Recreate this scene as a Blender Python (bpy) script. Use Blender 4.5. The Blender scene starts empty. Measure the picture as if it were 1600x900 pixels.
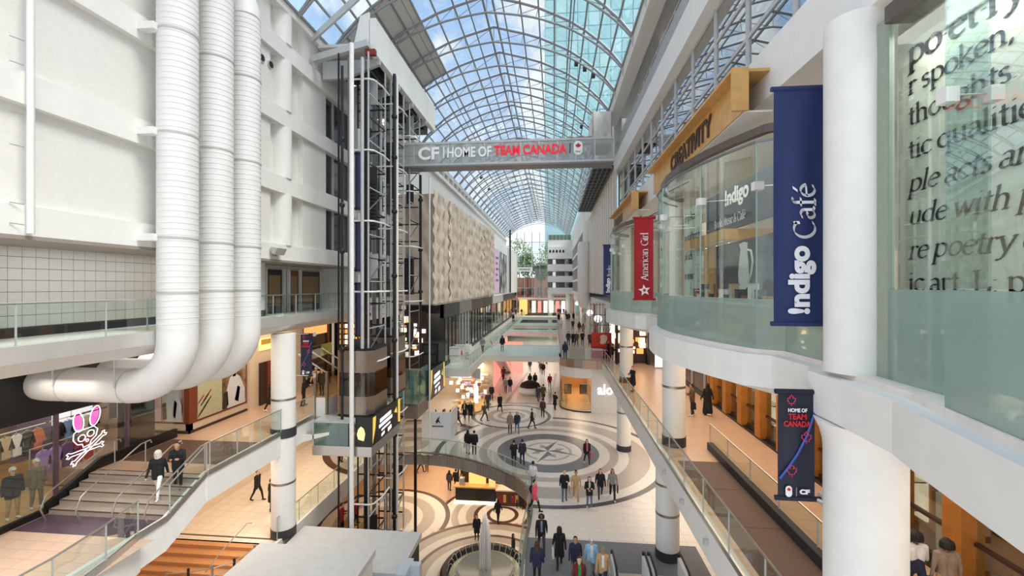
import bpy, bmesh, math, random
import numpy as np
from mathutils import Vector, Matrix
R = random.Random(7)
PI = math.pi
sc = bpy.context.scene
COL = sc.collection

# ------------------------------------------------------------------ camera
YAW = math.atan(65 / 680)
cd = bpy.data.cameras.new('camera')
cam = bpy.data.objects.new('camera', cd)
COL.objects.link(cam)
cam.location = (0, 0, 12)
cam.rotation_euler = (PI / 2, 0, YAW)
cd.sensor_width = 36
cd.lens = 680 / 1600 * 36
cd.shift_y = -3 / 1600
cd.clip_end = 1000
sc.camera = cam
sc.view_settings.view_transform = 'Standard'
sc.view_settings.look = 'None'
sc.view_settings.exposure = 0.25
sc.view_settings.gamma = 1.0
sc.view_settings.use_curve_mapping = False

# ------------------------------------------------------------------ sky
W = bpy.data.worlds.new('sky')
sc.world = W
W.use_nodes = True
nt = W.node_tree
nt.nodes.clear()
n_out = nt.nodes.new('ShaderNodeOutputWorld')
n_bg = nt.nodes.new('ShaderNodeBackground')
n_tc = nt.nodes.new('ShaderNodeTexCoord')
n_sep = nt.nodes.new('ShaderNodeSeparateXYZ')
n_ramp = nt.nodes.new('ShaderNodeValToRGB')
n_noise = nt.nodes.new('ShaderNodeTexNoise')
n_cr = nt.nodes.new('ShaderNodeValToRGB')
n_mix = nt.nodes.new('ShaderNodeMixRGB')
nt.links.new(n_tc.outputs['Generated'], n_sep.inputs[0])
nt.links.new(n_sep.outputs['Z'], n_ramp.inputs[0])
n_ramp.color_ramp.elements[0].position = 0.0
n_ramp.color_ramp.elements[0].color = (0.86, 0.90, 0.95, 1)
n_ramp.color_ramp.elements[1].position = 0.6
n_ramp.color_ramp.elements[1].color = (0.36, 0.56, 0.90, 1)
nt.links.new(n_tc.outputs['Generated'], n_noise.inputs['Vector'])
n_noise.inputs['Scale'].default_value = 7.0
n_noise.inputs['Detail'].default_value = 7.0
n_noise.inputs['Roughness'].default_value = 0.55
nt.links.new(n_noise.outputs['Fac'], n_cr.inputs[0])
n_cr.color_ramp.elements[0].position = 0.47
n_cr.color_ramp.elements[0].color = (0, 0, 0, 1)
n_cr.color_ramp.elements[1].position = 0.57
n_cr.color_ramp.elements[1].color = (1, 1, 1, 1)
nt.links.new(n_cr.outputs[0], n_mix.inputs[0])
nt.links.new(n_ramp.outputs[0], n_mix.inputs[1])
n_mix.inputs[2].default_value = (1.0, 0.985, 0.96, 1)
nt.links.new(n_mix.outputs[0], n_bg.inputs[0])
n_bg.inputs[1].default_value = 1.2
nt.links.new(n_bg.outputs[0], n_out.inputs[0])

def sun():
    l = bpy.data.lights.new('sun', 'SUN')
    l.energy = 3.4
    l.angle = math.radians(25)
    l.color = (1.0, 0.93, 0.84)
    o = bpy.data.objects.new('sun', l)
    COL.objects.link(o)
    o.rotation_euler = (math.radians(12), math.radians(33), 0)
sun()

def area(x, y, z, sx, sy, power, col=(1, 0.86, 0.70), rot=(0, 0, 0)):
    l = bpy.data.lights.new('ceiling_lamp', 'AREA')
    l.shape = 'RECTANGLE'
    l.size = sx
    l.size_y = sy
    l.energy = power
    l.color = col
    o = bpy.data.objects.new('ceiling_lamp', l)
    COL.objects.link(o)
    o.location = (x, y, z)
    o.rotation_euler = rot
    return o

WARM = (1.0, 0.80, 0.58)
SOFT = (1.0, 0.90, 0.78)
# ceiling lamps under the galleries and inside the shops
area(-15.2, 21, 9.6, 3.2, 12, 260, WARM)
area(-15.6, 9.5, 9.0, 2.0, 6, 90, SOFT)
area(-14.4, 10, 13.1, 1.2, 12, 60, (1, .97, .92))
area(-19.2, 14.5, 7.4, 2.2, 6, 60, SOFT)
area(7.4, 26, 9.6, 3.5, 22, 520, WARM)
area(7.2, 9, 9.5, 3.0, 12, 160, WARM)
area(-15.0, 24, 4.0, 3.5, 16, 420, WARM)
area(-5.5, 38, -1.4, 12, 12, 900, WARM)
area(-11.5, 40, -1.4, 3, 16, 300, WARM)
area(-3.0, 24, -1.3, 2.6, 8, 130, WARM)
area(7.5, 30, 4.0, 3.5, 20, 420, SOFT)
area(3.4, 47, 3.4, 3, 8, 260, WARM)
area(-8.6, 44, 3.6, 2.0, 9, 220, SOFT)
area(-3.4, 75, 4.0, 7, 40, 700, SOFT)
area(-11.2, 48, 9.6, 3, 24, 350, SOFT)
area(-11.2, 80, 9.6, 3, 30, 300, SOFT)
area(7.0, 70, 9.6, 4, 40, 400, SOFT)
area(5.4, 14.0, 15.9, 1.6, 9, 110, (1, .93, .84))
area(7.6, 14.0, 13.0, 2.6, 8, 60, (1, .85, .66))
area(8.2, 26.5, 15.8, 4.5, 9, 230, (1, .93, .84))
area(5.3, 5.4, 15.7, .5, 3.6, 40, (1, .96, .9))
area(11.8, 22, 9.4, 3, 26, 260, WARM)
area(-2, 104, 9, 10, 6, 260, SOFT)

# ------------------------------------------------------------------ materials
MATS = {}
def mat(name, col, rough=0.55, metal=0.0, var=0.05, scale=6.0, bump=0.0, emit=None, estr=0.0, spec=0.5, coat=0.0):
    if name in MATS:
        return MATS[name]
    m = bpy.data.materials.new(name)
    m.use_nodes = True
    t = m.node_tree
    b = t.nodes['Principled BSDF']
    tc = t.nodes.new('ShaderNodeTexCoord')
    nz = t.nodes.new('ShaderNodeTexNoise')
    nz.inputs['Scale'].default_value = scale
    nz.inputs['Detail'].default_value = 4
    t.links.new(tc.outputs['Object'], nz.inputs['Vector'])
    rp = t.nodes.new('ShaderNodeValToRGB')
    c = Vector(col)
    lo = [max(0, v * (1 - var)) for v in c]
    hi = [min(1, v * (1 + var)) for v in c]
    rp.color_ramp.elements[0].position = 0.3
    rp.color_ramp.elements[0].color = (*lo, 1)
    rp.color_ramp.elements[1].position = 0.7
    rp.color_ramp.elements[1].color = (*hi, 1)
    t.links.new(nz.outputs['Fac'], rp.inputs[0])
    t.links.new(rp.outputs[0], b.inputs['Base Color'])
    b.inputs['Roughness'].default_value = rough
    b.inputs['Metallic'].default_value = metal
    b.inputs['Specular IOR Level'].default_value = spec
    if coat:
        b.inputs['Coat Weight'].default_value = coat
    if bump:
        bp = t.nodes.new('ShaderNodeBump')
        bp.inputs['Strength'].default_value = bump
        bp.inputs['Distance'].default_value = 0.02
        t.links.new(nz.outputs['Fac'], bp.inputs['Height'])
        t.links.new(bp.outputs[0], b.inputs['Normal'])
    if emit:
        b.inputs['Emission Color'].default_value = (*emit, 1)
        b.inputs['Emission Strength'].default_value = estr
    MATS[name] = m
    return m

def srgb(r, g, b):
    f = lambda v: (v / 255 / 12.92) if v <= 10 else ((v / 255 + 0.055) / 1.055) ** 2.4
    return (f(r), f(g), f(b))

def grid_mat(name, col, line, sx, sy, rough=0.3, mortar=0.012, axis='XY', off=0.0, var=0.06):
    """large-format slab floor or panel wall with fine joints"""
    if name in MATS:
        return MATS[name]
    m = bpy.data.materials.new(name)
    m.use_nodes = True
    t = m.node_tree
    b = t.nodes['Principled BSDF']
    g = t.nodes.new('ShaderNodeNewGeometry')
    sp = t.nodes.new('ShaderNodeSeparateXYZ')
    cb = t.nodes.new('ShaderNodeCombineXYZ')
    t.links.new(g.outputs['Position'], sp.inputs[0])
    t.links.new(sp.outputs[axis[0]], cb.inputs[0])
    t.links.new(sp.outputs[axis[1]], cb.inputs[1])
    br = t.nodes.new('ShaderNodeTexBrick')
    br.offset = off
    br.inputs['Scale'].default_value = 1.0
    br.inputs['Brick Width'].default_value = sx
    br.inputs['Row Height'].default_value = sy
    br.inputs['Mortar Size'].default_value = mortar
    c2 = [v * (1 - var) for v in col]
    br.inputs['Color1'].default_value = (*col, 1)
    br.inputs['Color2'].default_value = (*c2, 1)
    br.inputs['Mortar'].default_value = (*line, 1)
    t.links.new(cb.outputs[0], br.inputs['Vector'])
    t.links.new(br.outputs['Color'], b.inputs['Base Color'])
    b.inputs['Roughness'].default_value = rough
    MATS[name] = m
    return m

def glass(name, tint=(0.85, 0.95, 0.93), refl=0.12, body=None, bodyf=0.0, rough=0.0, fres=0.3):
    """flat architectural glass: tinted see-through, mirror by angle, optional milky body"""
    if name in MATS:
        return MATS[name]
    m = bpy.data.materials.new(name)
    m.use_nodes = True
    t = m.node_tree
    t.nodes.clear()
    out = t.nodes.new('ShaderNodeOutputMaterial')
    tr = t.nodes.new('ShaderNodeBsdfTransparent')
    nz = t.nodes.new('ShaderNodeTexNoise')
    nz.inputs['Scale'].default_value = 0.7
    mr = t.nodes.new('ShaderNodeMixRGB')
    mr.inputs[1].default_value = (*tint, 1)
    mr.inputs[2].default_value = (*[min(1, v * 1.04) for v in tint], 1)
    t.links.new(nz.outputs['Fac'], mr.inputs[0])
    t.links.new(mr.outputs[0], tr.inputs[0])
    gl = t.nodes.new('ShaderNodeBsdfGlossy')
    gl.inputs['Roughness'].default_value = rough
    lw = t.nodes.new('ShaderNodeLayerWeight')
    lw.inputs['Blend'].default_value = 0.25
    mu = t.nodes.new('ShaderNodeMath')
    mu.operation = 'MULTIPLY_ADD'
    mu.inputs[1].default_value = fres
    mu.inputs[2].default_value = refl
    mu.use_clamp = True
    t.links.new(lw.outputs['Fresnel'], mu.inputs[0])
    last = tr.outputs[0]
    if body:
        df = t.nodes.new('ShaderNodeBsdfDiffuse')
        df.inputs[0].default_value = (*body, 1)
        tl = t.nodes.new('ShaderNodeBsdfTranslucent')
        tl.inputs[0].default_value = (*body, 1)
        m0 = t.nodes.new('ShaderNodeMixShader')
        t.links.new(df.outputs[0], m0.inputs[1])
        t.links.new(tl.outputs[0], m0.inputs[2])
        m1 = t.nodes.new('ShaderNodeMixShader')
        m1.inputs[0].default_value = bodyf
        t.links.new(last, m1.inputs[1])
        t.links.new(m0.outputs[0], m1.inputs[2])
        last = m1.outputs[0]
    mx = t.nodes.new('ShaderNodeMixShader')
    t.links.new(mu.outputs[0], mx.inputs[0])
    t.links.new(last, mx.inputs[1])
    t.links.new(gl.outputs[0], mx.inputs[2])
    t.links.new(mx.outputs[0], out.inputs[0])
    MATS[name] = m
    return m

def photo_mat(name, cols, scale=1.6):
    """blurred printed photograph: large soft blotches of a few inks"""
    if name in MATS:
        return MATS[name]
    m = mat(name, cols[0], 0.5)
    t = m.node_tree
    b = t.nodes['Principled BSDF']
    nz = t.nodes.new('ShaderNodeTexNoise')
    nz.inputs['Scale'].default_value = scale
    nz.inputs['Detail'].default_value = 3
    rp = t.nodes.new('ShaderNodeValToRGB')
    rp.color_ramp.elements[0].position = 0.35
    rp.color_ramp.elements[0].color = (*cols[0], 1)
    rp.color_ramp.elements[1].position = 0.68
    rp.color_ramp.elements[1].color = (*cols[-1], 1)
    for i, c in enumerate(cols[1:-1]):
        e = rp.color_ramp.elements.new(0.35 + 0.33 * (i + 1) / (len(cols) - 1))
        e.color = (*c, 1)
    g = t.nodes.new('ShaderNodeNewGeometry')
    t.links.new(g.outputs['Position'], nz.inputs['Vector'])
    t.links.new(nz.outputs['Fac'], rp.inputs[0])
    t.links.new(rp.outputs[0], b.inputs['Base Color'])
    return m

WHITE = mat('white_paint', srgb(232, 231, 226), 0.6, var=0.025, scale=3, bump=0.03)
WHITE2 = mat('white_plaster', srgb(226, 224, 218), 0.75, var=0.03, scale=9, bump=0.12)
DUCT = mat('duct_white', srgb(230, 229, 226), 0.5, var=0.03, scale=2)
SEAM = mat('seam_grey', srgb(190, 188, 184), 0.6)
CREAM = mat('cream_wall', srgb(226, 208, 186), 0.6)
GREY = mat('grey_paint', srgb(150, 152, 153), 0.5)
LGREY = mat('light_grey_metal', srgb(190, 192, 192), 0.42, 0.2)
MGREY = mat('steel_grey', srgb(128, 130, 132), 0.4, 0.5)
RIB = mat('roof_steel', srgb(142, 143, 146), 0.5, 0.1)
STEEL = mat('brushed_steel', srgb(196, 194, 190), 0.28, 0.9, scale=30)
BRONZE = mat('bronze_steel', srgb(158, 146, 134), 0.3, 0.8, scale=30)
BLACK = mat('black_metal', srgb(22, 22, 24), 0.45)
CHAR = mat('charcoal', srgb(52, 53, 56), 0.5)
DKBROWN = mat('dark_brown', srgb(62, 42, 34), 0.45)
BLUE = mat('cylinder_blue', srgb(38, 42, 78), 0.35)
WOOD = mat('honey_wood', srgb(206, 160, 96), 0.45, var=0.12, scale=4)
WOODO = mat('orange_wood', srgb(176, 112, 44), 0.4, var=0.14, scale=3)
WOODD = mat('red_brown_wood', srgb(128, 62, 34), 0.45, var=0.12, scale=3)
RED = mat('sign_red', srgb(200, 20, 34), 0.45)
GOLD = mat('gold', srgb(214, 178, 80), 0.35, 0.3)
NAVY = mat('navy_fabric', srgb(36, 50, 98), 0.7, var=0.08, scale=1.2)
CRIM = mat('crimson_fabric', srgb(160, 14, 32), 0.7, var=0.08, scale=1.2)
INKY = mat('ink_black', srgb(26, 28, 36), 0.6)
PRINT = mat('print_white', srgb(236, 236, 240), 0.6)
TARP = mat('tarp', srgb(198, 182, 166), 0.45, var=0.08, scale=1.5)

LAMP = mat('lamp_white', (1, 1, 1), 0.5, emit=(1, 0.95, 0.88), estr=4.0)
WARMGLOW = mat('warm_lamp_and_goods_glow', (1, .9, .7), 0.5, emit=(1, 0.78, 0.48), estr=1.7)  # lamps, and the glow put into some shop goods
SCREEN = mat('lit_panel_and_goods_glow', (1, 1, 1), 0.5, emit=(1, 0.97, 0.95), estr=1.0)  # lit panels, and goods given a white glow
PINKL = mat('pink_glow_wall', srgb(244, 150, 132), 0.5, emit=(1, 0.42, 0.33), estr=0.55)  # pink light on the wall put in as its own glow
F_CREAM = grid_mat('floor_cream', srgb(232, 222, 208), srgb(190, 178, 164), 0.62, 0.62, 0.28, 0.010)
F_TAN = grid_mat('floor_tan', srgb(206, 172, 148), srgb(176, 142, 120), 1.2, 0.6, 0.30, 0.010)
F_ORANGE = grid_mat('floor_lower', srgb(206, 172, 142), srgb(180, 140, 110), 0.62, 0.62, 0.3, 0.010)
T_TAUPE = mat('inlay_taupe', srgb(182, 170, 158), 0.3, var=0.05, scale=2)
T_GREY = mat('inlay_grey', srgb(108, 108, 112), 0.3, var=0.05, scale=2)
T_LIGHT = mat('inlay_light', srgb(228, 220, 208), 0.3, var=0.04, scale=2)
T_DARK = mat('inlay_dark', srgb(84, 80, 78), 0.3, var=0.05, scale=2)
T_BROWN = mat('inlay_brown', srgb(84, 58, 46), 0.3, var=0.05, scale=2)
CARPET = mat('grey_matting', srgb(122, 122, 124), 0.9, var=0.1, scale=40)
RAMPB = mat('ramp_brown', srgb(96, 74, 66), 0.6, var=0.06, scale=8)
TILEW = mat('wall_tile', srgb(222, 221, 216), 0.25, var=0.02)
GROUT = mat('grout', srgb(150, 148, 142), 0.8)
G_RAIL = glass('rail_glass', (0.91, 0.96, 0.94), 0.03, fres=.18)
G_VAULT = glass('vault_glass', (0.90, 0.95, 0.97), 0.03)
G_SHOP = glass('shop_glass', (0.90, 0.95, 0.93), 0.06)
G_BAY = glass('bay_glass', (0.92, 0.97, 0.95), 0.05, fres=.22)
G_FROST = glass('frosted_glass', (0.80, 0.88, 0.85), 0.03, srgb(188, 206, 202), 0.52, fres=.12)
G_MIRR = glass('curtain_glass', (0.60, 0.72, 0.80), 0.62)
G_DARK = mat('dark_window', srgb(48, 46, 48), 0.12, spec=0.8)
G_GREEN = glass('green_glass', (0.62, 0.78, 0.74), 0.08, srgb(150, 176, 172), 0.25)

# ------------------------------------------------------------------ mesh helpers
ORG = {}
class MB:
    def __init__(s):
        s.v = []; s.f = []; s.m = []
    def add(s, vs, fs, mi=0):
        o = len(s.v)
        s.v += [tuple(p) for p in vs]
        s.f += [tuple(i + o for i in f) for f in fs]
        s.m += [mi] * len(fs)
        return s
    def box(s, x0, x1, y0, y1, z0, z1, mi=0):
        v = [(x0, y0, z0), (x1, y0, z0), (x1, y1, z0), (x0, y1, z0), (x0, y0, z1), (x1, y0, z1), (x1, y1, z1), (x0, y1, z1)]
        return s.add(v, [(0, 3, 2, 1), (4, 5, 6, 7), (0, 1, 5, 4), (1, 2, 6, 5), (2, 3, 7, 6), (3, 0, 4, 7)], mi)
    def obox(s, c, ux, uy, uz, mi=0):
        """box about centre c with half-vectors"""
        c = Vector(c); ux = Vector(ux); uy = Vector(uy); uz = Vector(uz)
        v = [c + a * ux + b * uy + d * uz for d in (-1, 1) for a, b in ((-1, -1), (1, -1), (1, 1), (-1, 1))]
        return s.add(v, [(0, 3, 2, 1), (4, 5, 6, 7), (0, 1, 5, 4), (1, 2, 6, 5), (2, 3, 7, 6), (3, 0, 4, 7)], mi)
    def beam(s, a, b, w, h, mi=0):
        a = Vector(a); b = Vector(b); d = b - a
        up = Vector((0, 0, 1)) if abs(d.normalized().z) < 0.95 else Vector((0, 1, 0))
        x = d.cross(up).normalized(); y = x.cross(d).normalized()
        return s.obox((a + b) / 2, x * w / 2, d / 2, y * h / 2, mi)
    def prism(s, pts, z0, z1, mi=0):
        n = len(pts)
        v = [(p[0], p[1], z0) for p in pts] + [(p[0], p[1], z1) for p in pts]
        f = [tuple(range(n - 1, -1, -1)), tuple(range(n, 2 * n))]
        f += [(i, (i + 1) % n, (i + 1) % n + n, i + n) for i in range(n)]
        return s.add(v, f, mi)
    def extr(s, pts, d, mi=0):
        """polygon of 3-D points extruded by vector d"""
        n = len(pts); d = Vector(d)
        v = [Vector(p) for p in pts] + [Vector(p) + d for p in pts]
        f = [tuple(range(n - 1, -1, -1)), tuple(range(n, 2 * n))]
        f += [(i, (i + 1) % n, (i + 1) % n + n, i + n) for i in range(n)]
        return s.add(v, f, mi)
    def tube(s, pts, r, n=8, mi=0, caps=True, closed=False):
        pts = [Vector(p) for p in pts]
        k = len(pts); rs = r if isinstance(r, (list, tuple)) else [r] * k
        base = len(s.v); pa = None
        for i, p in enumerate(pts):
            if closed:
                d = pts[(i + 1) % k] - pts[i - 1]
            else:
                d = pts[min(i + 1, k - 1)] - pts[max(i - 1, 0)]
            d.normalize()
            if pa is None:
                a = Vector((0, 0, 1)) if abs(d.z) < 0.9 else Vector((1, 0, 0))
            else:
                a = pa
            x = d.cross(a)
            if x.length < 1e-6:
                x = d.orthogonal()
            x.normalize(); y = x.cross(d).normalized(); pa = y
            for j in range(n):
                t = 2 * PI * j / n
                s.v.append(tuple(p + (x * math.cos(t) + y * math.sin(t)) * rs[i]))
        rng = k if closed else k - 1
        for i in range(rng):
            i2 = (i + 1) % k
            for j in range(n):
                j2 = (j + 1) % n
                s.f.append((base + i * n + j, base + i * n + j2, base + i2 * n + j2, base + i2 * n + j)); s.m.append(mi)
        if caps and not closed:
            s.f.append(tuple(base + j for j in range(n - 1, -1, -1))); s.m.append(mi)
            s.f.append(tuple(base + (k - 1) * n + j for j in range(n))); s.m.append(mi)
        return s
    def cyl(s, x, y, z0, z1, r, n=24, mi=0):
        return s.prism([(x + r * math.cos(2 * PI * i / n), y + r * math.sin(2 * PI * i / n)) for i in range(n)], z0, z1, mi)
    def lathe(s, x, y, prof, n=24, mi=0):
        b = len(s.v); k = len(prof)
        for r, z in prof:
            for j in range(n):
                t = 2 * PI * j / n
                s.v.append((x + r * math.cos(t), y + r * math.sin(t), z))
        for i in range(k - 1):
            for j in range(n):
                j2 = (j + 1) % n
                s.f.append((b + i * n + j, b + i * n + j2, b + (i + 1) * n + j2, b + (i + 1) * n + j)); s.m.append(mi)
        s.f.append(tuple(b + j for j in range(n - 1, -1, -1))); s.m.append(mi)
        s.f.append(tuple(b + (k - 1) * n + j for j in range(n))); s.m.append(mi)
        return s
    def ball(s, c, rx, ry=None, rz=None, n=10, mi=0):
        ry = ry or rx; rz = rz or rx
        b = len(s.v); m = max(4, n // 2)
        for i in range(1, m):
            a = PI * i / m
            for j in range(n):
                t = 2 * PI * j / n
                s.v.append((c[0] + rx * math.sin(a) * math.cos(t), c[1] + ry * math.sin(a) * math.sin(t), c[2] - rz * math.cos(a)))
        s.v.append((c[0], c[1], c[2] - rz)); s.v.append((c[0], c[1], c[2] + rz))
        q = b + (m - 1) * n
        for i in range(m - 2):
            for j in range(n):
                j2 = (j + 1) % n
                s.f.append((b + i * n + j, b + i * n + j2, b + (i + 1) * n + j2, b + (i + 1) * n + j)); s.m.append(mi)
        for j in range(n):
            j2 = (j + 1) % n
            s.f.append((q, b + j2, b + j)); s.m.append(mi)
            s.f.append((q + 1, b + (m - 2) * n + j, b + (m - 2) * n + j2)); s.m.append(mi)
        return s
    def wallstrip(s, pts, z0, z1, th, mi=0, side=1):
        """upright sheet of thickness th along a plan polyline"""
        n = len(pts)
        P = [Vector((p[0], p[1])) for p in pts]
        off = []
        for i in range(n):
            d = P[min(i + 1, n - 1)] - P[max(i - 1, 0)]
            d.normalize()
            off.append(P[i] + Vector((-d.y, d.x)) * th * side)
        for i in range(n - 1):
            a, b, c, e = P[i], P[i + 1], off[i + 1], off[i]
            s.add([(a.x, a.y, z0), (b.x, b.y, z0), (c.x, c.y, z0), (e.x, e.y, z0), (a.x, a.y, z1), (b.x, b.y, z1), (c.x, c.y, z1), (e.x, e.y, z1)],
                  [(0, 3, 2, 1), (4, 5, 6, 7), (0, 1, 5, 4), (1, 2, 6, 5), (2, 3, 7, 6), (3, 0, 4, 7)], mi)
        return s
    def build(s, name, m, parent=None, smooth=False, origin=None):
        me = bpy.data.meshes.new(name)
        if parent is not None:
            o0 = ORG[parent.name]
        elif origin is not None:
            o0 = Vector(origin)
        else:
            a = np.array(s.v)
            lo, hi = a.min(0), a.max(0)
            o0 = Vector(((lo[0] + hi[0]) / 2, (lo[1] + hi[1]) / 2, lo[2]))
        vs = [(p[0] - o0.x, p[1] - o0.y, p[2] - o0.z) for p in s.v]
        me.from_pydata(vs, [], s.f)
        ms = m if isinstance(m, (list, tuple)) else [m]
        for q in ms:
            me.materials.append(q)
        if len(ms) > 1:
            me.polygons.foreach_set('material_index', s.m)
        if smooth:
            me.polygons.foreach_set('use_smooth', [True] * len(me.polygons))
            try:
                me.set_sharp_from_angle(angle=math.radians(40))
            except Exception:
                pass
        bm = bmesh.new(); bm.from_mesh(me)
        bmesh.ops.recalc_face_normals(bm, faces=bm.faces)
        bm.to_mesh(me); bm.free()
        o = bpy.data.objects.new(name, me)
        COL.objects.link(o)
        if parent is None:
            o.location = o0
        else:
            o.parent = parent
        ORG[o.name] = o0
        return o

def thing(name, label, cat, loc=(0, 0, 0), group=None):
    o = bpy.data.objects.new(name, None)
    COL.objects.link(o)
    o.location = loc
    o.empty_display_size = 0.2
    ORG[o.name] = Vector(loc)
    return tag(o, label, cat, group)
def tag(o, label, cat, group=None, kind=None):
    o['label'] = label; o['category'] = cat
    if group: o['group'] = group
    if kind: o['kind'] = kind
    return o
def struct(o, label=None, cat=None):
    o['kind'] = 'structure'
    if label: o['label'] = label; o['category'] = cat or o.name.split('_')[0].split('.')[0]
    return o
def clone(src, parent, loc=None, name=None):
    """one more object that shares the mesh of src"""
    c = src.copy()
    COL.objects.link(c)
    c.parent = parent
    if loc is not None: c.location = loc
    ORG[c.name] = ORG.get(parent.name, Vector()) if parent else Vector(c.location)
    return c

def text_mesh(body, bold=0.0, extr=0.0):
    cu = bpy.data.curves.new('t', 'FONT')
    cu.body = body
    cu.size = 1.0
    cu.offset = bold
    cu.resolution_u = 4
    cu.extrude = extr
    ob = bpy.data.objects.new('t', cu)
    COL.objects.link(ob)
    dg = bpy.context.evaluated_depsgraph_get()
    me = bpy.data.meshes.new_from_object(ob.evaluated_get(dg))
    v = np.array([tuple(p.co) for p in me.vertices]) if me.vertices else np.zeros((1, 3))
    f = [tuple(p.vertices) for p in me.polygons]
    bpy.data.objects.remove(ob); bpy.data.curves.remove(cu); bpy.data.meshes.remove(me)
    return v, f
def text(name, body, org, xd, ud, width, height, m, parent=None, bold=0.0, depth=0.01):
    """lettering: lower-left corner org, reading direction xd, up ud, fitted to width x height"""
    v, f = text_mesh(body, bold, 0.05)
    lo, hi = v.min(0), v.max(0)
    sp = np.maximum(hi - lo, 1e-6)
    xd = np.array(Vector(xd).normalized()); ud = np.array(Vector(ud).normalized()); nd = np.cross(xd, ud)
    P = np.array(org) + np.outer((v[:, 0] - lo[0]) / sp[0] * width, xd) + np.outer((v[:, 1] - lo[1]) / sp[1] * height, ud) + np.outer((v[:, 2] - lo[2]) / sp[2] * depth, nd)
    b = MB(); b.add([tuple(p) for p in P], f)
    return b.build(name, m, parent)

# serif lettering drawn with a broad pen: unit = x-height
def _arc(cx, cy, rx, ry, a0, a1, n=14):
    return [(cx + rx * math.cos(math.radians(a0 + (a1 - a0) * i / n)), cy + ry * math.sin(math.radians(a0 + (a1 - a0) * i / n))) for i in range(n + 1)]
def _glyphs():
    A = _arc
    sb = lambda x, y, w=.17: [(x - w, y), (x + w, y)]
    G = {}
    st = lambda x, a, b: [(x, a), (x, b)]
    G['o'] = (1.0, [A(.5, .5, .42, .48, 0, 360, 24)])
    G['p'] = (1.1, [st(.2, .98, -.5), sb(.2, -.5), [(.05, .92), (.2, .98)], A(.55, .5, .42, .47, 150, -150, 20)])
    G['q'] = (1.1, [st(.85, .98, -.5), sb(.85, -.5), A(.5, .5, .42, .47, 40, 320, 20)])
    G['e'] = (.9, [[(.1, .56), (.8, .62)], A(.48, .5, .4, .48, 15, 318, 20)])
    G['c'] = (.88, [A(.5, .5, .42, .48, 45, 318, 20)])
    G['t'] = (.62, [[(.28, 1.3), (.28, .2)], A(.46, .2, .18, .18, 180, 300, 6), [(.06, .96), (.55, .96)]])
    G['r'] = (.72, [st(.2, .98, .02), sb(.2, 0), [(.05, .92), (.2, .98)], A(.46, .66, .26, .3, 170, 40, 8)])
    G['y'] = (.98, [[(.1, .96), (.52, .02)], [(.9, .96), (.42, -.3), (.22, -.5), (.08, -.44)], sb(.12, .97, .14), sb(.88, .97, .12)])
    G['s'] = (.72, [A(.36, .74, .25, .22, 40, 260, 10) + A(.36, .26, .27, .25, 80, -140, 10)])
    G['k'] = (1.05, [st(.2, 1.55, .02), sb(.2, 0), [(.05, 1.5), (.2, 1.55)], [(.85, .96), (.24, .45)], [(.4, .58), (.95, .02)], sb(.8, .97, .15), sb(.92, 0, .13)])
    G['n'] = (1.1, [st(.2, .98, .02), sb(.2, 0), [(.05, .92), (.2, .98)], A(.53, .62, .32, .34, 160, 0, 10) + [(.85, .02)], sb(.85, 0)])
    G['h'] = (1.1, [st(.2, 1.55, .02), sb(.2, 0), [(.05, 1.5), (.2, 1.55)], A(.53, .62, .32, .34, 160, 0, 10) + [(.85, .02)], sb(.85, 0)])
    G['m'] = (1.65, [st(.2, .98, .02), sb(.2, 0), A(.48, .62, .28, .34, 160, 0, 10) + [(.76, .02)], sb(.76, 0), A(1.06, .62, .3, .34, 160, 0, 10) + [(1.36, .02)], sb(1.36, 0)])
    G['u'] = (1.1, [[(.2, .96)] + A(.52, .34, .32, .33, 180, 330, 10), [(.06, .96), (.2, .96)], st(.84, .98, .04), [(.84, .02), (.98, .04)], [(.7, .96), (.84, .97)]])
    G['g'] = (.95, [A(.42, .66, .3, .3, 0, 360, 18), [(.34, .36), (.25, .2), (.45, .1), (.7, .04)], A(.46, -.2, .4, .25, 60, -250, 18), [(.62, .9), (.9, .95)]])
    G['i'] = (.5, [st(.24, .98, .02), sb(.24, 0), [(.08, .92), (.24, .98)], [(.22, 1.36), (.28, 1.42)]])
    G['l'] = (.48, [st(.22, 1.55, .02), sb(.22, 0), [(.07, 1.5), (.22, 1.55)]])
    G['a'] = (.92, [A(.42, .72, .28, .25, 150, 10, 8) + [(.7, .12), (.86, .04)], A(.38, .28, .27, .26, 60, 330, 14)])
    G['d'] = (1.1, [st(.85, 1.55, .04), [(.7, 1.5), (.85, 1.55)], [(.85, .02), (1., .05)], A(.5, .5, .42, .47, 40, 320, 20)])
    G['f'] = (.62, [A(.46, 1.28, .2, .26, 60, 180, 8) + [(.26, .02)], sb(.26, 0, .2), [(.04, .96), (.55, .96)]])
    G['w'] = (1.4, [[(.1, .96), (.42, .02), (.72, .9)], [(.68, .96), (1.0, .02), (1.3, .96)], sb(.12, .97, .14), sb(1.28, .97, .12)])
    G['L'] = (1.15, [st(.25, 1.42, .02), sb(.25, 1.42, .2), [(.06, 0), (.98, 0), (1.06, .36)]])
    G['C'] = (1.3, [A(.72, .71, .62, .72, 48, 312, 24), [(1.14, 1.42), (1.15, 1.05)]])
    G['B'] = (1.1, [st(.25, 1.42, .0), A(.45, 1.08, .38, .34, 90, -90, 12), A(.48, .36, .46, .37, 90, -90, 12), [(.1, 1.42), (.45, 1.42)], [(.1, 0), (.5, 0)]])
    G['M'] = (1.6, [[(.22, 0), (.3, 1.42), (.78, .1), (1.26, 1.42), (1.34, 0)], sb(.22, 0), sb(1.34, 0)])
    G['A'] = (1.3, [[(.1, 0), (.62, 1.45), (1.15, 0)], [(.32, .5), (.92, .5)], sb(.1, 0), sb(1.15, 0)])
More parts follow.
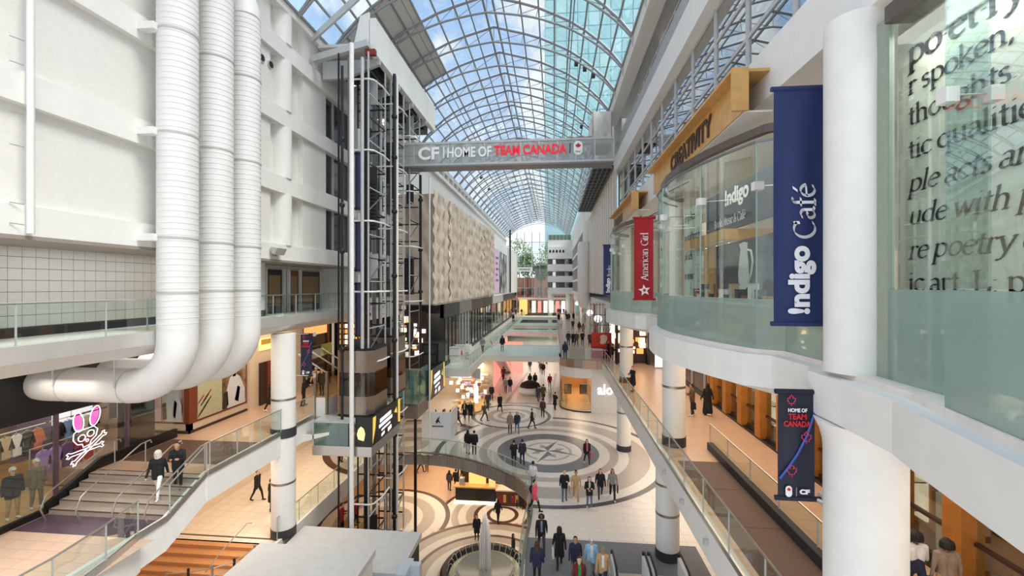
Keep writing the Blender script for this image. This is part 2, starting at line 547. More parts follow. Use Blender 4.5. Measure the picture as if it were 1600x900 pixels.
    G['G'] = (1.35, [A(.72, .71, .62, .72, 48, 330, 24), [(1.25, .05), (1.25, .6)], sb(1.2, .62, .2)])
    G['&'] = (1.3, [[(1.15, .02), (.4, 1.0)] + A(.55, 1.18, .22, .22, 200, -20, 10) + [(.25, .55)] + A(.5, .35, .38, .36, 160, 350, 10) + [(1.1, .8)]])
    G['é'] = (.9, G['e'][1] + [[(.45, 1.2), (.68, 1.5)]])
    G['·'] = (.45, [[(.2, .55), (.28, .6)]])
    G['.'] = (.45, [[(.2, .06), (.27, .1)]])
    G[','] = (.45, [[(.2, .08), (.26, .1), (.16, -.22)]])
    G[':'] = (.5, [[(.2, .08), (.27, .12)], [(.2, .78), (.27, .82)]])
    G['-'] = (.6, [[(.08, .48), (.5, .52)]])
    G['3'] = (.8, [A(.35, 1.05, .28, .3, 130, -80, 10) + A(.35, .4, .34, .36, 85, -130, 10)])
    G[']'] = (.5, [[(.05, 1.5), (.35, 1.5), (.35, -.2), (.05, -.2)]])
    G[' '] = (.42, [])
    return G
GL = _glyphs()
def serif(name, body, org, xd, ud, xh, m, parent=None, w=0.17, shear=0.0, depth=0.004, track=1.0, squeeze=1.0):
    """serif lettering; baseline start org, x-height xh"""
    xd = Vector(xd).normalized(); ud = Vector(ud).normalized(); nd = xd.cross(ud)
    b = MB(); cur = 0.0; o = Vector(org)
    n1 = Vector((math.cos(.42), math.sin(.42))) * w / 2
    n2 = Vector((-math.sin(.42), math.cos(.42))) * w * 0.17
    def to3(p, q):
        return o + xd * (p[0] + shear * p[1]) * xh * squeeze + ud * p[1] * xh + nd * q
    for ch in body:
        adv, strokes = GL.get(ch, GL['o'])
        for pl in strokes:
            for i in range(len(pl) - 1):
                p0 = Vector(pl[i]); p1 = Vector(pl[i + 1])
                d = (p1 - p0)
                if d.length < 1e-6: continue
                side = n1 if abs(d.normalized().cross(n1.normalized())) > 0.45 else n1
                k = Vector((-d.y, d.x)).normalized() * w * 0.16
                ext = d.normalized() * w * 0.10
                pts = []
                for a, c in ((p0 - ext, 1), (p1 + ext, -1)):
                    pts.append((a, c))
                hull = []
                for a in (p0 - ext, p1 + ext):
                    for sgn in (1, -1):
                        hull.append(a + n1 * sgn + k * (1 if sgn * (d.x * n1.y - d.y * n1.x) > 0 else -1))
                # order: p0+, p1+, p1-, p0-
                quad = [hull[0], hull[2], hull[3], hull[1]]
                quad = [(q.x + cur, q.y) for q in quad]
                b.extr([to3(q, 0) for q in quad], nd * depth)
        cur += adv * track
    return b.build(name, m, parent), cur * xh
# ================================================================== floors
LIP = [(-12.9, 30.2), (-11.1, 30.2), (-9.4, 30.45), (-7.6, 30.2), (-6.4, 29.8), (-5.4, 29.3), (-4.2, 28.6), (-3.1, 27.7), (-2.3, 26.9), (-1.64, 25.9), (-1.35, 24.8), (-1.25, 23.1), (-1.3, 21.6), (-1.4, 20.2), (-1.4, 17.6)]
fl = MB()
fl.prism([(-1.4, 17.6), (-1.4, 12), (-4, 12), (-4, 2), (14, 2), (14, 118), (-22, 118), (-22, 19), (-12.9, 19)] + LIP[:-1], -0.8, 0)
FLOOR0 = struct(fl.build('floor', F_CREAM, origin=(0, 0, 0)), 'cream stone concourse floor inlaid with compass rings', 'floor')
FLOORL = struct(MB().box(-24, 14, -2, 118, -6.0, -5.5).build('floor', F_ORANGE, origin=(0, 0, 0)), 'tan lower concourse floor with brown ring inlays around the fountain', 'floor')

def inside0(x, y):
    # true where the main concourse floor exists
    if y < 30.2 and -12.9 < x:
        best = None
        for (ax_, ay_), (bx, by) in zip(LIP[:-1], LIP[1:]):
            if min(ay_, by) <= y <= max(ay_, by) and ay_ != by:
                t = (y - ay_) / (by - ay_)
                lx = ax_ + t * (bx - ax_)
                best = lx if best is None else max(best, lx)
        if best is None:
            return x > -1.4 if y < 30.2 else True
        return x > best + 0.08
    return True
def ring(parent, c, r0, r1, z, m, ok=None, a0=0, a1=360, seg=None, name='ring_inlay'):
    b = MB()
    seg = seg or max(24, int(r1 * 14))
    nr = max(1, int((r1 - r0) / 0.25)) if ok else 1
    for i in range(seg):
        t0 = math.radians(a0 + (a1 - a0) * i / seg); t1 = math.radians(a0 + (a1 - a0) * (i + 1) / seg)
        for k in range(nr):
            q0 = r0 + (r1 - r0) * k / nr; q1 = r0 + (r1 - r0) * (k + 1) / nr
            tm = (t0 + t1) / 2; qm = (q0 + q1) / 2
            if ok and not ok(c[0] + qm * math.cos(tm), c[1] + qm * math.sin(tm)):
                continue
            P = [(c[0] + q * math.cos(t), c[1] + q * math.sin(t), z) for q, t in ((q0, t0), (q1, t0), (q1, t1), (q0, t1))]
            b.add(P, [(0, 1, 2, 3)])
    if b.v:
        return b.build(name, m, parent)
C1 = (-0.42, 31.73); C2 = (-3.9, 40.1); C3 = (-11.0, 32.2)
def ok1(x, y): return inside0(x, y) and (x - C2[0]) ** 2 + (y - C2[1]) ** 2 > 3.66 ** 2
for r0, r1, m in ((0.02, 2.45, T_LIGHT), (2.45, 3.67, T_GREY), (3.67, 4.4, T_LIGHT), (4.4, 5.0, T_TAUPE), (5.0, 5.7, T_LIGHT), (5.7, 7.1, T_TAUPE), (7.1, 7.85, T_LIGHT), (7.85, 8.22, T_DARK)):
    ring(FLOOR0, C1, r0, r1, 0.008, m, ok1)
def ok2(x, y): return (x - C1[0]) ** 2 + (y - C1[1]) ** 2 > 8.25 ** 2 and (x - C2[0]) ** 2 + (y - C2[1]) ** 2 > 3.66 ** 2
for r0, r1, m in ((0.02, .9, T_LIGHT), (.9, 1.3, T_TAUPE), (1.3, 1.7, T_LIGHT), (1.7, 2.3, T_TAUPE), (2.3, 2.7, T_LIGHT), (2.7, 3.35, T_LIGHT), (3.35, 3.66, T_DARK)):
    ring(FLOOR0, C2, r0, r1, 0.006, m)
def ok3(x, y): return inside0(x, y) and ok2(x, y)
for r0, r1, m in ((.6, 1.6, T_TAUPE), (1.6, 2.6, T_LIGHT), (2.6, 3.7, T_TAUPE), (3.7, 4.7, T_LIGHT), (4.7, 5.5, T_TAUPE), (5.5, 6.0, T_BROWN)):
    ring(FLOOR0, C3, r0, r1, 0.004, m, ok3)
# star
cx, cy = C1
star = [(-19, 2.4, 0), (71, 2.25, 0), (161, 2.4, 0), (251, 2.3, 0), (26, 1.35, 1), (116, 1.35, 1), (206, 1.35, 1), (296, 1.35, 1)]
for a, L, k in sorted(star, key=lambda q: -q[2]):
    t = math.radians(a)
    tip = (cx + L * math.cos(t), cy + L * math.sin(t))
    for sgn, m in ((1, T_GREY if not k else T_TAUPE), (-1, T_LIGHT if not k else GREY)):
        s = (cx + .62 * math.cos(t + sgn * PI / 4), cy + .62 * math.sin(t + sgn * PI / 4))
        z = 0.016 if k == 0 else 0.012
        MB().add([(cx, cy, z), (*tip, z), (*s, z)], [(0, 1, 2)]).build('star_point', m, FLOOR0)
ring(FLOOR0, C1, 1.55, 1.75, 0.010, T_TAUPE)
# cream slabs laid singly in the nearest strip of the concourse
slab_src = None
n = 0
for j in range(9):
    for i in range(10):
        x = -0.75 + i * 0.62; y = 20.9 + j * 0.62
        if (x + .3 - C1[0]) ** 2 + (y + .3 - C1[1]) ** 2 < 8.6 ** 2: continue
        if slab_src is None:
            slab_src = MB().box(-.3, .3, -.3, .3, 0, .005).build('floor_slab', mat('slab_cream', srgb(236, 226, 212), .28, var=.04, scale=1.3), FLOOR0)
            slab_src.location = (x + .31, y + .31, 0.0005)
            ORG[slab_src.name] = Vector((0, 0, 0))
        else:
            clone(slab_src, FLOOR0, (x + .31, y + .31, 0.0005))
MB().box(-1.3, 6.5, 17.2, 20.75, 0, 0.012).build('entrance_mat', CARPET, FLOOR0)
# dark guide lines on the concourse
for a, b in (((-9.2, 36.5), (-6.4, 47)), ((-4.9, 44), (-3.6, 60)), ((-0.4, 44.5), (0.3, 60))):
    MB().beam((*a, .004), (*b, .004), .35, .008).build('floor_band', T_TAUPE, FLOOR0)
# lower rings
CF = (-4.1, 25.9)
for r0, r1, m in ((2.9, 3.6, T_LIGHT), (3.6, 4.2, T_TAUPE), (4.2, 4.45, T_BROWN), (4.45, 5.1, T_LIGHT), (5.1, 5.8, T_TAUPE), (5.8, 6.1, T_BROWN)):
    ring(FLOORL, CF, r0, r1, -5.49, m)
okb = lambda x, y: (x - CF[0]) ** 2 + (y - CF[1]) ** 2 > 6.1 ** 2
for r0, r1, m in ((1.2, 2.0, T_TAUPE), (2.0, 2.8, T_LIGHT), (2.8, 3.7, T_TAUPE), (3.7, 4.5, T_LIGHT), (4.5, 4.85, T_BROWN)):
    ring(FLOORL, (-12.6, 31.6), r0, r1, -5.492, m, okb)
for r0, r1, m in ((0.05, .95, T_LIGHT), (.95, 1.25, T_BROWN), (1.25, 1.9, T_LIGHT), (1.9, 2.2, T_BROWN), (2.2, 2.8, T_TAUPE), (2.8, 3.4, T_LIGHT), (3.4, 3.9, T_TAUPE), (3.9, 4.7, T_LIGHT), (4.7, 5.0, T_BROWN)):
    ring(FLOORL, (-3.9, 33.1), r0, r1, -5.494, m, okb)

# level-one galleries
FLOOR1R = struct(MB().prism([(4.62, 2), (14, 2), (14, 115), (0.7, 115), (0.7, 43.3), (1.5, 42.2), (3.0, 41.6), (4.62, 41.3)], 4.2, 5.0).build('floor', F_TAN, origin=(0, 0, 0)), 'tan slab floor of the right-hand gallery', 'floor')
FLOOR1L = struct(MB().box(-22, -12.85, 15.0, 36.5, 4.35, 5.0).build('floor', F_TAN, origin=(0, 0, 0)), 'tan slab floor of the left-hand gallery', 'floor')
FLOOR1F = struct(MB().prism([(-22, 36.5), (-7.6, 36.5), (-7.2, 37.0), (-7.2, 115), (-22, 115)], 4.4, 5.0).build('floor', F_CREAM, origin=(0, 0, 0)), 'pale gallery floor along the far left shops', 'floor')
FLOOR1N = struct(MB().prism([(-22, 2), (-12.3, 2), (-12.3, 9.5), (-12.85, 12.4), (-12.85, 13.4), (-22, 13.4)], 3.5, 4.15).build('floor', F_TAN, origin=(0, 0, 0)), 'tan slab floor of the lowered near left gallery', 'floor')
# near slabs laid singly
src = None
for j in range(8):
    for i in range(7):
        x = -17.2 + i * .7; y = 9.0 + j * .42
        if x > -12.95: continue
        if src is None:
            src = MB().box(-.34, .34, -.2, .2, 0, .005).build('floor_slab', mat('slab_tan', srgb(216, 186, 164), .28, var=.05, scale=1.3), FLOOR1N)
            src.location = (x + .35, y + .21, 4.1505); ORG[src.name] = Vector((0, 0, 0))
        else:
            clone(src, FLOOR1N, (x + .35, y + .21, 4.1505))
MB().box(-17.3, -12.95, 12.35, 13.38, 4.15, 4.158).build('dark_threshold', mat('plum_stone', srgb(92, 74, 88), .25), FLOOR1N)
MB().box(-17.3, -13.0, 15.9, 18.3, 5.0, 5.008).build('dark_threshold', RAMPB, FLOOR1L)
# five steps down at the near left
st = thing('gallery_steps', 'short flight of stone steps between the two left gallery levels', 'stairs', (-15, 13.4, 4.15))
st['kind'] = 'structure'
for i in range(5):
    MB().box(-17.3, -12.85, 13.4 + .32 * i, 15.05, 4.15 + .17 * i, 4.15 + .17 * (i + 1)).build('step', mat('step_stone', srgb(178, 164, 150), .4), st)
    MB().box(-17.3, -12.85, 13.39 + .32 * i, 13.43 + .32 * i, 4.15 + .17 * (i + 1) - .02, 4.15 + .17 * (i + 1) + .004).build('nosing', RAMPB, st)
# lower mirrored steps
st = thing('concourse_steps', 'wooden-toned steps below the left gallery behind a railing', 'stairs', (-16, 17, -.8))
st['kind'] = 'structure'
for i in range(6):
    MB().box(-18.5, -13.6, 16.6 + .42 * i, 19.1, -.9 + .15 * i, -.9 + .15 * (i + 1)).build('step', mat('step_wood', srgb(196, 140, 92), .45), st)
struct(MB().box(-22, -12.9, 12, 19.05, -1.5, -.9).build('floor', F_TAN), 'lowered tan landing under the left gallery', 'floor')

# level-two galleries left
def deck(y0, y1, label):
    o = struct(MB().extr([(-12.75, y0, 10.5), (-12.75, y0, 10.12), (-13.3, y0, 9.75), (-16, y0, 9.6), (-16, y0, 10.5)], (0, y1 - y0, 0)).build('floor', mat('deck_grey', srgb(222, 220, 215), .5)), label, 'floor')
    MB().box(-12.78, -12.70, y0, y1 + .02, 10.14, 10.56).build('steel_fascia', mat('fascia_steel', srgb(210, 209, 205), .38, .45, scale=2), o)
    return o
DK1 = deck(1, 13.45, 'upper left gallery deck with steel edge before the ducts')
DK2 = deck(16.9, 27.8, 'upper left gallery deck beyond the ducts beside the elevators')
struct(MB().box(-22, -16, 1, 36, 9.9, 10.4).build('ceiling', WHITE2), 'ceiling slab over the left gallery shops', 'ceiling')
struct(MB().box(-22, -12.9, 27.8, 36.0, 9.6, 10.4).build('ceiling', WHITE2), 'ceiling slab behind the elevators', 'ceiling')

# white edge beams of the level-one galleries
e = struct(MB().box(4.5, 4.64, 2, 41.4, 3.95, 5.12).build('trim_1', WHITE, origin=(0, 0, 0)), 'white edge beam of the right-hand gallery', 'edge beam')
MB().box(4.46, 4.52, 2, 41.4, 4.98, 5.14).build('steel_cap', STEEL, e)
for y in (13.2, 15.6, 18.0):
    q = MB().box(4.36, 4.5, y - .06, y + .06, 4.45, 4.6).build('bracket', LGREY, e)
e = struct(MB().box(-12.98, -12.8, 15.0, 36.5, 4.0, 5.1).build('trim_2', WHITE, origin=(0, 0, 0)), 'white edge beam of the left-hand gallery', 'edge beam')
MB().box(-12.8, -12.74, 15.0, 36.5, 4.98, 5.16).build('steel_cap', STEEL, e)
e = struct(MB().extr([(-12.82, 15.0, 5.1), (-12.82, 13.3, 4.3), (-12.82, 9.5, 4.25), (-12.82, 9.5, 3.1), (-12.82, 13.3, 3.2), (-12.82, 15.0, 4.0)], (-.16, 0, 0)).build('trim_3', WHITE, origin=(0, 0, 0)), 'white stepped edge beam beside the near steps', 'edge beam')
MB().extr([(-12.76, 15.0, 5.16), (-12.76, 13.3, 4.36), (-12.76, 12.2, 4.34), (-12.76, 12.2, 4.16), (-12.76, 13.3, 4.18), (-12.76, 15.0, 4.98)], (-.06, 0, 0)).build('steel_cap', STEEL, e)
e = struct(MB().wallstrip([(-12.2, 3), (-12.2, 9.5), (-12.45, 11.0), (-12.82, 12.4)], 3.1, 4.28, .14).build('trim_4', WHITE, origin=(0, 0, 0)), 'white curved edge beam of the near left gallery', 'edge beam')
MB().wallstrip([(-12.14, 3), (-12.14, 9.5), (-12.39, 11.0), (-12.76, 12.4)], 4.16, 4.36, .06).build('steel_cap', STEEL, e)
e = struct(MB().wallstrip([(-12.88, 19.0), (-12.88, 30.2)], -.95, .1, .14, 0, -1).build('trim_5', WHITE, origin=(0, 0, 0)), 'white edge beam of the concourse opening on the left', 'edge beam')
e = struct(MB().wallstrip(LIP[1:], -.78, .08, .16, 0, 1).build('trim_6', BRONZE, origin=(0, 0, 0)), 'curved bronze edge band of the concourse opening', 'edge beam')

# glass balustrades -------------------------------------------------
def balustrade(pts, label, h=1.05, n_step=1.5, top=STEEL, zf=None, rail=True, group=None, glassm=None, cap=.028):
    """pts: 3-D base polyline; one glass pane per stretch, a top rail, thin posts at the joints"""
    P = [Vector(p) for p in pts]
    root = thing('glass_balustrade', label, 'railing', P[len(P) // 2], group)
    out = [P[0]]
    for a, b in zip(P[:-1], P[1:]):
        L = (b - a).length
        k = max(1, round(L / n_step))
        for i in range(1, k + 1):
            out.append(a.lerp(b, i / k))
    for a, b in zip(out[:-1], out[1:]):
        d = (b - a); d2 = Vector((d.x, d.y, 0)).normalized(); nn = Vector((-d2.y, d2.x, 0)) * .012
        g = d * (.012 / max(d.length, .05))
        q = [a + g, b - g, b - g + Vector((0, 0, h)), a + g + Vector((0, 0, h))]
        MB().extr([p - nn / 2 for p in q], nn).build('glass_pane', glassm or G_RAIL, root)
    for a in out:
        MB().beam(a, a + Vector((0, 0, h)), .03, .03).build('post', LGREY, root)
    MB().tube([p + Vector((0, 0, h + .01)) for p in out], cap, 8).build('top_rail', top, root, True)
    return root
balustrade([(-12.76, 5, 10.52), (-12.76, 13.4, 10.52), (-13.6, 13.4, 10.52)], 'glass balustrade on the upper left deck before the ducts', n_step=2.1)
balustrade([(-13.4, 17.0, 10.52), (-12.76, 17.0, 10.52), (-12.76, 27.6, 10.52)], 'glass balustrade on the upper left deck beside the elevator poles', n_step=1.9)
balustrade([(4.55, 4, 5.1), (4.55, 41.2, 5.1)], 'long glass balustrade along the right gallery edge', n_step=2.0)
balustrade([(-12.78, 15.1, 5.12), (-12.78, 22.2, 5.12)], 'glass balustrade on the left gallery edge above the steps', n_step=1.4)
balustrade([(-12.78, 13.4, 4.3), (-12.78, 14.95, 5.1)], 'sloping glass balustrade beside the near left steps', n_step=1.8)
balustrade([(-12.17, 4, 4.3), (-12.17, 9.5, 4.3), (-12.42, 11.0, 4.3), (-12.8, 12.3, 4.3)], 'curved glass balustrade at the lower left corner', n_step=1.3)
balustrade([(-12.86, 19.2, .1), (-12.86, 29.8, .1)], 'glass balustrade on the left edge of the concourse opening', n_step=1.7)
balustrade([(x, y, .06) for x, y in LIP[2:]], 'curved glass balustrade around the concourse opening', n_step=1.5)
balustrade([(6.75, 8, 5.02), (6.75, 19.6, 5.02)], 'inner glass balustrade on the right gallery beside the dark ramp', n_step=1.8, h=1.0)

# dark ramp with its kerb on the right gallery
rp = thing('gallery_ramp', 'dark brown ramp strip between two balustrades on the right gallery', 'ramp', (5.6, 13, 5.0))
rp['kind'] = 'structure'
for i in range(5):
    y0 = 6.0 + i * 2.4
    MB().box(4.95, 6.55, y0, y0 + 2.38, 5.0, 5.012).build('ramp_panel', RAMPB, rp)
MB().box(6.56, 6.78, 6, 19.4, 5.0, 5.3).build('kerb', CHAR, rp)

# ================================================================== columns
def column(x, y, z0, z1, r, label, collars=(), base=True, cap=None, tiled=True):
    root = thing('round_column', label, 'column', (x, y, z0)); root['kind'] = 'structure'
    z = z0
    MB().cyl(x, y, z0, z1, r, 40).build('shaft', WHITE, root, True)
    if base:
        MB().cyl(x, y, z0, z0 + .42, r + .025, 40).build('black_base', CHAR, root, True)
    for c in collars:
        MB().cyl(x, y, c - .05, c + .05, r + .015, 40).build('collar', GOLD if False else BRONZE, root, True)
    if cap:
        MB().lathe(x, y, cap, 40).build('flared_cap', WHITE, root, True)
    return root
column(5.02, 19.85, 0, 4.2, .50, 'white column standing on the entrance matting', (2.0, 3.3))
column(5.12, 32.5, 0, 4.2, .50, 'white column on the outer compass ring', (2.8,))
column(5.30, 19.85, 5.0, 9.85, .48, 'white column between the red banner and the gallery ramp', (7.6,))
column(5.30, 32.5, 5.0, 9.85, .48, 'white column on the right gallery by the red poster', (7.6,))
column(5.0, 7.55, 5.0, 9.35, .55, 'thick near white column below the navy banner', (), False, [(.55, 9.3), (.56, 9.45), (.6, 9.62), (.68, 9.8)])
column(4.9, 7.6, 10.6, 16.3, .43, 'upper white column beside the navy banner', (), False)
column(5.25, 19.85, 10.6, 16.3, .40, 'upper white column behind the crimson banner', (), False)
column(5.25, 32.5, 10.6, 16.3, .40, 'upper white column by the far navy banner', (), False)
column(-13.0, 19.9, 0, 9.7, .54, 'white column rising through the left gallery edge', (2.6, 6.6))
MB().cyl(-13.0, 19.9, 4.78, 5.22, .57, 40).build('black_band', CHAR, bpy.data.objects[[o.name for o in bpy.data.objects if o.name.startswith('round_column')][-1]], True)
for y, l in ((11.4, 'nearest'), (24.1, 'second'), (36.7, 'third')):
    column(6.1, y, 21.5, 26.2, .45, l + ' white column on the high right walkway', (), False)
column(4.7, 63, 10.6, 21.3, .55, 'tall far white column at the end of the plank hoarding', (), False)

# ================================================================== glass vault
PR = [(-4.3, 30.7), (-2.15, 30.12), (-.96, 29.72), (.05, 29.25), (1.04, 28.75), (1.94, 28.15), (2.79, 27.45), (3.6, 26.65), (4.3, 25.75)]
PROF = [(-8.6 - x, z) for x, z in PR[:0:-1]] + PR      # left spring -> crown -> right spring
NP = len(PROF)
Y0, DY = 31.15, 3.4
KS = list(range(-8, 28))
VA = thing('glass_vault', 'long arched glass roof with pale steel ribs over the atrium', 'roof', (0, 0, 25.75))
VA['kind'] = 'structure'
def inner(i):
    x, z = PROF[i]
    u = abs(x + 4.3) / 8.6
    d = .95 * (1 - u) + .12
    nx = (x + 4.3) / 10.5
    return (x - nx * d * .8, z - d * (1 - .25 * u))
rb = MB()
rb.tube([(x, 0, z) for x, z in PROF[:9]], .085, 6)
rb.tube([(x, 0, z) for x, z in PROF[8:]], .085, 6)
ip = [inner(i) for i in range(NP)]
fine = []
for i in range(NP - 1):
    fine += [ip[i], ((ip[i][0] + ip[i + 1][0]) / 2, (ip[i][1] + ip[i + 1][1]) / 2 + .02)]
fine.append(ip[-1])
rb.tube([(x, 0, z) for x, z in fine], .065, 6)
for i in range(NP - 1):
    a, b = PROF[i], PROF[i + 1]
    rb.tube([(a[0], 0, a[1]), (ip[i][0], 0, ip[i][1])], .022, 4)
    rb.tube([(ip[i][0], 0, ip[i][1]), (b[0], 0, b[1])], .022, 4)
rib = rb.build('arch_rib', RIB, VA)
rib.location = (0, Y0 + KS[0] * DY, -25.75 + 0)
for vtx in rib.data.vertices:
    vtx.co.z += 25.75
for k in KS[1:]:
    clone(rib, VA, (0, Y0 + k * DY, -25.75))
ya, yb = Y0 + KS[0] * DY, Y0 + KS[-1] * DY
for i, (x, z) in enumerate(PROF):
    if i == 8: continue
    MB().box(x - .045, x + .045, ya, yb, z + .02, z + .14).build('purlin', RIB, VA)
for dx in (-.32, .32):
    MB().box(-4.3 + dx - .06, -4.3 + dx + .06, ya, yb, 30.62, 30.82).build('ridge_beam', RIB, VA)
for dx in (-1.1, 1.1):
    MB().tube([(-4.3 + dx, ya, 29.75), (-4.3 + dx, yb, 29.75)], .05, 6).build('catwalk_rail', RIB, VA)
for x in (-8.7, 1.2):
    MB().tube([(x, ya, 28.4), (x, yb, 28.4)], .04, 6).build('tie_pipe', RIB, VA)
def opaque(i, k):
    return i <= 4 and -2 <= k <= 0
OPQ = mat('opaque_panel', srgb(206, 202, 196), .6)
src = {}
restb = MB(); npane = 0
for k in KS[:-1]:
    for i in range(NP - 1):
        (xa, za), (xb, zb) = PROF[i], PROF[i + 1]
        y = Y0 + k * DY
        op = opaque(i, k)
        show = -3 <= k <= 15
        th = .02
        if op or (show and npane < 296):
            key = (i, op)
            if key not in src:
                g = .03
                o = MB().add([(xa, g, za + .1), (xb, g, zb + .1), (xb, DY - g, zb + .1), (xa, DY - g, za + .1), (xa, g, za + .1 + th), (xb, g, zb + .1 + th), (xb, DY - g, zb + .1 + th), (xa, DY - g, za + .1 + th)],
                             [(0, 3, 2, 1), (4, 5, 6, 7), (0, 1, 5, 4), (1, 2, 6, 5), (2, 3, 7, 6), (3, 0, 4, 7)]).build('soffit_panel' if op else 'glass_pane', OPQ if op else G_VAULT, VA)
                for vtx in o.data.vertices: vtx.co.z += 25.75
                o.location = (0, y, -25.75)
                src[key] = o
            else:
                clone(src[key], VA, (0, y, -25.75))
            npane += 1
        else:
            restb.add([(xa, y, za + .1), (xb, y, zb + .1), (xb, y + DY, zb + .1), (xa, y + DY, za + .1)], [(0, 1, 2, 3)])
o = restb.build('glass_pane', G_VAULT, VA); o['kind'] = 'stuff'
# spotlights hung from the ribs
for x, y, z in ((1.6, 31.3, 27.9), (2.2, 31.3, 27.5), (2.8, 31.3, 27.0), (2.6, 41.5, 27.1), (-9.9, 45, 26.9), (-9.9, 52, 26.9), (-9.9, 59, 26.9), (-9.9, 66, 26.9)):
    s = thing('spotlight', 'small black spotlight hung under the vault at %.0f metres along' % y if x < 0 else 'black box spotlight under the right haunch of the vault', 'spotlight', (x, y, z), 'spotlights under the vault')
    s['label'] = {45: 'nearest small dark spotlight under the left vault haunch', 52: 'second small dark spotlight under the left vault haunch', 59: 'third small dark spotlight under the left vault haunch', 66: 'farthest small dark spotlight under the left vault haunch'}.get(y) or {1.6: 'leftmost of three black spotlights under the right vault haunch', 2.2: 'middle of three black spotlights under the right vault haunch', 2.8: 'rightmost of three black spotlights under the right vault haunch', 2.6: 'lone black spotlight above the white wrapped scaffold'}.get(x, 'small dark spotlight under the left vault haunch')
    MB().box(x - .13, x + .13, y - .16, y + .1, z - .22, z + .05).build('housing', BLACK, s)
    MB().box(x - .02, x + .02, y - .02, y + .02, z + .05, z + .45).build('hanger', LGREY, s)
    MB().box(x - .1, x + .1, y - .17, y - .155, z - .19, z + .02).build('lens', CHAR, s)

# ================================================================== right-hand upper storeys
b1 = struct(MB().box(4.85, 5.7, 1, 36, 16.3, 17.5).build('trim_7', WHITE), 'white fascia beam above the shop bays', 'edge beam')
struct(MB().box(5.7, 14, 1, 115, 16.35, 17.0).build('ceiling', WHITE2), 'ceiling slab above the bay shops', 'ceiling')
cw = struct(thing('window_1', 'grey framed curtain wall above the right fascia beam', 'window', (5.3, 20, 17.5)))
ys = [3.0 + i * 2.35 for i in range(15)]
for y in ys:
    MB().box(5.22, 5.36, y - .05, y + .05, 17.5, 21.0).build('mullion', LGREY, cw)
for z in (17.55, 18.75, 19.9, 20.95):
    MB().box(5.24, 5.34, ys[0], ys[-1], z - .05, z + .05).build('transom', LGREY, cw)
for y in ys[:-1]:
    for z0, z1 in ((17.6, 18.7), (18.8, 19.85), (19.95, 20.9)):
        MB().box(5.28, 5.30, y + .05, y + 2.30, z0, z1).build('pane', G_MIRR, cw)
struct(MB().box(8.5, 9.0, 1, 36, 17.0, 26).build('wall_right', mat('interior_grey', srgb(150, 158, 166), .6)), 'grey inner wall behind the curtain wall', 'wall')
b2 = struct(MB().box(4.85, 5.5, 1, 36, 21.0, 22.25).build('trim_8', WHITE), 'white fascia beam of the high right walkway', 'edge beam')
struct(MB().box(5.5, 8.5, 1, 36, 21.0, 21.5).build('floor', WHITE2), 'high right walkway slab', 'floor')
rl = thing('metal_railing', 'grey metal railing on the high right walkway', 'railing', (5.0, 20, 22.25))
for i in range(22):
    y = 3 + i * 1.55
    MB().box(4.96, 5.02, y - .025, y + .025, 22.0, 23.35).build('post', LGREY, rl)
    if i < 21:
        MB().box(4.985, 4.995, y + .05, y + 1.5, 22.35, 23.2).build('mesh_panel', mat('perforated_grey', srgb(168, 170, 172), .6), rl)
MB().tube([(4.99, 3, 23.36), (4.99, 35.6, 23.36)], .03, 6).build('top_rail', LGREY, rl)
b3 = struct(MB().box(4.35, 5.1, 1, 36, 25.0, 26.1).build('trim_9', WHITE), 'white edge beam carrying the right side of the vault', 'edge beam')
struct(MB().box(5.1, 9, 1, 36, 25.6, 26.1).build('ceiling', WHITE2), 'soffit over the high right walkway', 'ceiling')
for i in range(9):
    y = 10.75 + i * 3.4
    o = MB().extr([(4.36, y, 25.1), (4.36, y, 25.95), (4.18, y, 25.85)], (0, .18, 0)).build('spring_bracket', LGREY, b3)
struct(MB().box(4.9, 5.5, 36, 118, 21.3, 26.0).build('wall_right', WHITE2), 'white wall band under the far vault on the right', 'wall')
# far right facade: grey framed storeys past the hoarding
ff = struct(thing('window_2', 'grey framed glazing of the far right facade', 'window', (4.9, 90, 10.5)))
MB().box(5.0, 5.2, 62, 116, 10.5, 21.3).build('backing', G_DARK, ff)
for i in range(13):
    y = 64 + i * 4.2
    MB().box(4.78, 5.0, y - .16, y + .16, 10.5, 21.3).build('mullion', LGREY, ff)
for z in (10.6, 13.2, 15.9, 18.6, 21.1):
    MB().box(4.72, 5.0, 62, 116, z - .22, z + .22).build('transom', WHITE, ff)
for i in range(12):
    for z0, z1 in ((10.9, 12.9), (13.5, 15.6), (16.2, 18.3), (18.9, 20.8)):
        MB().box(4.92, 4.94, 64.2 + i * 4.2, 68.0 + i * 4.2, z0, z1).build('pane', G_MIRR, ff)
# plank hoarding
hd = struct(thing('wall_hoarding', 'tall whitewashed plank hoarding on the right facade', 'hoarding', (4.9, 48, 11.2)))
PLK = [mat('plank_a', srgb(222, 214, 202), .7, var=.1, scale=2), mat('plank_b', srgb(204, 196, 184), .7, var=.1, scale=2), mat('plank_c', srgb(230, 224, 214), .7, var=.1, scale=2)]
i = 0; y = 34.5
while y < 62:
    MB().box(4.78 + R.uniform(-.02, .02), 4.9, y, y + .52, 11.2 + R.uniform(-.1, .1), 21.2 + R.uniform(-.1, .1)).build('plank', PLK[i % 3], hd)
    y += .55; i += 1
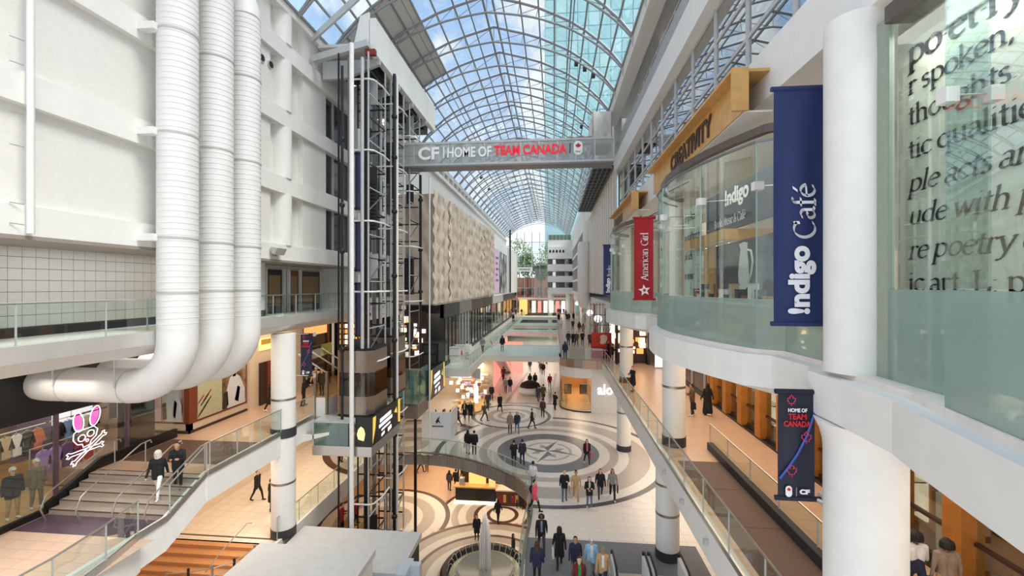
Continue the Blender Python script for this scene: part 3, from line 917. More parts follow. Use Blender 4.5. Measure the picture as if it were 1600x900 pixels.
# scaffold platform with dark gridded underside
sf = thing('scaffold_platform', 'suspended platform with dark gridded underside beside the hoarding', 'scaffold', (4.1, 46, 21.5))
MB().box(3.15, 4.9, 36, 57, 21.7, 21.85).build('deck', BLACK, sf)
for i in range(17):
    y = 36 + i * 1.3
    MB().box(3.15, 4.78, y - .04, y + .04, 21.58, 21.7).build('cross_bar', MGREY, sf)
for x in (3.2, 3.6, 4.0, 4.4, 4.75):
    MB().box(x - .03, x + .03, 36, 57, 21.55, 21.62).build('runner', MGREY, sf)
for i in range(9):
    y = 36 + i * 2.6
    MB().tube([(3.2, y, 21.8), (3.2, y, 24.6)], .04, 6).build('upright', STEEL, sf)
    if i < 8:
        MB().tube([(3.2, y, 21.9), (3.2, y + 2.6, 24.4)], .03, 6).build('brace', STEEL, sf)
for z in (22.8, 23.8, 24.6):
    MB().tube([(3.2, 36, z), (3.2, 56.8, z)], .035, 6).build('guard_rail', STEEL, sf)
def sheet(name, o, u, v, nu, nv, depth, m, parent=None, seed=1, fold=(9, .6), smooth=True, thick=None):
    """hanging cloth: o + s*u + t*v displaced along the normal by draped folds"""
    o = Vector(o); u = Vector(u); v = Vector(v); nn = u.cross(v).normalized()
    rr = random.Random(seed)
    ph = [rr.uniform(0, 6.28) for _ in range(8)]
    b = MB(); vs = []
    for side in (0, 1):
        for j in range(nv + 1):
            for i in range(nu + 1):
                s = i / nu; t = j / nv
                sw = s * fold[0]
                k = sw - math.floor(sw)
                sag = 4 * k * (1 - k)
                dz = math.sin(s * fold[0] * 2 * PI + ph[0]) * .5 + .5 * math.sin(t * 34 * fold[1] - sag * 5 + ph[1] + s * 7) * (.35 + .65 * sag) + .4 * math.sin(t * 61 * fold[1] - sag * 8 + ph[2] + math.sin(s * 40))
                vs.append(o + u * s + v * t + nn * (dz * depth + (thick or .03) * side))
    w = nu + 1; N = w * (nv + 1)
    fs = []
    for j in range(nv):
        for i in range(nu):
            a = j * w + i
            fs.append((a, a + 1, a + w + 1, a + w))
            fs.append((N + a, N + a + w, N + a + w + 1, N + a + 1))
    for i in range(nu):
        fs.append((i, N + i, N + i + 1, i + 1)); a = nv * w + i
        fs.append((a, a + 1, N + a + 1, N + a))
    for j in range(nv):
        a = j * w; fs.append((a, a + w, N + a + w, N + a)); a = j * w + nu
        fs.append((a, N + a, N + a + w, a + w))
    b.add(vs, fs)
    return b.build(name, m, parent, smooth)
wr = thing('wrapped_scaffold', 'white plastic sheeting wrapped round a scaffold end above the bridge sign', 'sheeting', (3.9, 33.5, 22.6))
WRAP = mat('plastic_white', srgb(226, 222, 214), .4, var=.06, scale=1)
sheet('front_sheet', (2.9, 33.3, 22.7), (1.5, 0, 0), (.0, .1, 2.5), 14, 18, .05, WRAP, wr, 3, (2, .25))
sheet('side_sheet', (2.9, 35.6, 22.7), (0, -2.3, 0), (0, 0, 2.3), 14, 18, .05, WRAP, wr, 4, (2, .25))
MB().box(2.95, 4.35, 33.4, 35.6, 22.55, 22.7).build('platform', BLACK, wr)
for x in (2.95, 4.3):
    MB().tube([(x, 33.25, 22.0), (x, 33.25, 25.2)], .04, 6).build('upright', STEEL, wr)
# ================================================================== left upper wall
wl = struct(thing('wall_left', 'white panelled upper wall behind the three ducts', 'wall', (-13.2, 13, 13.2)))
def wl_panel(y0, y1, z0, z1, x=-13.25, name='panel'):
    return MB().box(-13.8, x, y0, y1, z0, z1).build(name, WHITE2, wl)
LV = [13.2, 16.5, 19.8, 23.1]
for z in LV:
    MB().box(-13.8, -13.02, -2, 27.6, z, z + .8).build('ledge_beam', WHITE, wl)
for a, z in enumerate(LV):
    zt = (z + 3.3) if a < 3 else 26.0
    wl_panel(-2, 7.0, z + .8, zt)
    if a == 2:
        wl_panel(10.9, 16.4, z + .8, zt, -13.35)
    else:
        wl_panel(7.03, 16.4, z + .8, zt)
    wl_panel(16.43, 19.2, z + .8, zt, -13.2)
    MB().box(-13.8, -13.5, 19.2, 21.85, z + .8, zt).build('niche_back', WHITE2, wl)
    MB().cyl(-13.5, 20.35, z + .8, zt, .55, 28).build('half_round_pilaster', WHITE, wl, True)
    wl_panel(21.85, 24.2, z + .8, zt, -13.2)
    if a == 3:
        wl_panel(24.2, 27.6, z + .8, zt, -13.2)
    MB().box(-13.8, -13.25, 24.2, 27.6, z + .8, z + .95).build('sill', WHITE, wl)
MB().box(-13.8, -13.5, 7.03, 10.9, 20.6, 23.1).build('dark_recess', BLACK, wl)
for i in range(5):
    y = 16.7 + i * .62
    MB().tube([(-13.22, y, 22.35), (-13.14, y, 22.35)], .2, 16).build('porthole_rim', LGREY, wl)
    MB().tube([(-13.2, y, 22.35), (-13.13, y, 22.35)], .15, 16).build('porthole', BLACK, wl)
for a, z in enumerate(LV[:3]):
    w = thing('window_%d' % (3 + a), ['lowest', 'middle', 'top'][a] + ' dark window at the end of the white wall beside the elevators', 'window', (-13.2, 25.6, z + .95)); struct(w)
    MB().box(-13.6, -13.4, 24.25, 27.4, z + .95, z + 3.3).build('glazing', G_DARK, w)
    for y in (24.25, 25.25, 26.5, 27.35):
        MB().box(-13.4, -13.28, y - .04, y + .04, z + .95, z + 3.3).build('frame_bar', LGREY, w)
# a slim white downpipe and its fittings
dp = thing('downpipe', 'slim white downpipe on the left wall', 'pipe', (-12.9, 9.6, 13.3))
MB().tube([(-12.9, 9.6, 13.3), (-12.9, 9.6, 25.2)], .075, 10).build('pipe', WHITE, dp, True)
for z in (13.5, 14.0, 15.4, 16.2, 17.4, 18.0, 19.3):
    MB().tube([(-12.9, 9.47, z), (-13.0, 9.25, z + .02)], .012, 5).build('clip', GREY, dp)
# floodlight on the lowest ledge
fl_ = thing('wall_floodlight', 'small grey wedge floodlight on the lowest white ledge', 'floodlight', (-12.9, 19.2, 13.5))
MB().extr([(-12.95, 18.85, 13.55), (-12.75, 18.85, 13.45), (-12.6, 18.85, 13.75), (-12.95, 18.85, 13.8)], (0, .7, 0)).build('housing', LGREY, fl_)
MB().box(-13.02, -12.93, 19.1, 19.3, 13.4, 13.75).build('arm', GREY, fl_)

# ---- level-two recess with white wall tiles
rc = struct(thing('wall_tiled', 'white tiled recess wall above the left deck', 'wall', (-15.7, 10, 10.5)))
curve = [(-14.2, 2), (-14.2, 8.6), (-14.3, 9.4), (-14.6, 10.05), (-15.1, 10.5), (-15.6, 10.7)]
curve2 = [(-15.6, 10.7), (-15.6, 16.9)]
MB().wallstrip(curve, 10.5, 13.25, .2, 0, 1).build('backing', GROUT, rc)
MB().wallstrip(curve2, 10.5, 13.25, .2, 0, 1).build('backing', GROUT, rc)
MB().wallstrip([(x + .03, y) for x, y in curve], 10.5, 10.78, .04, 0, 1).build('black_skirting', CHAR, rc)
MB().wallstrip([(x + .03, y) for x, y in curve2], 10.5, 10.78, .04, 0, 1).build('black_skirting', CHAR, rc)
def tile_run(poly, t):
    P = [Vector((*p, 0)) for p in poly]
    acc = []
    for a, b in zip(P[:-1], P[1:]):
        L = (b - a).length; k = max(1, round(L / t))
        for i in range(k):
            acc.append((a.lerp(b, i / k), a.lerp(b, (i + 1) / k)))
    return acc
nt_ = 0
src = {}
for poly in ([(-14.2, 6.2), (-14.2, 8.6), (-14.3, 9.4), (-14.6, 10.05), (-15.1, 10.5), (-15.6, 10.7)], curve2):
    for a, b in tile_run(poly, .34):
        d = (b - a); L = d.length; d.normalize()
        for r in range(7):
            if nt_ >= 298: break
            z = 10.8 + r * .345
            if 'q' not in src:
                o = MB().box(0, .012, 0, 1, 0, .33).build('tile', TILEW, rc)
                src['q'] = o; ORG[o.name] = Vector()
                for v_ in o.data.vertices: v_.co += ORG[rc.name]
            else:
                o = clone(src['q'], rc)
            w0 = ORG[rc.name]
            o.location = Vector((a.x + .01, a.y, z)) - w0
            o.rotation_euler = (0, 0, math.atan2(d.y, d.x) - PI / 2)
            o.scale = (1, L - .012, 1)
            nt_ += 1
struct(MB().box(-16, -13.0, -2, 27.6, 13.15, 13.25).build('ceiling', mat('soffit_taupe', srgb(150, 140, 130), .7)), 'taupe soffit over the upper left deck', 'ceiling')
# beyond the ducts: tiled wall, doors
w2 = struct(thing('wall_beyond_ducts', 'white tiled wall and dark shop doors behind the upper left deck', 'wall', (-15.4, 22, 10.5)))
MB().box(-15.7, -15.5, 16.9, 27.8, 10.5, 13.2).build('backing', grid_mat('small_tile', srgb(224, 222, 216), srgb(176, 174, 168), .34, .34, .3, .012, 'YZ'), w2)
MB().box(-15.5, -15.46, 16.9, 24.0, 10.5, 10.78).build('black_skirting', CHAR, w2)
MB().box(-15.5, -12.95, 27.6, 27.75, 10.5, 13.2).build('end_wall', WHITE2, w2)
MB().cyl(-14.9, 20.4, 10.5, 13.2, .5, 28).build('round_pillar', WHITE, w2, True)
MB().cyl(-14.9, 20.4, 10.5, 10.8, .52, 28).build('pillar_base', CHAR, w2, True)
for y0, y1, m in ((22.0, 23.4, CHAR), (24.0, 25.0, WOODD), (25.2, 27.4, G_DARK)):
    MB().box(-15.45, -15.38, y0, y1, 10.5, 12.9).build('door_leaf', m, w2)
    MB().box(-15.37, -15.34, y0 + .2, y1 - .2, 10.9, 12.6).build('door_glass', mat('amber_room', srgb(150, 120, 84), .3), w2)
for y in (21.9, 23.5, 23.95, 25.1, 27.45):
    MB().box(-15.42, -15.25, y - .06, y + .06, 10.5, 13.0).build('door_post', WHITE, w2)

# ================================================================== ducts
def duct(y, x, r, zb, xend, idx, ztop=25.3):
    lab = ['nearest', 'middle', 'farthest'][idx] + ' of three thick white ribbed air ducts'
    d = thing('air_duct', lab, 'duct', (x, y, zb), 'three white air ducts')
    rb_ = 1.0 + r
    # vertical shaft with fine ribs
    prof = []
    z = zb + rb_ + .35
    while z < 23.8 - .6 * idx:
        prof += [(r, z), (r, z + .17), (r + .012, z + .178), (r, z + .186)]
        z += .19
    zt = z
    MB().lathe(x, y, prof, 32).build('ribbed_shaft', DUCT, d, True)
    path = [(x - (1 - math.cos(t)) * 1.5, y, zt + math.sin(t) * 1.5) for t in [PI / 2 * i / 8 for i in range(9)]]
    MB().tube(path, r, 28).build('top_elbow', DUCT, d, True)
    # lower elbow turning to the left
    path = [(x, y, zb + rb_ + .36)] + [(x - rb_ * (1 - math.cos(t)), y, zb + rb_ - rb_ * math.sin(t)) for t in [PI / 2 * i / 12 for i in range(13)]]
    k = len(path)
    MB().tube(path, r, 32).build('bottom_elbow', DUCT, d, True)
    if idx == 0:
        MB().tube([(x - rb_, y, zb), (xend + 1.0, y, zb), (xend + .55, y + .1, zb), (xend + .2, y + .5, zb), (xend, y + 1.1, zb)], r, 32).build('horizontal_run', DUCT, d, True)
        for q in (-13.9, -16.1):
            MB().tube([(q, y - r - .005 if False else y, zb)] * 1 + [(q + .03, y, zb)], r + .012, 32).build('run_joint', SEAM, d, True)
            MB().tube([(q, y - r - .02, zb + .05), (q, y - r - .02, 9.7)], .025, 6).build('hanger_rod', LGREY, d)
    else:
        MB().tube([(x - rb_, y, zb), (xend, y, zb)], r, 28).build('horizontal_run', DUCT, d, True)
    for z in (zb + 3.1, 13.55, 16.9, 20.2, 23.2):
        if z < zt:
            MB().cyl(x, y, z - .03, z + .03, r + .022, 32).build('joint_band', SEAM, d, True)
            if z > 13:
                MB().box(-13.05, x - .2, y - r - .12, y - r + .15, z - .12, z + .1).build('wall_bracket', WHITE, d)
    return d
duct(13.15, -12.25, .56, 8.7, -17.9, 0)
duct(14.75, -12.25, .56, 8.75, -16.5, 1)
duct(16.25, -12.25, .56, 8.75, -16.5, 2)

# ================================================================== left eaves
ev = struct(thing('wall_eaves_left', 'white eaves band and clerestory under the far left vault', 'wall', (-13, 80, 20)))
MB().box(-13.3, -12.85, 34.6, 118, 20.0, 24.1).build('wall_band', WHITE2, ev)
MB().box(-13.2, -12.55, 34.6, 118, 24.1, 24.5).build('cornice', WHITE, ev)
MB().box(-13.2, -12.7, 34.6, 118, 25.3, 25.8).build('eaves_beam', WHITE, ev)
MB().box(-13.4, -13.2, 34.6, 118, 24.5, 25.3).build('clerestory_back', CHAR, ev)
for i in range(34):
    y = 35 + i * 2.4
    MB().box(-13.2, -12.6, y - .12, y + .12, 24.5, 25.3).build('eaves_post', WHITE, ev)
MB().box(-13.3, -12.85, 27.6, 34.6, 10.4, 24.2).build('wall_behind_lifts', WHITE2, ev)
for j, z in enumerate((11.2, 14.4, 17.6, 20.8)):
    for i in range(3):
        y = 28.2 + i * 2.1
        MB().box(-12.86, -12.8, y, y + 1.5, z, z + 2.3).build('dark_window', G_DARK, ev)
MB().box(-13.3, -12.95, -2, 27.6, 25.4, 26.0).build('parapet_cap', WHITE, ev)

# box beam over the elevators
bb = thing('box_beam', 'deep white box beam under the vault above the elevators', 'beam', (-9.8, 28.6, 24.6)); bb['kind'] = 'structure'
MB().box(-9.95, -9.6, 22.8, 34.7, 24.6, 26.55).build('face', WHITE, bb)
MB().box(-13.0, -9.95, 23.0, 34.7, 25.2, 25.35).build('soffit', WHITE2, bb)
MB().extr([(-10.9, 22.8, 24.9), (-9.98, 22.8, 24.9), (-9.98, 22.8, 26.9), (-10.5, 22.8, 26.7)], (0, .12, 0)).build('end_cap', WHITE, bb)
MB().box(-10.1, -9.55, 22.55, 22.8, 24.45, 24.75).build('red_stop', mat('oxide_red', srgb(130, 44, 32), .6), bb)
for y in (23.3, 26.4, 29.0, 32.2):
    MB().extr([(-9.6, y, 24.6), (-9.6, y, 24.3), (-11.6, y, 23.6), (-12.9, y, 23.6), (-12.9, y, 24.6)], (0, .22, 0)).build('corbel', LGREY, bb)
for y in (24.4, 27.6, 30.6, 33.4):
    MB().box(-12.4, -10.2, y, y + 1.2, 24.3, 25.15).build('hoist_machine', BLACK, bb)
# steel frame of the side vault at the near end
for a, b in (((-13.0, 22.6, 25.6), (-9.7, 22.6, 28.4)), ((-13.0, 22.4, 25.3), (-10.4, 22.4, 27.4))):
    MB().beam(a, b, .14, .2).build('raker', LGREY, bb)
MB().beam((-13.0, 22.5, 24.3), (-9.9, 22.5, 25.0), .3, .35).build('gutter', LGREY, bb)

# ================================================================== elevators
def pole(name, label, px, y, z0, z1, r, m, x, knobs=(), group='tall elevator guide poles'):
    o = thing(name, label, 'pole', (x, y, z0), group)
    MB().tube([(x, y, z0), (x, y, z1)], r, 12).build('shaft', m, o, True)
    for z in knobs:
        MB().lathe(x, y, [(r, z - .14), (r * 1.9, z - .06), (r * 1.9, z + .06), (r, z + .14)], 12).build('coupling', m, o, True)
    return o
pole('support_pole', 'thick pale grey pole standing nearest in front of the elevators', 0, 21.0, -5.5, 24.2, .11, WHITE, -10.1)
pole('support_pole', 'grey pole just right of the nearest pale pole', 0, 22.0, 5.1, 24.0, .09, LGREY, -10.0)
pole('guide_pole', 'thin black riser pipe left of the pale poles', 0, 21.6, 5.1, 23.4, .07, BLACK, -10.9, (8.7, 13.8, 16.2, 19.6))
pole('guide_pole', 'thick black post behind the first elevator cab', 0, 23.7, -5.5, 24.6, .12, BLACK, -10.5, (10.4, 14.1, 17.9))
pole('guide_pole', 'black riser pipe with round couplings beside the bridge sign', 0, 24.9, -5.5, 24.5, .09, BLACK, -9.35, (-1.6, 3.2, 8.8, 12.6, 16.4, 19.6, 22.0))
pole('support_pole', 'white pole carrying the left end of the bridge sign', 0, 25.2, -5.5, 24.5, .08, WHITE, -9.3)
pole('guide_pole', 'black riser pipe with couplings left of the tarpaulin', 0, 30.6, 5.0, 20.0, .09, BLACK, -9.55, (11.6, 14.6, 18.2))
pole('support_pole', 'white pole at the near edge of the tarpaulin', 0, 31.0, 0.0, 20.0, .06, WHITE, -9.0)
pole('support_pole', 'slim white pole in the second elevator shaft', 0, 28.0, -5.5, 23.5, .07, WHITE, -10.6)
pole('support_pole', 'slim grey pole in the second elevator shaft', 0, 26.9, 5.0, 24.3, .09, LGREY, -11.0)
BLUEL = ['upper', 'middle', 'lower']
for i, (z0, z1) in enumerate(((16.2, 19.4), (12.8, 15.6), (9.2, 12.2))):
    o = thing('counterweight_cylinder', BLUEL[i] + ' dark blue cylinder in the first elevator shaft', 'cylinder', (-10.75, 23.2, z0))
    MB().tube([(-10.75, 23.2, z0), (-10.75, 23.2, z1)], .2, 16).build('barrel', BLUE, o, True)
    MB().tube([(-10.75, 23.2, z1), (-10.75, 23.2, z1 + 1.3)], .1, 12).build('rod', LGREY, o, True)
    for z in (z0 + .08, z1 - .08):
        MB().tube([(-10.75, 23.2, z - .05), (-10.75, 23.2, z + .05)], .235, 16).build('band', BLACK, o, True)
def shaft(y0, y1, idx, z0=-5.5, z1=24.4):
    lab = ['first', 'second', 'third'][idx]
    s = thing('elevator_shaft', lab + ' open steel elevator shaft from the near end', 'elevator shaft', (-10.4, (y0 + y1) / 2, z0), 'open elevator shafts')
    for x in (-11.4, -9.75):
        for y in (y0, y1):
            MB().box(x - .03, x + .03, y - .05, y + .05, z0, z1).build('guide_rail', BLACK if x < -10 else LGREY, s)
    MB().box(-11.1, -10.9, y0 + .4, y0 + .55, z0, z1).build('cable_tray', MGREY, s)
    for q in (.9, 1.15, 1.4):
        MB().tube([(-10.3, y0 + q, z0), (-10.3, y0 + q, z1)], .022, 5).build('cable', BLACK, s)
    z = z0 + 1.5; i = 0
    while z < z1:
        MB().box(-11.4, -9.75, y1 - .03, y1 + .03, z - .04, z + .04).build('tie_bar', BLACK, s)
        MB().box(-9.78, -9.72, y0, y1, z - .025, z + .025).build('tie_bar', LGREY if i % 2 else BLACK, s)
        if i % 3 == 0:
            MB().tube([(-10.6, y0 - .05, z + .7), (-9.7, y0 - .05, z + .7), (-9.5, y0 + .1, z + .7), (-9.35, y0 + .9, z + .7), (-9.4, y1 - .3, z + .7)], .045, 8).build('hoop', WHITE, s)
        if i % 4 == 1:
            MB().box(-10.6, -10.1, y1 - .35, y1 - .25, z + .2, z + 1.6).build('service_panel', CHAR if i % 8 == 1 else LGREY, s)
        if i % 3 == 1:
            MB().beam((-9.75, y0, z), (-9.75, y1, z + 1.4), .05, .05).build('diagonal', MGREY, s)
        # small ladder rungs
        z += 1.25; i += 1
    for i in range(34):
        zz = 6 + i * .52
        MB().box(-11.3, -10.95, y1 - .12, y1 - .08, zz, zz + .03).build('ladder_rung', BLACK, s)
    # ribbed black counterweight
    zc = [15.2, 18.6, 11.4][idx]
    cwg = MB().box(-10.7, -10.05, y1 - .6, y1 - .3, zc, zc + 2.6).build('counterweight', BLACK, s)
    for i in range(12):
        MB().box(-10.72, -10.03, y1 - .62, y1 - .6, zc + .1 + i * .21, zc + .2 + i * .21).build('weight_plate', CHAR, cwg)
    return s
shaft(22.2, 24.5, 0)
shaft(25.4, 27.6, 1)
shaft(28.8, 31.0, 2, 5.0)
def cab(y0, y1, z0, label):
    c = thing('elevator_cab', label, 'elevator', (-10.4, (y0 + y1) / 2, z0), 'bronze elevator cabs')
    z1 = z0 + 3.35
    pl = [(-11.3, y0 + .15), (-10.3, y0), (-9.75, y0), (-9.42, y0 + .35), (-9.42, y1 - .35), (-9.75, y1), (-11.3, y1)]
    def band(a, b, m, nm, th=.05):
        MB().wallstrip(pl, a, b, th, 0, 1).build(nm, m, c)
    band(z0 + 2.2, z1, BRONZE, 'upper_cladding')
    band(z0, z0 + .95, BRONZE, 'lower_cladding')
    for (xa, ya), (xb, yb) in zip(pl[:-1], pl[1:]):
        MB().wallstrip([(xa, ya), (xb, yb)], z0 + .95, z0 + 2.2, .02, 0, 1).build('window_pane', glass('bronze_glass', (.62, .55, .48), .10), c)
    MB().prism(pl, z0 - .12, z0, ).build('cab_floor', BLACK, c)
    MB().prism(pl, z1, z1 + .12).build('cab_roof', BLACK, c)
    MB().box(-11.35, -11.28, y0 + .1, y1, z0, z1).build('back_wall', mat('cab_wood', srgb(150, 112, 82), .4), c)
    MB().tube([(-10.3, y0 + .12, z0 + 1.0), (-9.75, y0 + .12, z0 + 1.0), (-9.52, y0 + .4, z0 + 1.0), (-9.52, y1 - .4, z0 + 1.0)], .03, 8).build('handrail', STEEL, c)
    MB().box(-10.9, -10.2, y0 + .6, y1 - .5, z1 + .12, z1 + .45).build('roof_gear', CHAR, c)
    return c
cab(21.9, 24.3, 5.25, 'near bronze elevator cab with curved glass window')
cab(25.3, 27.4, 5.55, 'second bronze elevator cab behind the near one')

# landing box with the black and gold screen
lb = thing('elevator_landing', 'glass landing box with steel skirt below the elevator cabs', 'landing', (-10.8, 23, 3.4))
MB().prism([(-12.3, 21.2), (-9.15, 21.2), (-9.15, 25.2), (-12.3, 25.2)], 3.35, 3.85).build('skirt', STEEL, lb)
MB().box(-12.25, -10.4, 21.22, 21.25, 3.85, 5.0).build('front_glass', G_GREEN, lb)
MB().box(-12.25, -9.2, 21.25, 25.2, 5.0, 5.1).build('top_plate', LGREY, lb)
MB().box(-12.28, -12.22, 21.2, 21.3, 3.85, 5.0).build('corner_post', LGREY, lb)
LED = mat('led_black', srgb(16, 16, 18), .3)
def led(x, y0, y1, z0, z1, label, front):
    o = thing('display_screen', label, 'screen', (x, y0, z0))
    MB().box(x - .12, x, y0, y1, z0, z1).build('side_panel', LED, o)
    MB().box(x - .85, x - .12, y0, y0 + .12, z0, z1).build('front_panel', LED, o)
    L = y1 - y0; H = z1 - z0
    G1 = mat('screen_gold', srgb(228, 190, 70), .4, emit=(.9, .66, .16), estr=.5)
    Wm = mat('screen_white', (1, 1, 1), .4, emit=(1, 1, 1), estr=.7)
    S = lambda a, b: (x + .012, y0 + a * L, z0 + b * H)
    for pts in ([(.03, .98), (.12, .98), (.1, .55), (.02, .1)], [(.9, .98), (.98, .98), (.98, .05), (.9, .1)], [(.75, .6), (.84, .75), (.86, .5)]):
        MB().extr([S(*p) for p in pts], (.008, 0, 0)).build('gold_ribbon', G1, o)
    for i, wd in enumerate(('opening', 'celebrate', 'style & gifts')):
        pass
    for (a, b, w, h) in ((.25, .62, .38, .13), (.22, .44, .45, .12), (.3, .28, .3, .07), (.3, .08, .1, .1), (.52, .06, .12, .14)):
        MB().extr([S(a, b), S(a + w, b + .04), S(a + w, b + h + .04), S(a, b + h)], (.008, 0, 0)).build('script_stroke', Wm, o)
    xa = x - .85
    F = lambda a, b: (xa + a * .73, y0 - .012, z0 + b * H)
    MB().extr([F(.2, .25), F(.6, .2), F(.7, .45), F(.6, .62), F(.4, .7), F(.2, .6), F(.1, .42)], (0, .01, 0)).build('crest', mat('screen_cream', srgb(240, 224, 150), .4, emit=(.9, .8, .4), estr=.5), o)
    return o
led(-9.12, 21.15, 25.25, 3.88, 5.35, 'black and gold display screen under the near elevator cab', True)
led(-9.0, 31.2, 35.4, 3.6, 5.8, 'black and gold display screen beyond the second elevator', True)

# second landing glass box
l2 = thing('elevator_landing', 'green glass box below the second elevator shaft', 'landing', (-10.6, 30, 3.0))
MB().box(-11.6, -9.2, 28.7, 28.74, 3.9, 6.3).build('front_glass', G_GREEN, l2)
MB().box(-9.22, -9.18, 28.74, 31.2, 3.9, 6.3).build('side_glass', G_GREEN, l2)
MB().box(-11.6, -9.15, 28.7, 31.2, 3.0, 3.9).build('skirt', BRONZE, l2)
MB().box(-11.6, -9.15, 28.7, 31.2, 3.9, 4.0).build('floor_plate', STEEL, l2)
for x in (-11.45, -9.35):
    MB().box(x - .08, x + .08, 28.75, 28.91, -5.5, 3.0).build('support_leg', BLACK, l2)
for x in (-10.8, -10.0):
    MB().cyl(x, 30.2, 4.0, 5.9, .12, 10).build('buffer', mat('mint', srgb(170, 200, 196), .4), l2)

# level-one glass landing pod on the left gallery
pd = thing('landing_pod', 'bronze framed glass landing pod on the left gallery', 'balcony', (-12.4, 23.5, 4.3))
AMG = glass('amber_glass', (.75, .68, .55), .06, fres=.15)
MB().box(-12.8, -12.1, 22.3, 26, 4.55, 5.0).build('deck', LGREY, pd)
MB().box(-12.75, -12.15, 22.3, 22.38, 5.0, 6.0).build('solid_panel', WHITE, pd)
MB().box(-12.18, -12.1, 22.35, 24.9, 5.0, 5.95).build('solid_panel', WHITE, pd)
MB().box(-12.17, -12.13, 22.35, 24.9, 5.95, 7.3).build('glass_pane', AMG, pd)
MB().box(-12.78, -12.1, 22.32, 22.36, 6.0, 7.3).build('glass_pane', AMG, pd)
for x, y in ((-12.78, 22.34), (-12.13, 22.34), (-12.13, 24.9)):
    MB().box(x - .06, x + .06, y - .06, y + .06, 4.3, 7.4).build('post', BRONZE, pd)
for y in (22.4, 23.6, 24.8):
    MB().beam((-12.2, y, 7.35), (-13.8, y, 8.3), .06, .06).build('canopy_bar', LGREY, pd)
MB().add([(-12.15, 22.35, 7.36), (-12.15, 24.9, 7.36), (-13.8, 24.9, 8.32), (-13.8, 22.35, 8.32)], [(0, 1, 2, 3)]).build('canopy_glass', AMG, pd)
MB().extr([(-12.8, 21.2, 4.3), (-12.8, 21.2, 4.0), (-11.4, 21.2, 4.4), (-11.4, 21.2, 4.55)], (0, .25, 0)).build('white_bracket', WHITE, pd)

# ================================================================== bridge sign
br = thing('bridge_sign', 'grey mesh truss bridge sign spanning the atrium', 'sign', (-3.4, 28.5, 20.1))
xa, xb, y0, y1, z0, z1 = -10.55, 3.85, 28.5, 29.6, 20.12, 21.55
for z in (z0, z1):
    for y in (y0, y1):
        MB().box(xa, xb, y - .06, y + .06, z - .07, z + .07).build('chord', LGREY, br)
MB().box(xa, xb, y0 - .05, y1 + .05, z0 - .16, z0 - .08).build('deck', MGREY, br)
for i in range(13):
    x = xa + (xb - xa) * i / 12
    MB().box(x - .04, x + .04, y0 - .03, y0 + .03, z0, z1).build('vertical', LGREY, br)
    if i < 12:
        x2 = xa + (xb - xa) * (i + 1) / 12
        MB().beam((x, y1, z0 if i % 2 else z1), (x2, y1, z1 if i % 2 else z0), .06, .06).build('diagonal', LGREY, br)
MSH = glass('mesh_panel', (.8, .8, .79), .02, srgb(220, 222, 218), .42, fres=.05)
for i in range(12):
    x = xa + (xb - xa) * i / 12
    MB().box(x + .05, x + 1.15, y0 - .02, y0 - .005, z0 + .08, z1 - .08).build('mesh_panel', MSH, br)
WL = mat('letter_white', srgb(245, 245, 243), .4)
yl = y0 - .12
text('letters_white', 'CF', (-9.0, yl, 20.42), (1, 0, 0), (0, 0, 1), 1.42, .84, WL, br, .03, .06)
MB().box(-7.3, -7.23, yl - .05, yl, 20.5, 21.25).build('divider_bar', WL, br)
text('letters_white', 'HOME OF', (-7.02, yl, 20.52), (1, 0, 0), (0, 0, 1), 2.95, .68, WL, br, .02, .06)
text('letters_red', 'TEAM CANADA', (-3.9, yl, 20.58), (1, 0, 0), (0, 0, 1), 4.75, .64, mat('letter_red', srgb(214, 20, 36), .4, emit=(.7, .02, .04), estr=.35), br, .03, .06)
MB().box(1.03, 1.09, yl - .05, yl, 20.62, 21.22).build('divider_bar', BLACK, br)
em = MB().extr([(1.58 + .3 * math.cos(t) * .95, yl, 20.93 + .28 * math.sin(t) + (.17 if math.sin(t) > 0 else -.17)) for t in [2 * PI * i / 28 for i in range(28)]], (0, .05, 0)).build('emblem', WL, br)
LEAF = [(0, -.5), (.03, -.22), (.3, -.26), (.26, -.14), (.5, .06), (.43, .1), (.48, .28), (.33, .25), (.29, .33), (.17, .2), (.21, .46), (.12, .41), (0, .62)]
LEAF = LEAF + [(-x, z) for x, z in LEAF[-2:0:-1]]
MB().extr([(1.58 + x * .38, yl - .012, 21.05 + z * .34) for x, z in LEAF], (0, .01, 0)).build('maple_leaf', RED, em)
for i in range(5):
    a = i * .07 - .14
    MB().tube([(1.58 + a + .035 * math.cos(t), yl - .012, 20.72 - (i % 2) * .04 + .035 * math.sin(t)) for t in [2 * PI * j / 10 for j in range(10)]], .008, 4, closed=True).build('ring', [RED, BLACK, GOLD, BLUE, GREY][i], em)
sheet('loose_sheeting', (.9, 28.4, 21.65), (1.6, 0, 0), (0, 1.0, .25), 10, 8, .05, WRAP, br, 8, (2, .3))

# ================================================================== tarpaulin
tp = thing('tarpaulin', 'huge beige tarpaulin hung over the far left upper facade', 'tarpaulin', (-9.6, 50, 10.55))
for i in range(7):
    y = 34.6 + i * 5.0
    sheet('tarp_sheet', (-9.62 + .02 * (i % 2), y - .2, 10.55 + .02 * i), (0, 5.4, 0), (0, 0, 9.2 + .12 * i), 44, 90, .17, TARP, tp, 20 + i, (3, .8))
sheet('end_sheet', (-12.7, 34.6, 10.5), (3.1, 0, 0), (0, 0, 9.0), 20, 50, .07, TARP, tp, 50, (1, .45))
MB().box(-12.8, -9.7, 34.7, 69.5, 10.42, 10.55).build('ledge', MGREY, tp)
MB().box(-9.75, -9.55, 34.5, 69.6, 10.42, 10.5).build('steel_edge', STEEL, tp)
sheet('tail_sheet', (-9.5, 63.5, 8.6), (0, 1.2, 0), (0, 0, 2.2), 8, 14, .06, TARP, tp, 61, (1, .3))
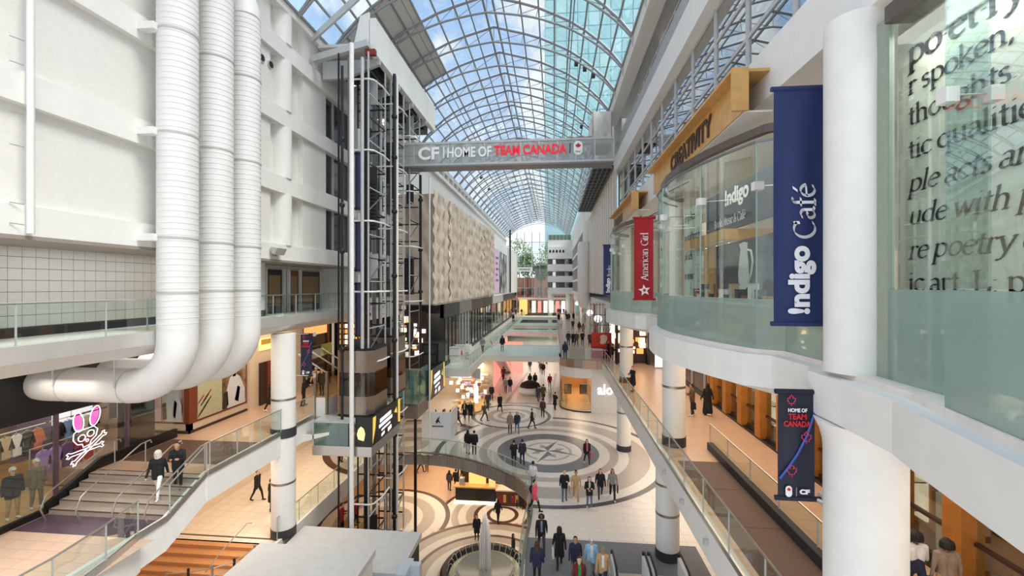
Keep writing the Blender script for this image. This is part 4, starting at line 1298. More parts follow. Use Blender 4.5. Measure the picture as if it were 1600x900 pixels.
bl = struct(MB().box(-12.8, -9.62, 69.8, 116, 10.4, 20.2).build('wall_left', WHITE), 'white far left wall past the tarpaulin', 'wall')
ad = thing('billboard', 'pink and photographic billboard past the tarpaulin', 'billboard', (-9.5, 75, 11))
MB().box(-9.6, -9.52, 69.9, 76, 10.8, 18.2).build('pink_panel', mat('pink_print', srgb(226, 196, 216), .6), ad)
for i in range(5):
    MB().box(-9.52, -9.5, 71.6, 74.6 - (i % 2), 16.6 - i * .95, 16.95 - i * .95).build('print_line', mat('print_purple', srgb(130, 90, 130), .6), ad)
MB().box(-9.6, -9.51, 76.1, 88, 10.8, 18.2).build('photo_panel', photo_mat('photo_grey', [srgb(30, 30, 32), srgb(120, 122, 124), srgb(225, 226, 228)], .5), ad)
MB().box(-9.36, -9.1, 92, 93, 10.6, 24).build('dark_pylon', BLACK, ad)
# ================================================================== bay shops on the right, level two
BAY = [(0, 5.0), (1.35, 5.0), (2.55, 4.92), (2.85, 4.45), (3.7, 4.1), (4.6, 3.82), (5.9, 3.55), (7.2, 3.5), (8.4, 3.62), (9.4, 3.95), (10.2, 4.45), (10.7, 4.92), (12.65, 5.0)]
def bay_line(y0, off=0.0):
    return [(x - (off if 2.5 < d < 10.8 else off), y0 + d) for d, x in BAY]
allp = []
for y0 in (-5.4, 7.2, 19.85, 32.5 - .0):
    if y0 == 32.5: break
    allp += bay_line(y0)[:-1]
allp.append((5.0, 32.5))
near = [(3.7, 1.2), (3.9, 3.0), (4.2, 4.3), (4.47, 5.4), (4.68, 6.1), (4.74, 7.2), (4.74, 8.1)] + [(x, y) for x, y in allp if y > 8.4]
def slab(pts, o, z0, z1):
    return [(x - o, y) for x, y in pts]
sl = struct(MB().prism([(x - .30, y) for x, y in near] + [(14, 32.5), (14, 1.2)], 9.82, 10.52).build('floor', WHITE, origin=(0, 0, 0)), 'white curved slab of the upper right shops', 'floor')
MB().prism([(x - .06, y) for x, y in near] + [(6.5, 32.5), (6.5, 1.2)], 10.52, 10.62).build('glass_sill', mat('sill_cream', srgb(236, 226, 216), .5), sl)
MB().prism([(x + .4, y) for x, y in near] + [(13.5, 32.5), (13.5, 1.2)], 9.62, 9.82).build('soffit', WHITE2, sl)
struct(MB().box(5, 14, 32.5, 116, 9.8, 10.5).build('floor', WHITE2), 'far right upper slab', 'floor')
def bay_glass(y0, label, zt=15.15):
    g = thing('bay_window', label, 'window', (4.2, y0 + 6.5, 10.62), 'glazed shop bays'); g['kind'] = 'structure'
    P = [(x, y0 + (d if d > 1.4 else .6)) for d, x in BAY if 1.3 <= d <= 10.8]
    # panes: (i0,i1)
    for a, b in ((0, 1), (1, 2), (2, 4), (4, 6), (6, 8), (8, 9)):
        Q = P[a:b + 1]
        if Q[0][1] < .8: continue
        MB().wallstrip(Q, 10.62, 11.72, .02, 0, 1).build('frosted_pane', G_FROST, g)
        MB().wallstrip(Q, 11.74, zt, .02, 0, 1).build('clear_pane', G_BAY, g)
        x, y = Q[-1]
        MB().box(x - .012, x + .012, y - .015, y + .015, 10.62, zt).build('glass_joint', mat('joint', srgb(176, 196, 190), .3), g)
        for z in (14.2,):
            MB().box(x - .08, x + .12, y - .09, y + .09, z - .09, z + .09).build('white_clamp', WHITE, g)
        MB().tube([(x + .1, y, 14.2), (x + 1.0, y, 14.25)], .012, 5).build('tie_rod', STEEL, g)
    MB().wallstrip(P, zt, zt + .05, .04, 0, 1).build('top_channel', MGREY, g)
    MB().wallstrip([(x + .25, y) for x, y in P], zt + .2, zt + .38, .16, 0, 1).build('head_beam', mat('bronze_dark', srgb(92, 80, 72), .4), g)
    for x, y in P[2:-1:2]:
        MB().beam((x + .3, y, zt + .35), (x + 1.0, y, zt + .7), .04, .04).build('hanger', BLACK, g)
    return g
bay_glass(7.2, 'curved glass shop bay between the crimson and navy banners')
bay_glass(19.85, 'farther curved glass shop bay behind the crimson banner')
# near bay at the right edge of the view
nb = thing('bay_window', 'near glass shopfront with printed poem behind it', 'window', (4.8, 5, 10.62)); nb['kind'] = 'structure'
for Q, nm in (([(4.95, 6.95), (4.93, 5.45)], 0), ([(4.47, 5.42), (4.2, 4.3), (3.9, 3.0), (3.75, 1.6)], 1)):
    MB().wallstrip(Q, 10.62, 11.95, .02, 0, -1).build('frosted_pane', G_FROST, nb)
    MB().wallstrip(Q, 11.97, 16.0, .02, 0, -1).build('clear_pane', G_BAY, nb)
MB().box(4.47, 4.93, 5.42, 5.44, 10.62, 16.0).build('glass_fin', glass('fin_glass', (.86, .93, .91), .05, fres=.15), nb)
for x, y in ((4.47, 5.4), (4.93, 5.4)):
    MB().box(x - .07, x + .07, y - .06, y + .08, 14.08, 14.25).build('white_clamp', WHITE, nb)
MB().tube([(4.47, 5.4, 14.17), (4.93, 5.4, 14.17)], .01, 5).build('tie_rod', STEEL, nb)
MB().box(4.85, 5.25, 1.2, 6.9, 15.85, 16.1).build('head_beam', mat('bronze_dark', srgb(92, 80, 72), .4), nb)
MB().box(4.93, 5.0, 6.92, 7.16, 10.6, 16.0).build('edge_post', mat('mullion_green', srgb(150, 158, 144), .5), nb)

# the poem wall
pw = thing('poem_wall', 'pale wall printed with a large black dictionary poem', 'wall graphic', (5.6, 4.5, 10.6))
MB().box(5.62, 5.72, 1.4, 7.72, 10.6, 15.85).build('panel', mat('panel_cream', srgb(226, 228, 216), .6), pw)
XT = 5.61
ro = (0, -1, 0); up = (0, 0, 1)
def pz(py, D=6.93): return 12 + (447 - py) * D / 680
ylead = 7.48
for i, (body, py, xh, sh, w) in enumerate((('po·et·ry', 105, .26, 0, .2), ('r spoken,', 150, .2, 0, .16), ('thoughts.', 198, .2, 0, .16), ('tic qualities', 250, .2, 0, .16), ('ple acts and', 302, .2, .22, .14), ('ude with po', 352, .2, .22, .14), ('re poetry of', 405, .2, .22, .14), ('ic art, L: p', 455, .2, 0, .16))):
    serif('poem_line', body, (XT, ylead, pz(py)), ro, up, xh, INKY, pw, w, sh, .004, 1.0, 1.08)
serif('poem_line', '3]', (XT, ylead - .75, pz(503)), ro, up, .12, INKY, pw, .16)

# wood bulkheads with names
def bulkhead(y0, y1, word, label):
    b = thing('wood_sign', label, 'sign', (4.6, (y0 + y1) / 2, 16.0))
    MB().box(4.3, 4.36, y0, y1, 15.95, 16.85).build('face', WOOD, b)
    MB().box(4.0, 4.9, y0, y1, 16.85, 16.92).build('top_shelf', WOOD, b)
    MB().box(4.0, 4.36, y0 - .08, y0, 15.95, 16.92).build('end_panel', WOOD, b)
    MB().box(4.3, 4.9, y0, y1, 15.93, 15.97).build('underside', WHITE2, b)
    L = len(word) * .41
    if not word:
        for i in range(8):
            MB().box(4.26, 4.3, y1 - 1.0 - i * .45, y1 - .75 - i * .45, 16.1, 16.6).build('letter_stroke', mat('letter_dark', srgb(70, 48, 34), .5), b)
        return b
    text('letters', word, (4.28, 16.4, 16.12), (0, -1, 0), (0, 0, 1), L, .58, mat('letter_dark', srgb(70, 48, 34), .5), b, .02, .03)
    return b
bulkhead(10.3, 19.3, 'CREATIVITY', 'honey wood bulkhead sign reading CREATIVITY')
bulkhead(23.0, 32.0, '', 'farther honey wood bulkhead sign over the second bay')

# inside the bay between the banners
sg = thing('cafe_sign_wall', 'dark grey cafe sign wall with white lettering inside the near bay', 'sign', (6.0, 15.0, 13.9))
SLATE = mat('slate', srgb(74, 82, 90), .6)
MB().box(5.85, 6.0, 10.6, 17.4, 13.9, 15.3).build('board', SLATE, sg)
text('letters', '!ndigo', (5.84, 15.5, 14.55), (0, -1, 0), (0, 0, 1), 1.8, .7, PRINT, sg, .03, .01)
serif('letters', 'Books Music & Café', (5.84, 16.5, 14.08), (0, -1, 0), (0, 0, 1), .19, PRINT, sg, .15, 0, .004, 1.0, .85)
sh_ = thing('wood_canopy', 'honey wood canopy shelf inside the near bay', 'shelf', (5.8, 15, 13.4))
MB().box(5.45, 6.4, 14.6, 18.9, 13.5, 13.85).build('fascia', WOOD, sh_)
MB().box(5.5, 6.4, 14.7, 18.8, 13.44, 13.5).build('underside', CREAM, sh_)
MB().box(6.4, 9.0, 14.6, 14.75, 13.5, 13.85).build('return_fascia', WOOD, sh_)
for i in range(4):
    MB().cyl(5.9, 15.2 + i * 1.1, 13.4, 13.445, .07, 12).build('downlight', LAMP, sh_)
po = thing('jug_poster', 'black and white poster of a tall jug and crockery in the near bay', 'poster', (5.7, 13, 11.4))
MB().box(5.7, 5.76, 11.7, 16.0, 11.4, 13.4).build('print', photo_mat('poster_grey', [srgb(58, 60, 62), srgb(96, 98, 100), srgb(128, 130, 132)], .9), po)
JUG = [(-.26, 0), (-.3, .5), (-.24, .85), (-.16, 1.2), (-.26, 1.36), (.0, 1.4), (.22, 1.36), (.2, 1.15), (.26, .8), (.3, .4), (.24, 0)]
MB().extr([(5.695, 13.7 - x * 1.25, 11.9 + z * 1.02) for x, z in JUG], (-.01, 0, 0)).build('jug', mat('print_pale', srgb(214, 214, 210), .6), po)
MB().tube([(5.685, 13.7 - x * 1.25, 11.9 + z * 1.02) for x, z in ((.22, 1.15), (.42, 1.1), (.5, .8), (.42, .45), (.28, .2))], .035, 6).build('jug_handle', mat('print_pale', srgb(214, 214, 210), .6), po)
for y, z, ry, rz, c in ((14.6, 11.75, .28, .3, 200), (12.9, 11.65, .4, .24, 220), (15.4, 11.65, .35, .22, 170), (13.4, 11.7, .2, .28, 50), (12.2, 11.9, .3, .3, 60)):
    MB().extr([(5.69, y + ry * math.cos(t), z + rz * math.sin(t)) for t in [2 * PI * i / 14 for i in range(14)]], (-.006, 0, 0)).build('crockery', mat('print_%d' % c, srgb(c, c, c), .6), po)
MB().box(5.66, 5.8, 11.0, 11.65, 10.6, 13.4).build('wood_jamb', WOOD, po)
tx = thing('text_panel', 'pale green panel of dark serif text in the near bay', 'poster', (5.6, 18, 11.3))
MB().box(5.6, 5.66, 17.3, 19.35, 11.2, 15.2).build('panel', mat('panel_green', srgb(196, 212, 200), .6), tx)
for i, body in enumerate(('or spoken', 'nested from pa', 'ple acts', 'in music')):
    serif('text_line', body, (5.59, 19.25, 14.7 - i * .8), (0, -1, 0), (0, 0, 1), .2, INKY, tx, .15, 0, .004, 1.0, .85)
MB().box(5.7, 5.8, 16.1, 17.2, 10.6, 13.4).build('wood_jamb', WOOD, tx)
# back wall and counter
struct(MB().box(9.0, 9.2, 1.5, 32, 10.5, 16.3).build('wall_right', mat('shop_back', srgb(196, 186, 170), .6)), 'beige back wall of the upper right shops', 'wall')
ct = thing('shop_counter', 'low display counter with small goods inside the near bay', 'counter', (5.4, 13.4, 10.62))
MB().box(4.8, 5.4, 10.6, 16.4, 10.62, 11.5).build('body', WOOD, ct)
MB().box(4.75, 5.45, 10.5, 16.5, 11.5, 11.55).build('top', WHITE, ct)
GD = [srgb(196, 170, 140), srgb(92, 110, 100), srgb(226, 224, 218), srgb(150, 100, 70), srgb(70, 74, 80)]
GN = ['tan', 'sage green', 'off-white', 'russet', 'slate grey']
for i in range(14):
    y = 10.9 + i * .4
    c = i % 5
    h = .16 + .16 * ((i * 7) % 3)
    o = thing('gift_box', ['nearest', 'second', 'third', 'fourth', 'fifth', 'sixth', 'seventh', 'eighth', 'ninth', 'tenth', 'eleventh', 'twelfth', 'thirteenth', 'farthest'][i] + ' little boxed gift on the bay counter, ' + GN[c], 'gift box', (5.1, y, 11.55), 'small goods on the bay counter')
    MB().box(5.0, 5.2, y - .1, y + .1, 11.55, 11.55 + h).build('box', mat('gift_%d' % c, GD[c], .6), o)
    MB().box(4.99, 5.21, y - .105, y + .105, 11.55 + h, 11.59 + h).build('lid', mat('gift_lid_%d' % c, [v * .8 for v in GD[c]], .6), o)
# book shelves behind the frosted band, near the crimson banner
bk = thing('cup_rack', 'rack of pale cups behind the frosted glass by the crimson banner', 'rack', (4.6, 15.2, 10.62))
for r in range(5):
    MB().box(4.3, 4.7, 13.9, 16.6, 10.72 + r * .19, 10.74 + r * .19).build('shelf', LGREY, bk)
for r in range(5):
    for i in range(8):
        y = 14.05 + i * .33
        cu = MB().lathe(4.42, y, [(.06, 10.74 + r * .19), (.09, 10.86 + r * .19), (.085, 10.87 + r * .19)], 10).build('cup', mat('cup_pale', srgb(222, 226, 222), .4), bk)

# ================================================================== banners
def banner(x0, x1, y, z0, z1, m, label, side=1, bow=.03, ax_=.3, ay_=-.01):
    """cloth banner hung across the view from two arms on a column"""
    b = thing('hanging_banner', label, 'banner', ((x0 + x1) / 2, y, z0))
    nv = 20; nu = 10
    vs = []
    for s_ in (0, 1):
        for j in range(nv + 1):
            for i in range(nu + 1):
                s = i / nu; t = j / nv
                vs.append((x0 + (x1 - x0) * s, y + bow * math.sin(PI * t) * math.sin(s * 9 + .6) - .02 * s_, z0 + (z1 - z0) * t))
    w = nu + 1; N = w * (nv + 1); fs = []
    for j in range(nv):
        for i in range(nu):
            a = j * w + i
            fs += [(a, a + w, a + w + 1, a + 1), (N + a, N + a + 1, N + a + w + 1, N + a + w)]
    for i in range(nu):
        a = nv * w + i
        fs += [(i, i + 1, N + i + 1, N + i), (a, N + a, N + a + 1, a + 1)]
    for j in range(nv):
        a = j * w; fs += [(a, N + a, N + a + w, a + w)]
        a += nu; fs += [(a, a + w, N + a + w, N + a)]
    MB().add(vs, fs).build('cloth', m, b, True)
    for z in (z0 + .04, z1 - .04):
        MB().tube([(x0 - .05, y - .01, z), (x1 + .12, y - .01, z)], .045, 10).build('banner_rod', m, b, True)
        MB().tube([(x1 + .02, y - .01, z), (x1 + ax_, y + ay_, z)], .03, 8).build('arm', STEEL, b)
        MB().box(x1 + .1, x1 + .16, y - .09, y + .07, z - .1, z + .1).build('clamp_plate', LGREY, b)
    return b
yb = 8.3
B = banner(3.97, 4.88, yb, 11.28, 15.6, NAVY, 'large navy banner reading Indigo Café in vertical white type', ax_=.06, ay_=-.4)
text('letters', '!ndigo', (4.66, yb - .06, 11.5), (0, 0, 1), (-1, 0, 0), 1.22, .48, PRINT, B, .045, .006)
serif('letters', 'Café', (4.64, yb - .06, 12.85), (0, 0, 1), (-1, 0, 0), .25, PRINT, B, .17, 0, .006, 1.05, 1.0)
ya = 19.0
B = banner(3.42, 4.22, ya, 11.4, 14.95, CRIM, 'crimson banner reading American Girl with a white star', ax_=.95, ay_=.6)
serif('letters', 'American', (3.98, ya - .06, 12.25), (0, 0, 1), (-1, 0, 0), .2, PRINT, B, .16, 0, .006, .95, .88)
serif('letters', 'Girl', (3.98, ya - .06, 13.72), (0, 0, 1), (-1, 0, 0), .2, PRINT, B, .16, 0, .006, .95, .95)
stp = []
for i in range(10):
    r = .26 if i % 2 == 0 else .11
    t = PI / 2 + i * PI / 5 + .15
    stp.append((3.84 + r * math.cos(t), ya - .062, 11.82 + r * math.sin(t)))
MB().extr(stp, (0, .006, 0)).build('star', PRINT, B)
MB().extr([(3.84 + (p[0] - 3.84) * .38, ya - .07, 11.82 + (p[2] - 11.82) * .38) for p in stp], (0, .006, 0)).build('star_centre', CRIM, B)
yc = 30.0
B = banner(3.37, 4.04, yc, 11.35, 14.82, NAVY, 'far navy banner reading Indigo Books', ax_=1.0, ay_=2.3)
text('letters', '!ndigo', (3.88, yc - .06, 11.55), (0, 0, 1), (-1, 0, 0), 1.0, .36, PRINT, B, .045, .006)
serif('letters', 'Books', (3.86, yc - .06, 12.65), (0, 0, 1), (-1, 0, 0), .17, PRINT, B, .17, 0, .006, 1.0, .9)
def canada_banner(x0, x1, y, z0, z1, label):
    B = banner(x0, x1, y, z0, z1, mat('midnight', srgb(24, 28, 48), .6, var=.15, scale=.8), label, bow=.01, ax_=.4 if x0 > 0 else -1.0, ay_=-.5 if x0 > 0 else -.1)
    w = x1 - x0; h = z1 - z0
    S = lambda a, b, q=.05: (x0 + a * w, y - q, z0 + b * h)
    NB = mat('streak_blue', srgb(60, 84, 170), .5); NW = mat('streak_white', srgb(214, 228, 250), .5); NP_ = mat('neon_pink', srgb(228, 60, 104), .5)
    for q, ww, m in ((0, .035, NB), (.004, .02, mat('streak_mid', srgb(120, 150, 220), .5)), (.008, .008, NW)):
        MB().tube([S(a, b, .045 + q) for a, b in ((.02, .2), (.25, .3), (.5, .42), (.75, .58), (.98, .8))], ww * w, 5).build('light_streak', m, B)
    text('letters_white', 'HOME OF', S(.24, .80, .055), (1, 0, 0), (0, 0, 1), .52 * w, .035 * h, PRINT, B, .03, .006)
    text('letters_red', 'TEAM', S(.24, .735, .055), (1, 0, 0), (0, 0, 1), .5 * w, .052 * h, RED, B, .03, .006)
    text('letters_red', 'CANADA', S(.12, .67, .055), (1, 0, 0), (0, 0, 1), .74 * w, .052 * h, RED, B, .03, .006)
    for a, b, s in ((.33, .9, .26), (.74, .57, .3), (.34, .27, .3)):
        MB().tube([S(a + p[0] * s * .9, b + p[1] * s * .35, .06) for p in LEAF], .008 * w + .002, 4, closed=True).build('leaf_outline', NP_, B)
    pill = MB().extr([S(.26 + .09 * math.cos(t), .09 + (.02 if math.sin(t) > 0 else -.02) + .03 * math.sin(t), .056) for t in [2 * PI * i / 20 for i in range(20)]], (0, .006, 0)).build('emblem', PRINT, B)
    MB().extr([S(.26 + p[0] * .11, .105 + p[1] * .035, .062) for p in LEAF], (0, .006, 0)).build('maple_leaf', RED, pill)
    MB().box(S(.46, 0)[0], S(.475, 0)[0], y - .06, y - .05, S(0, .05)[2], S(0, .13)[2]).build('divider', GREY, B)
    text('letters_white', 'CF', S(.55, .07, .058), (1, 0, 0), (0, 0, 1), .28 * w, .045 * h, PRINT, B, .06, .006)
    return B
canada_banner(3.87, 4.46, 7.95, 8.3, 10.22, 'dark banner reading Home of Team Canada under the near slab')
canada_banner(-12.3, -11.72, 20.2, 7.6, 9.7, 'dark team banner hung on the left gallery column')

# ================================================================== right gallery shops
rs = thing('wood_shopfront', 'warm orange wood shopfront along the right gallery', 'shopfront', (9.6, 16, 5.0)); rs['kind'] = 'structure'
MB().box(10.6, 10.8, 4, 27, 5, 9.7).build('back_wall', WOODO, rs)
MB().box(9.3, 10.6, 4, 27, 5.0, 5.12).build('plinth', BLACK, rs)
MB().box(9.2, 9.7, 4, 27, 9.2, 9.8).build('bulkhead', WOODO, rs)
for i in range(12):
    y = 5.0 + i * 1.95
    MB().box(9.25, 9.75, y, y + .5, 5.12, 9.3).build('wood_pier', WOODO, rs)
    MB().box(9.5, 9.62, y + .55, y + 1.9, 5.12, 5.25).build('sill', DKBROWN, rs)
    MB().box(9.54, 9.56, y + .52, y + 1.93, 5.25, 9.2).build('shop_pane', G_SHOP, rs)
    MB().box(9.5, 9.6, y + .52, y + 1.93, 6.1, 6.18).build('rail', DKBROWN, rs)
    if i % 2:
        cse = MB().box(10.0, 10.5, y + .7, y + 1.6, 5.12, 6.6).build('display_plinth', WHITE, rs)
        MB().box(9.98, 10.52, y + .68, y + 1.62, 5.8, 5.95).build('plinth_band', BLACK, cse)
    else:
        for r in range(4):
            MB().box(10.1, 10.55, y + .6, y + 1.8, 5.6 + r * .8, 5.64 + r * .8).build('glass_shelf', STEEL, rs)
        MB().box(10.52, 10.58, y + .6, y + 1.8, 5.3, 8.8).build('lit_back', mat('lit_cream', srgb(250, 232, 200), .5, emit=(1, .86, .66), estr=.5), rs)
MB().box(9.2, 14, 27, 27.2, 5, 9.8).build('return_wall', WOODO, rs)
rk = struct(thing('wall_gallery_far', 'dark glazed recess at the far end of the wood shopfront', 'wall', (9, 34, 5)))
MB().box(9.4, 9.6, 27.3, 41, 5, 9.8).build('dark_glass', G_DARK, rk)
for y in (28, 30.5, 33, 35.5, 38):
    MB().box(9.3, 9.4, y, y + .12, 5, 9.8).build('frame', LGREY, rk)
MB().box(9.3, 9.4, 27.3, 41, 5, 5.25).build('base', CHAR, rk)
# glowing shop past the columns
gs = thing('glowing_shop', 'glowing amber shop window behind the gallery column', 'shop', (7.6, 38, 5))
MB().box(5.6, 8.4, 40.4, 40.6, 5, 9.6).build('back', DKBROWN, gs)
RR = random.Random(5)
for i in range(34):
    x = RR.uniform(5.8, 8.1); z = RR.uniform(6.0, 9.2); s = RR.uniform(.12, .3)
    MB().box(x - s, x + s, 40.2, 40.38, z - s * .8, z + s * .8).build('lit_display', WARMGLOW if i % 3 else mat('amber_dim', srgb(210, 130, 50), .5, emit=(1, .5, .15), estr=.8), gs)
MB().box(5.6, 5.75, 39.6, 40.5, 5, 9.6).build('jamb', BLACK, gs)
MB().box(8.3, 8.5, 39.6, 40.5, 5, 9.6).build('jamb', BLACK, gs)
MB().box(8.6, 9.2, 38.0, 38.1, 5.1, 9.3).build('white_screen', SCREEN, gs)
# red poster hoarding
rpz = thing('red_poster', 'red and orange hoarding poster with a pale figure on the far right gallery', 'poster', (4.6, 42.9, 5))
MB().box(3.68, 5.6, 42.95, 43.1, 5.05, 7.45).build('upper_panel', mat('poster_red', srgb(206, 50, 26), .5, var=.15, scale=.8), rpz)
MB().box(3.64, 5.6, 42.92, 42.96, 5.0, 6.1).build('lower_panel', mat('poster_dark_red', srgb(176, 30, 26), .5), rpz)
MB().extr([(4.5, 42.94, 6.4), (4.8, 42.94, 6.35), (5.02, 42.94, 6.45), (5.2, 42.94, 6.85), (5.15, 42.94, 7.2), (4.8, 42.94, 7.3), (4.5, 42.94, 7.15), (4.55, 42.94, 6.8)], (0, -.02, 0)).build('figure_shape', mat('poster_peach', srgb(240, 206, 190), .5), rpz)
MB().box(3.7, 5.4, 42.90, 42.92, 5.75, 5.82).build('print_line', PRINT, rpz)
for i in range(7):
    MB().tube([(3.6 + i * .3, 43.2, 7.4), (3.6 + i * .3, 43.2, 10.4)], .04, 5).build('scaffold_tube', BRONZE, rpz)
    MB().tube([(3.6 + i * .3, 43, 7.6), (3.9 + i * .3, 43, 9.0)], .03, 5).build('scaffold_brace', BRONZE, rpz)
for z in (8.2, 9.2, 10.2):
    MB().tube([(3.5, 43, z), (5.5, 43, z)], .04, 5).build('scaffold_ledger', BRONZE, rpz)
# white vent drum and clutter under the hoarding
vd = thing('vent_drum', 'fat white vent drum hanging beyond the plank hoarding', 'vent', (4.1, 60, 8.4))
MB().lathe(4.1, 60, [(.35, 9.0), (.75, 9.5), (.85, 10.2), (.85, 17.5), (.7, 18.0)], 24).build('drum', WHITE, vd, True)
MB().lathe(4.1, 60, [(.3, 8.4), (.35, 9.0)], 20).build('throat', LGREY, vd, True)

# ================================================================== alo style shop below the far gallery
al = thing('corner_shop', 'white corner shop with rounded glass front and lit alo sign', 'shop', (4, 43, 0))
WB = mat('white_brick', srgb(226, 226, 224), .5)
MB().box(3.55, 8.5, 41.7, 42.0, 0, 4.2).build('sign_wall', grid_mat('panel_white', srgb(228, 228, 226), srgb(206, 206, 204), .5, .25, .5, .008, 'XZ', .5), al)
crv = [(.6, 45.5), (.6, 43.6), (.8, 42.9), (1.3, 42.35), (2.0, 41.95), (2.8, 41.75), (3.55, 41.7)]
MB().wallstrip(crv, 3.25, 4.2, .2, 0, 1).build('white_header', WHITE, al)
MB().wallstrip([(x - .05, y - .05) for x, y in crv], 4.2, 5.0, .2, 0, 1).build('grey_band', BRONZE, al)
MB().box(4.6, 8.5, 41.55, 41.7, 4.2, 5.0).build('grey_band', BRONZE, al)
MB().wallstrip(crv, 0, .12, .12, 0, 1).build('kerb', CHAR, al)
for a, b in ((0, 1), (1, 3), (5, 6)):
    MB().wallstrip(crv[a:b + 1], .12, 3.25, .03, 0, 1).build('glass_pane', G_SHOP, al)
AM = mat('amber_wall', srgb(196, 150, 92), .5)
MB().box(.9, 3.7, 52, 52.2, 0, 4).build('inner_back', AM, al)
MB().box(3.7, 3.9, 42.2, 52, 0, 4).build('inner_side', AM, al)
MB().box(.75, .95, 45.6, 52, 0, 4).build('inner_side', AM, al)
MB().box(.8, 3.8, 42.6, 52, .0, .03).build('inner_floor', mat('amber_floor', srgb(206, 170, 120), .25), al)
MB().box(.8, 3.9, 42.6, 52, 3.9, 4.0).build('inner_ceiling', CREAM, al)
for i in range(4):
    MB().box(2.3, 3.3, 43.5 + i * 2, 44.0 + i * 2, 3.86, 3.9).build('light_panel', WARMGLOW, al)
text('letters', 'alo', (4.12, 41.68, 1.75), (1, 0, 0), (0, 0, 1), 1.42, .98, mat('neon_white', (1, 1, 1), .4, emit=(1, 1, 1), estr=.7), al, .02, .04)
for x, z in ((3.1, .1), (1.5, .1)):
    r_ = MB().box(x - .4, x + .4, 46, 46.3, 1.6, 1.7).build('garment_rail', BLACK, al)
    for i in range(6):
        MB().box(x - .38 + i * .13, x - .3 + i * .13, 45.9, 46.4, .7, 1.6).build('garment', [BLACK, DKBROWN, CHAR][i % 3], r_)
balustrade([(0.75, 46, 5.05), (0.75, 43.3, 5.05), (1.5, 42.2, 5.05), (3.0, 41.6, 5.05), (4.55, 41.3, 5.05)], 'glass balustrade on the far right gallery corner above the white shop', n_step=1.6)
struct(MB().box(9.4, 9.8, 2, 41, 0, 4.2).build('wall_right', CREAM), 'cream wall of the concourse under the right gallery', 'wall')

# ================================================================== far bridges over the long void
def far_bridge(y0, y1, label, n):
    b = thing('far_bridge', label, 'bridge', (-3.3, y0, 4.5)); b['kind'] = 'structure'
    MB().box(-7.25, .75, y0, y1, 4.45, 5.0).build('deck', mat('bridge_deck', srgb(226, 220, 210), .4), b)
    for y in (y0, y1):
        for i in range(5):
            MB().box(-7.2 + i * 1.59, -5.65 + i * 1.59, y - .01, y + .01, 5.0, 6.05).build('glass_pane', G_RAIL, b)
        MB().box(-7.2, .75, y - .03, y + .03, 6.05, 6.1).build('top_rail', WHITE, b)
    return b
far_bridge(43.3, 51.8, 'nearest glass-railed bridge across the long void', 0)
far_bridge(66, 70, 'second glass-railed bridge across the long void', 1)
far_bridge(77, 83, 'third glass-railed bridge across the long void', 2)
far_bridge(98, 103, 'farthest glass-railed bridge across the long void', 3)
balustrade([(-7.2, 45.3, 5.0), (-7.2, 110, 5.0)], 'long glass balustrade along the far left gallery', n_step=4.5)
balustrade([(.72, 46, 5.0), (.72, 110, 5.0)], 'long glass balustrade along the far right gallery', n_step=4.5)
balustrade([(-9.0, 36.55, 5.0), (-7.6, 36.55, 5.0), (-7.2, 37.1, 5.0), (-7.2, 42.4, 5.0)], 'glass balustrade on the platform before the first far bridge', n_step=1.6)
MB().box(-10.5, -7.15, 36.4, 36.6, 4.3, 5.02).build('edge_band', WHITE, FLOOR1F)
MB().box(-7.24, -7.1, 36.6, 110, 4.3, 5.02).build('edge_band', WHITE, FLOOR1F)
# escalator in the far void
es = thing('far_escalator', 'glass sided escalator rising beside the far left gallery', 'escalator', (-6.4, 50, 0))
for x in (-7.0, -5.9):
    MB().extr([(x, 48, 4.6), (x, 60, 0), (x, 60, 1.0), (x, 48, 5.8)], (.04, 0, 0)).build('glass_side', G_RAIL, es)
    MB().tube([(x, 47.6, 5.85), (x, 48.2, 5.85), (x, 60, 1.05), (x, 60.6, 1.0)], .04, 6).build('handrail', BLACK, es)
MB().extr([(-7, 48, 4.9), (-7, 60, .2), (-7, 60, 0), (-7, 48, 4.4)], (1.1, 0, 0)).build('truss', LGREY, es)

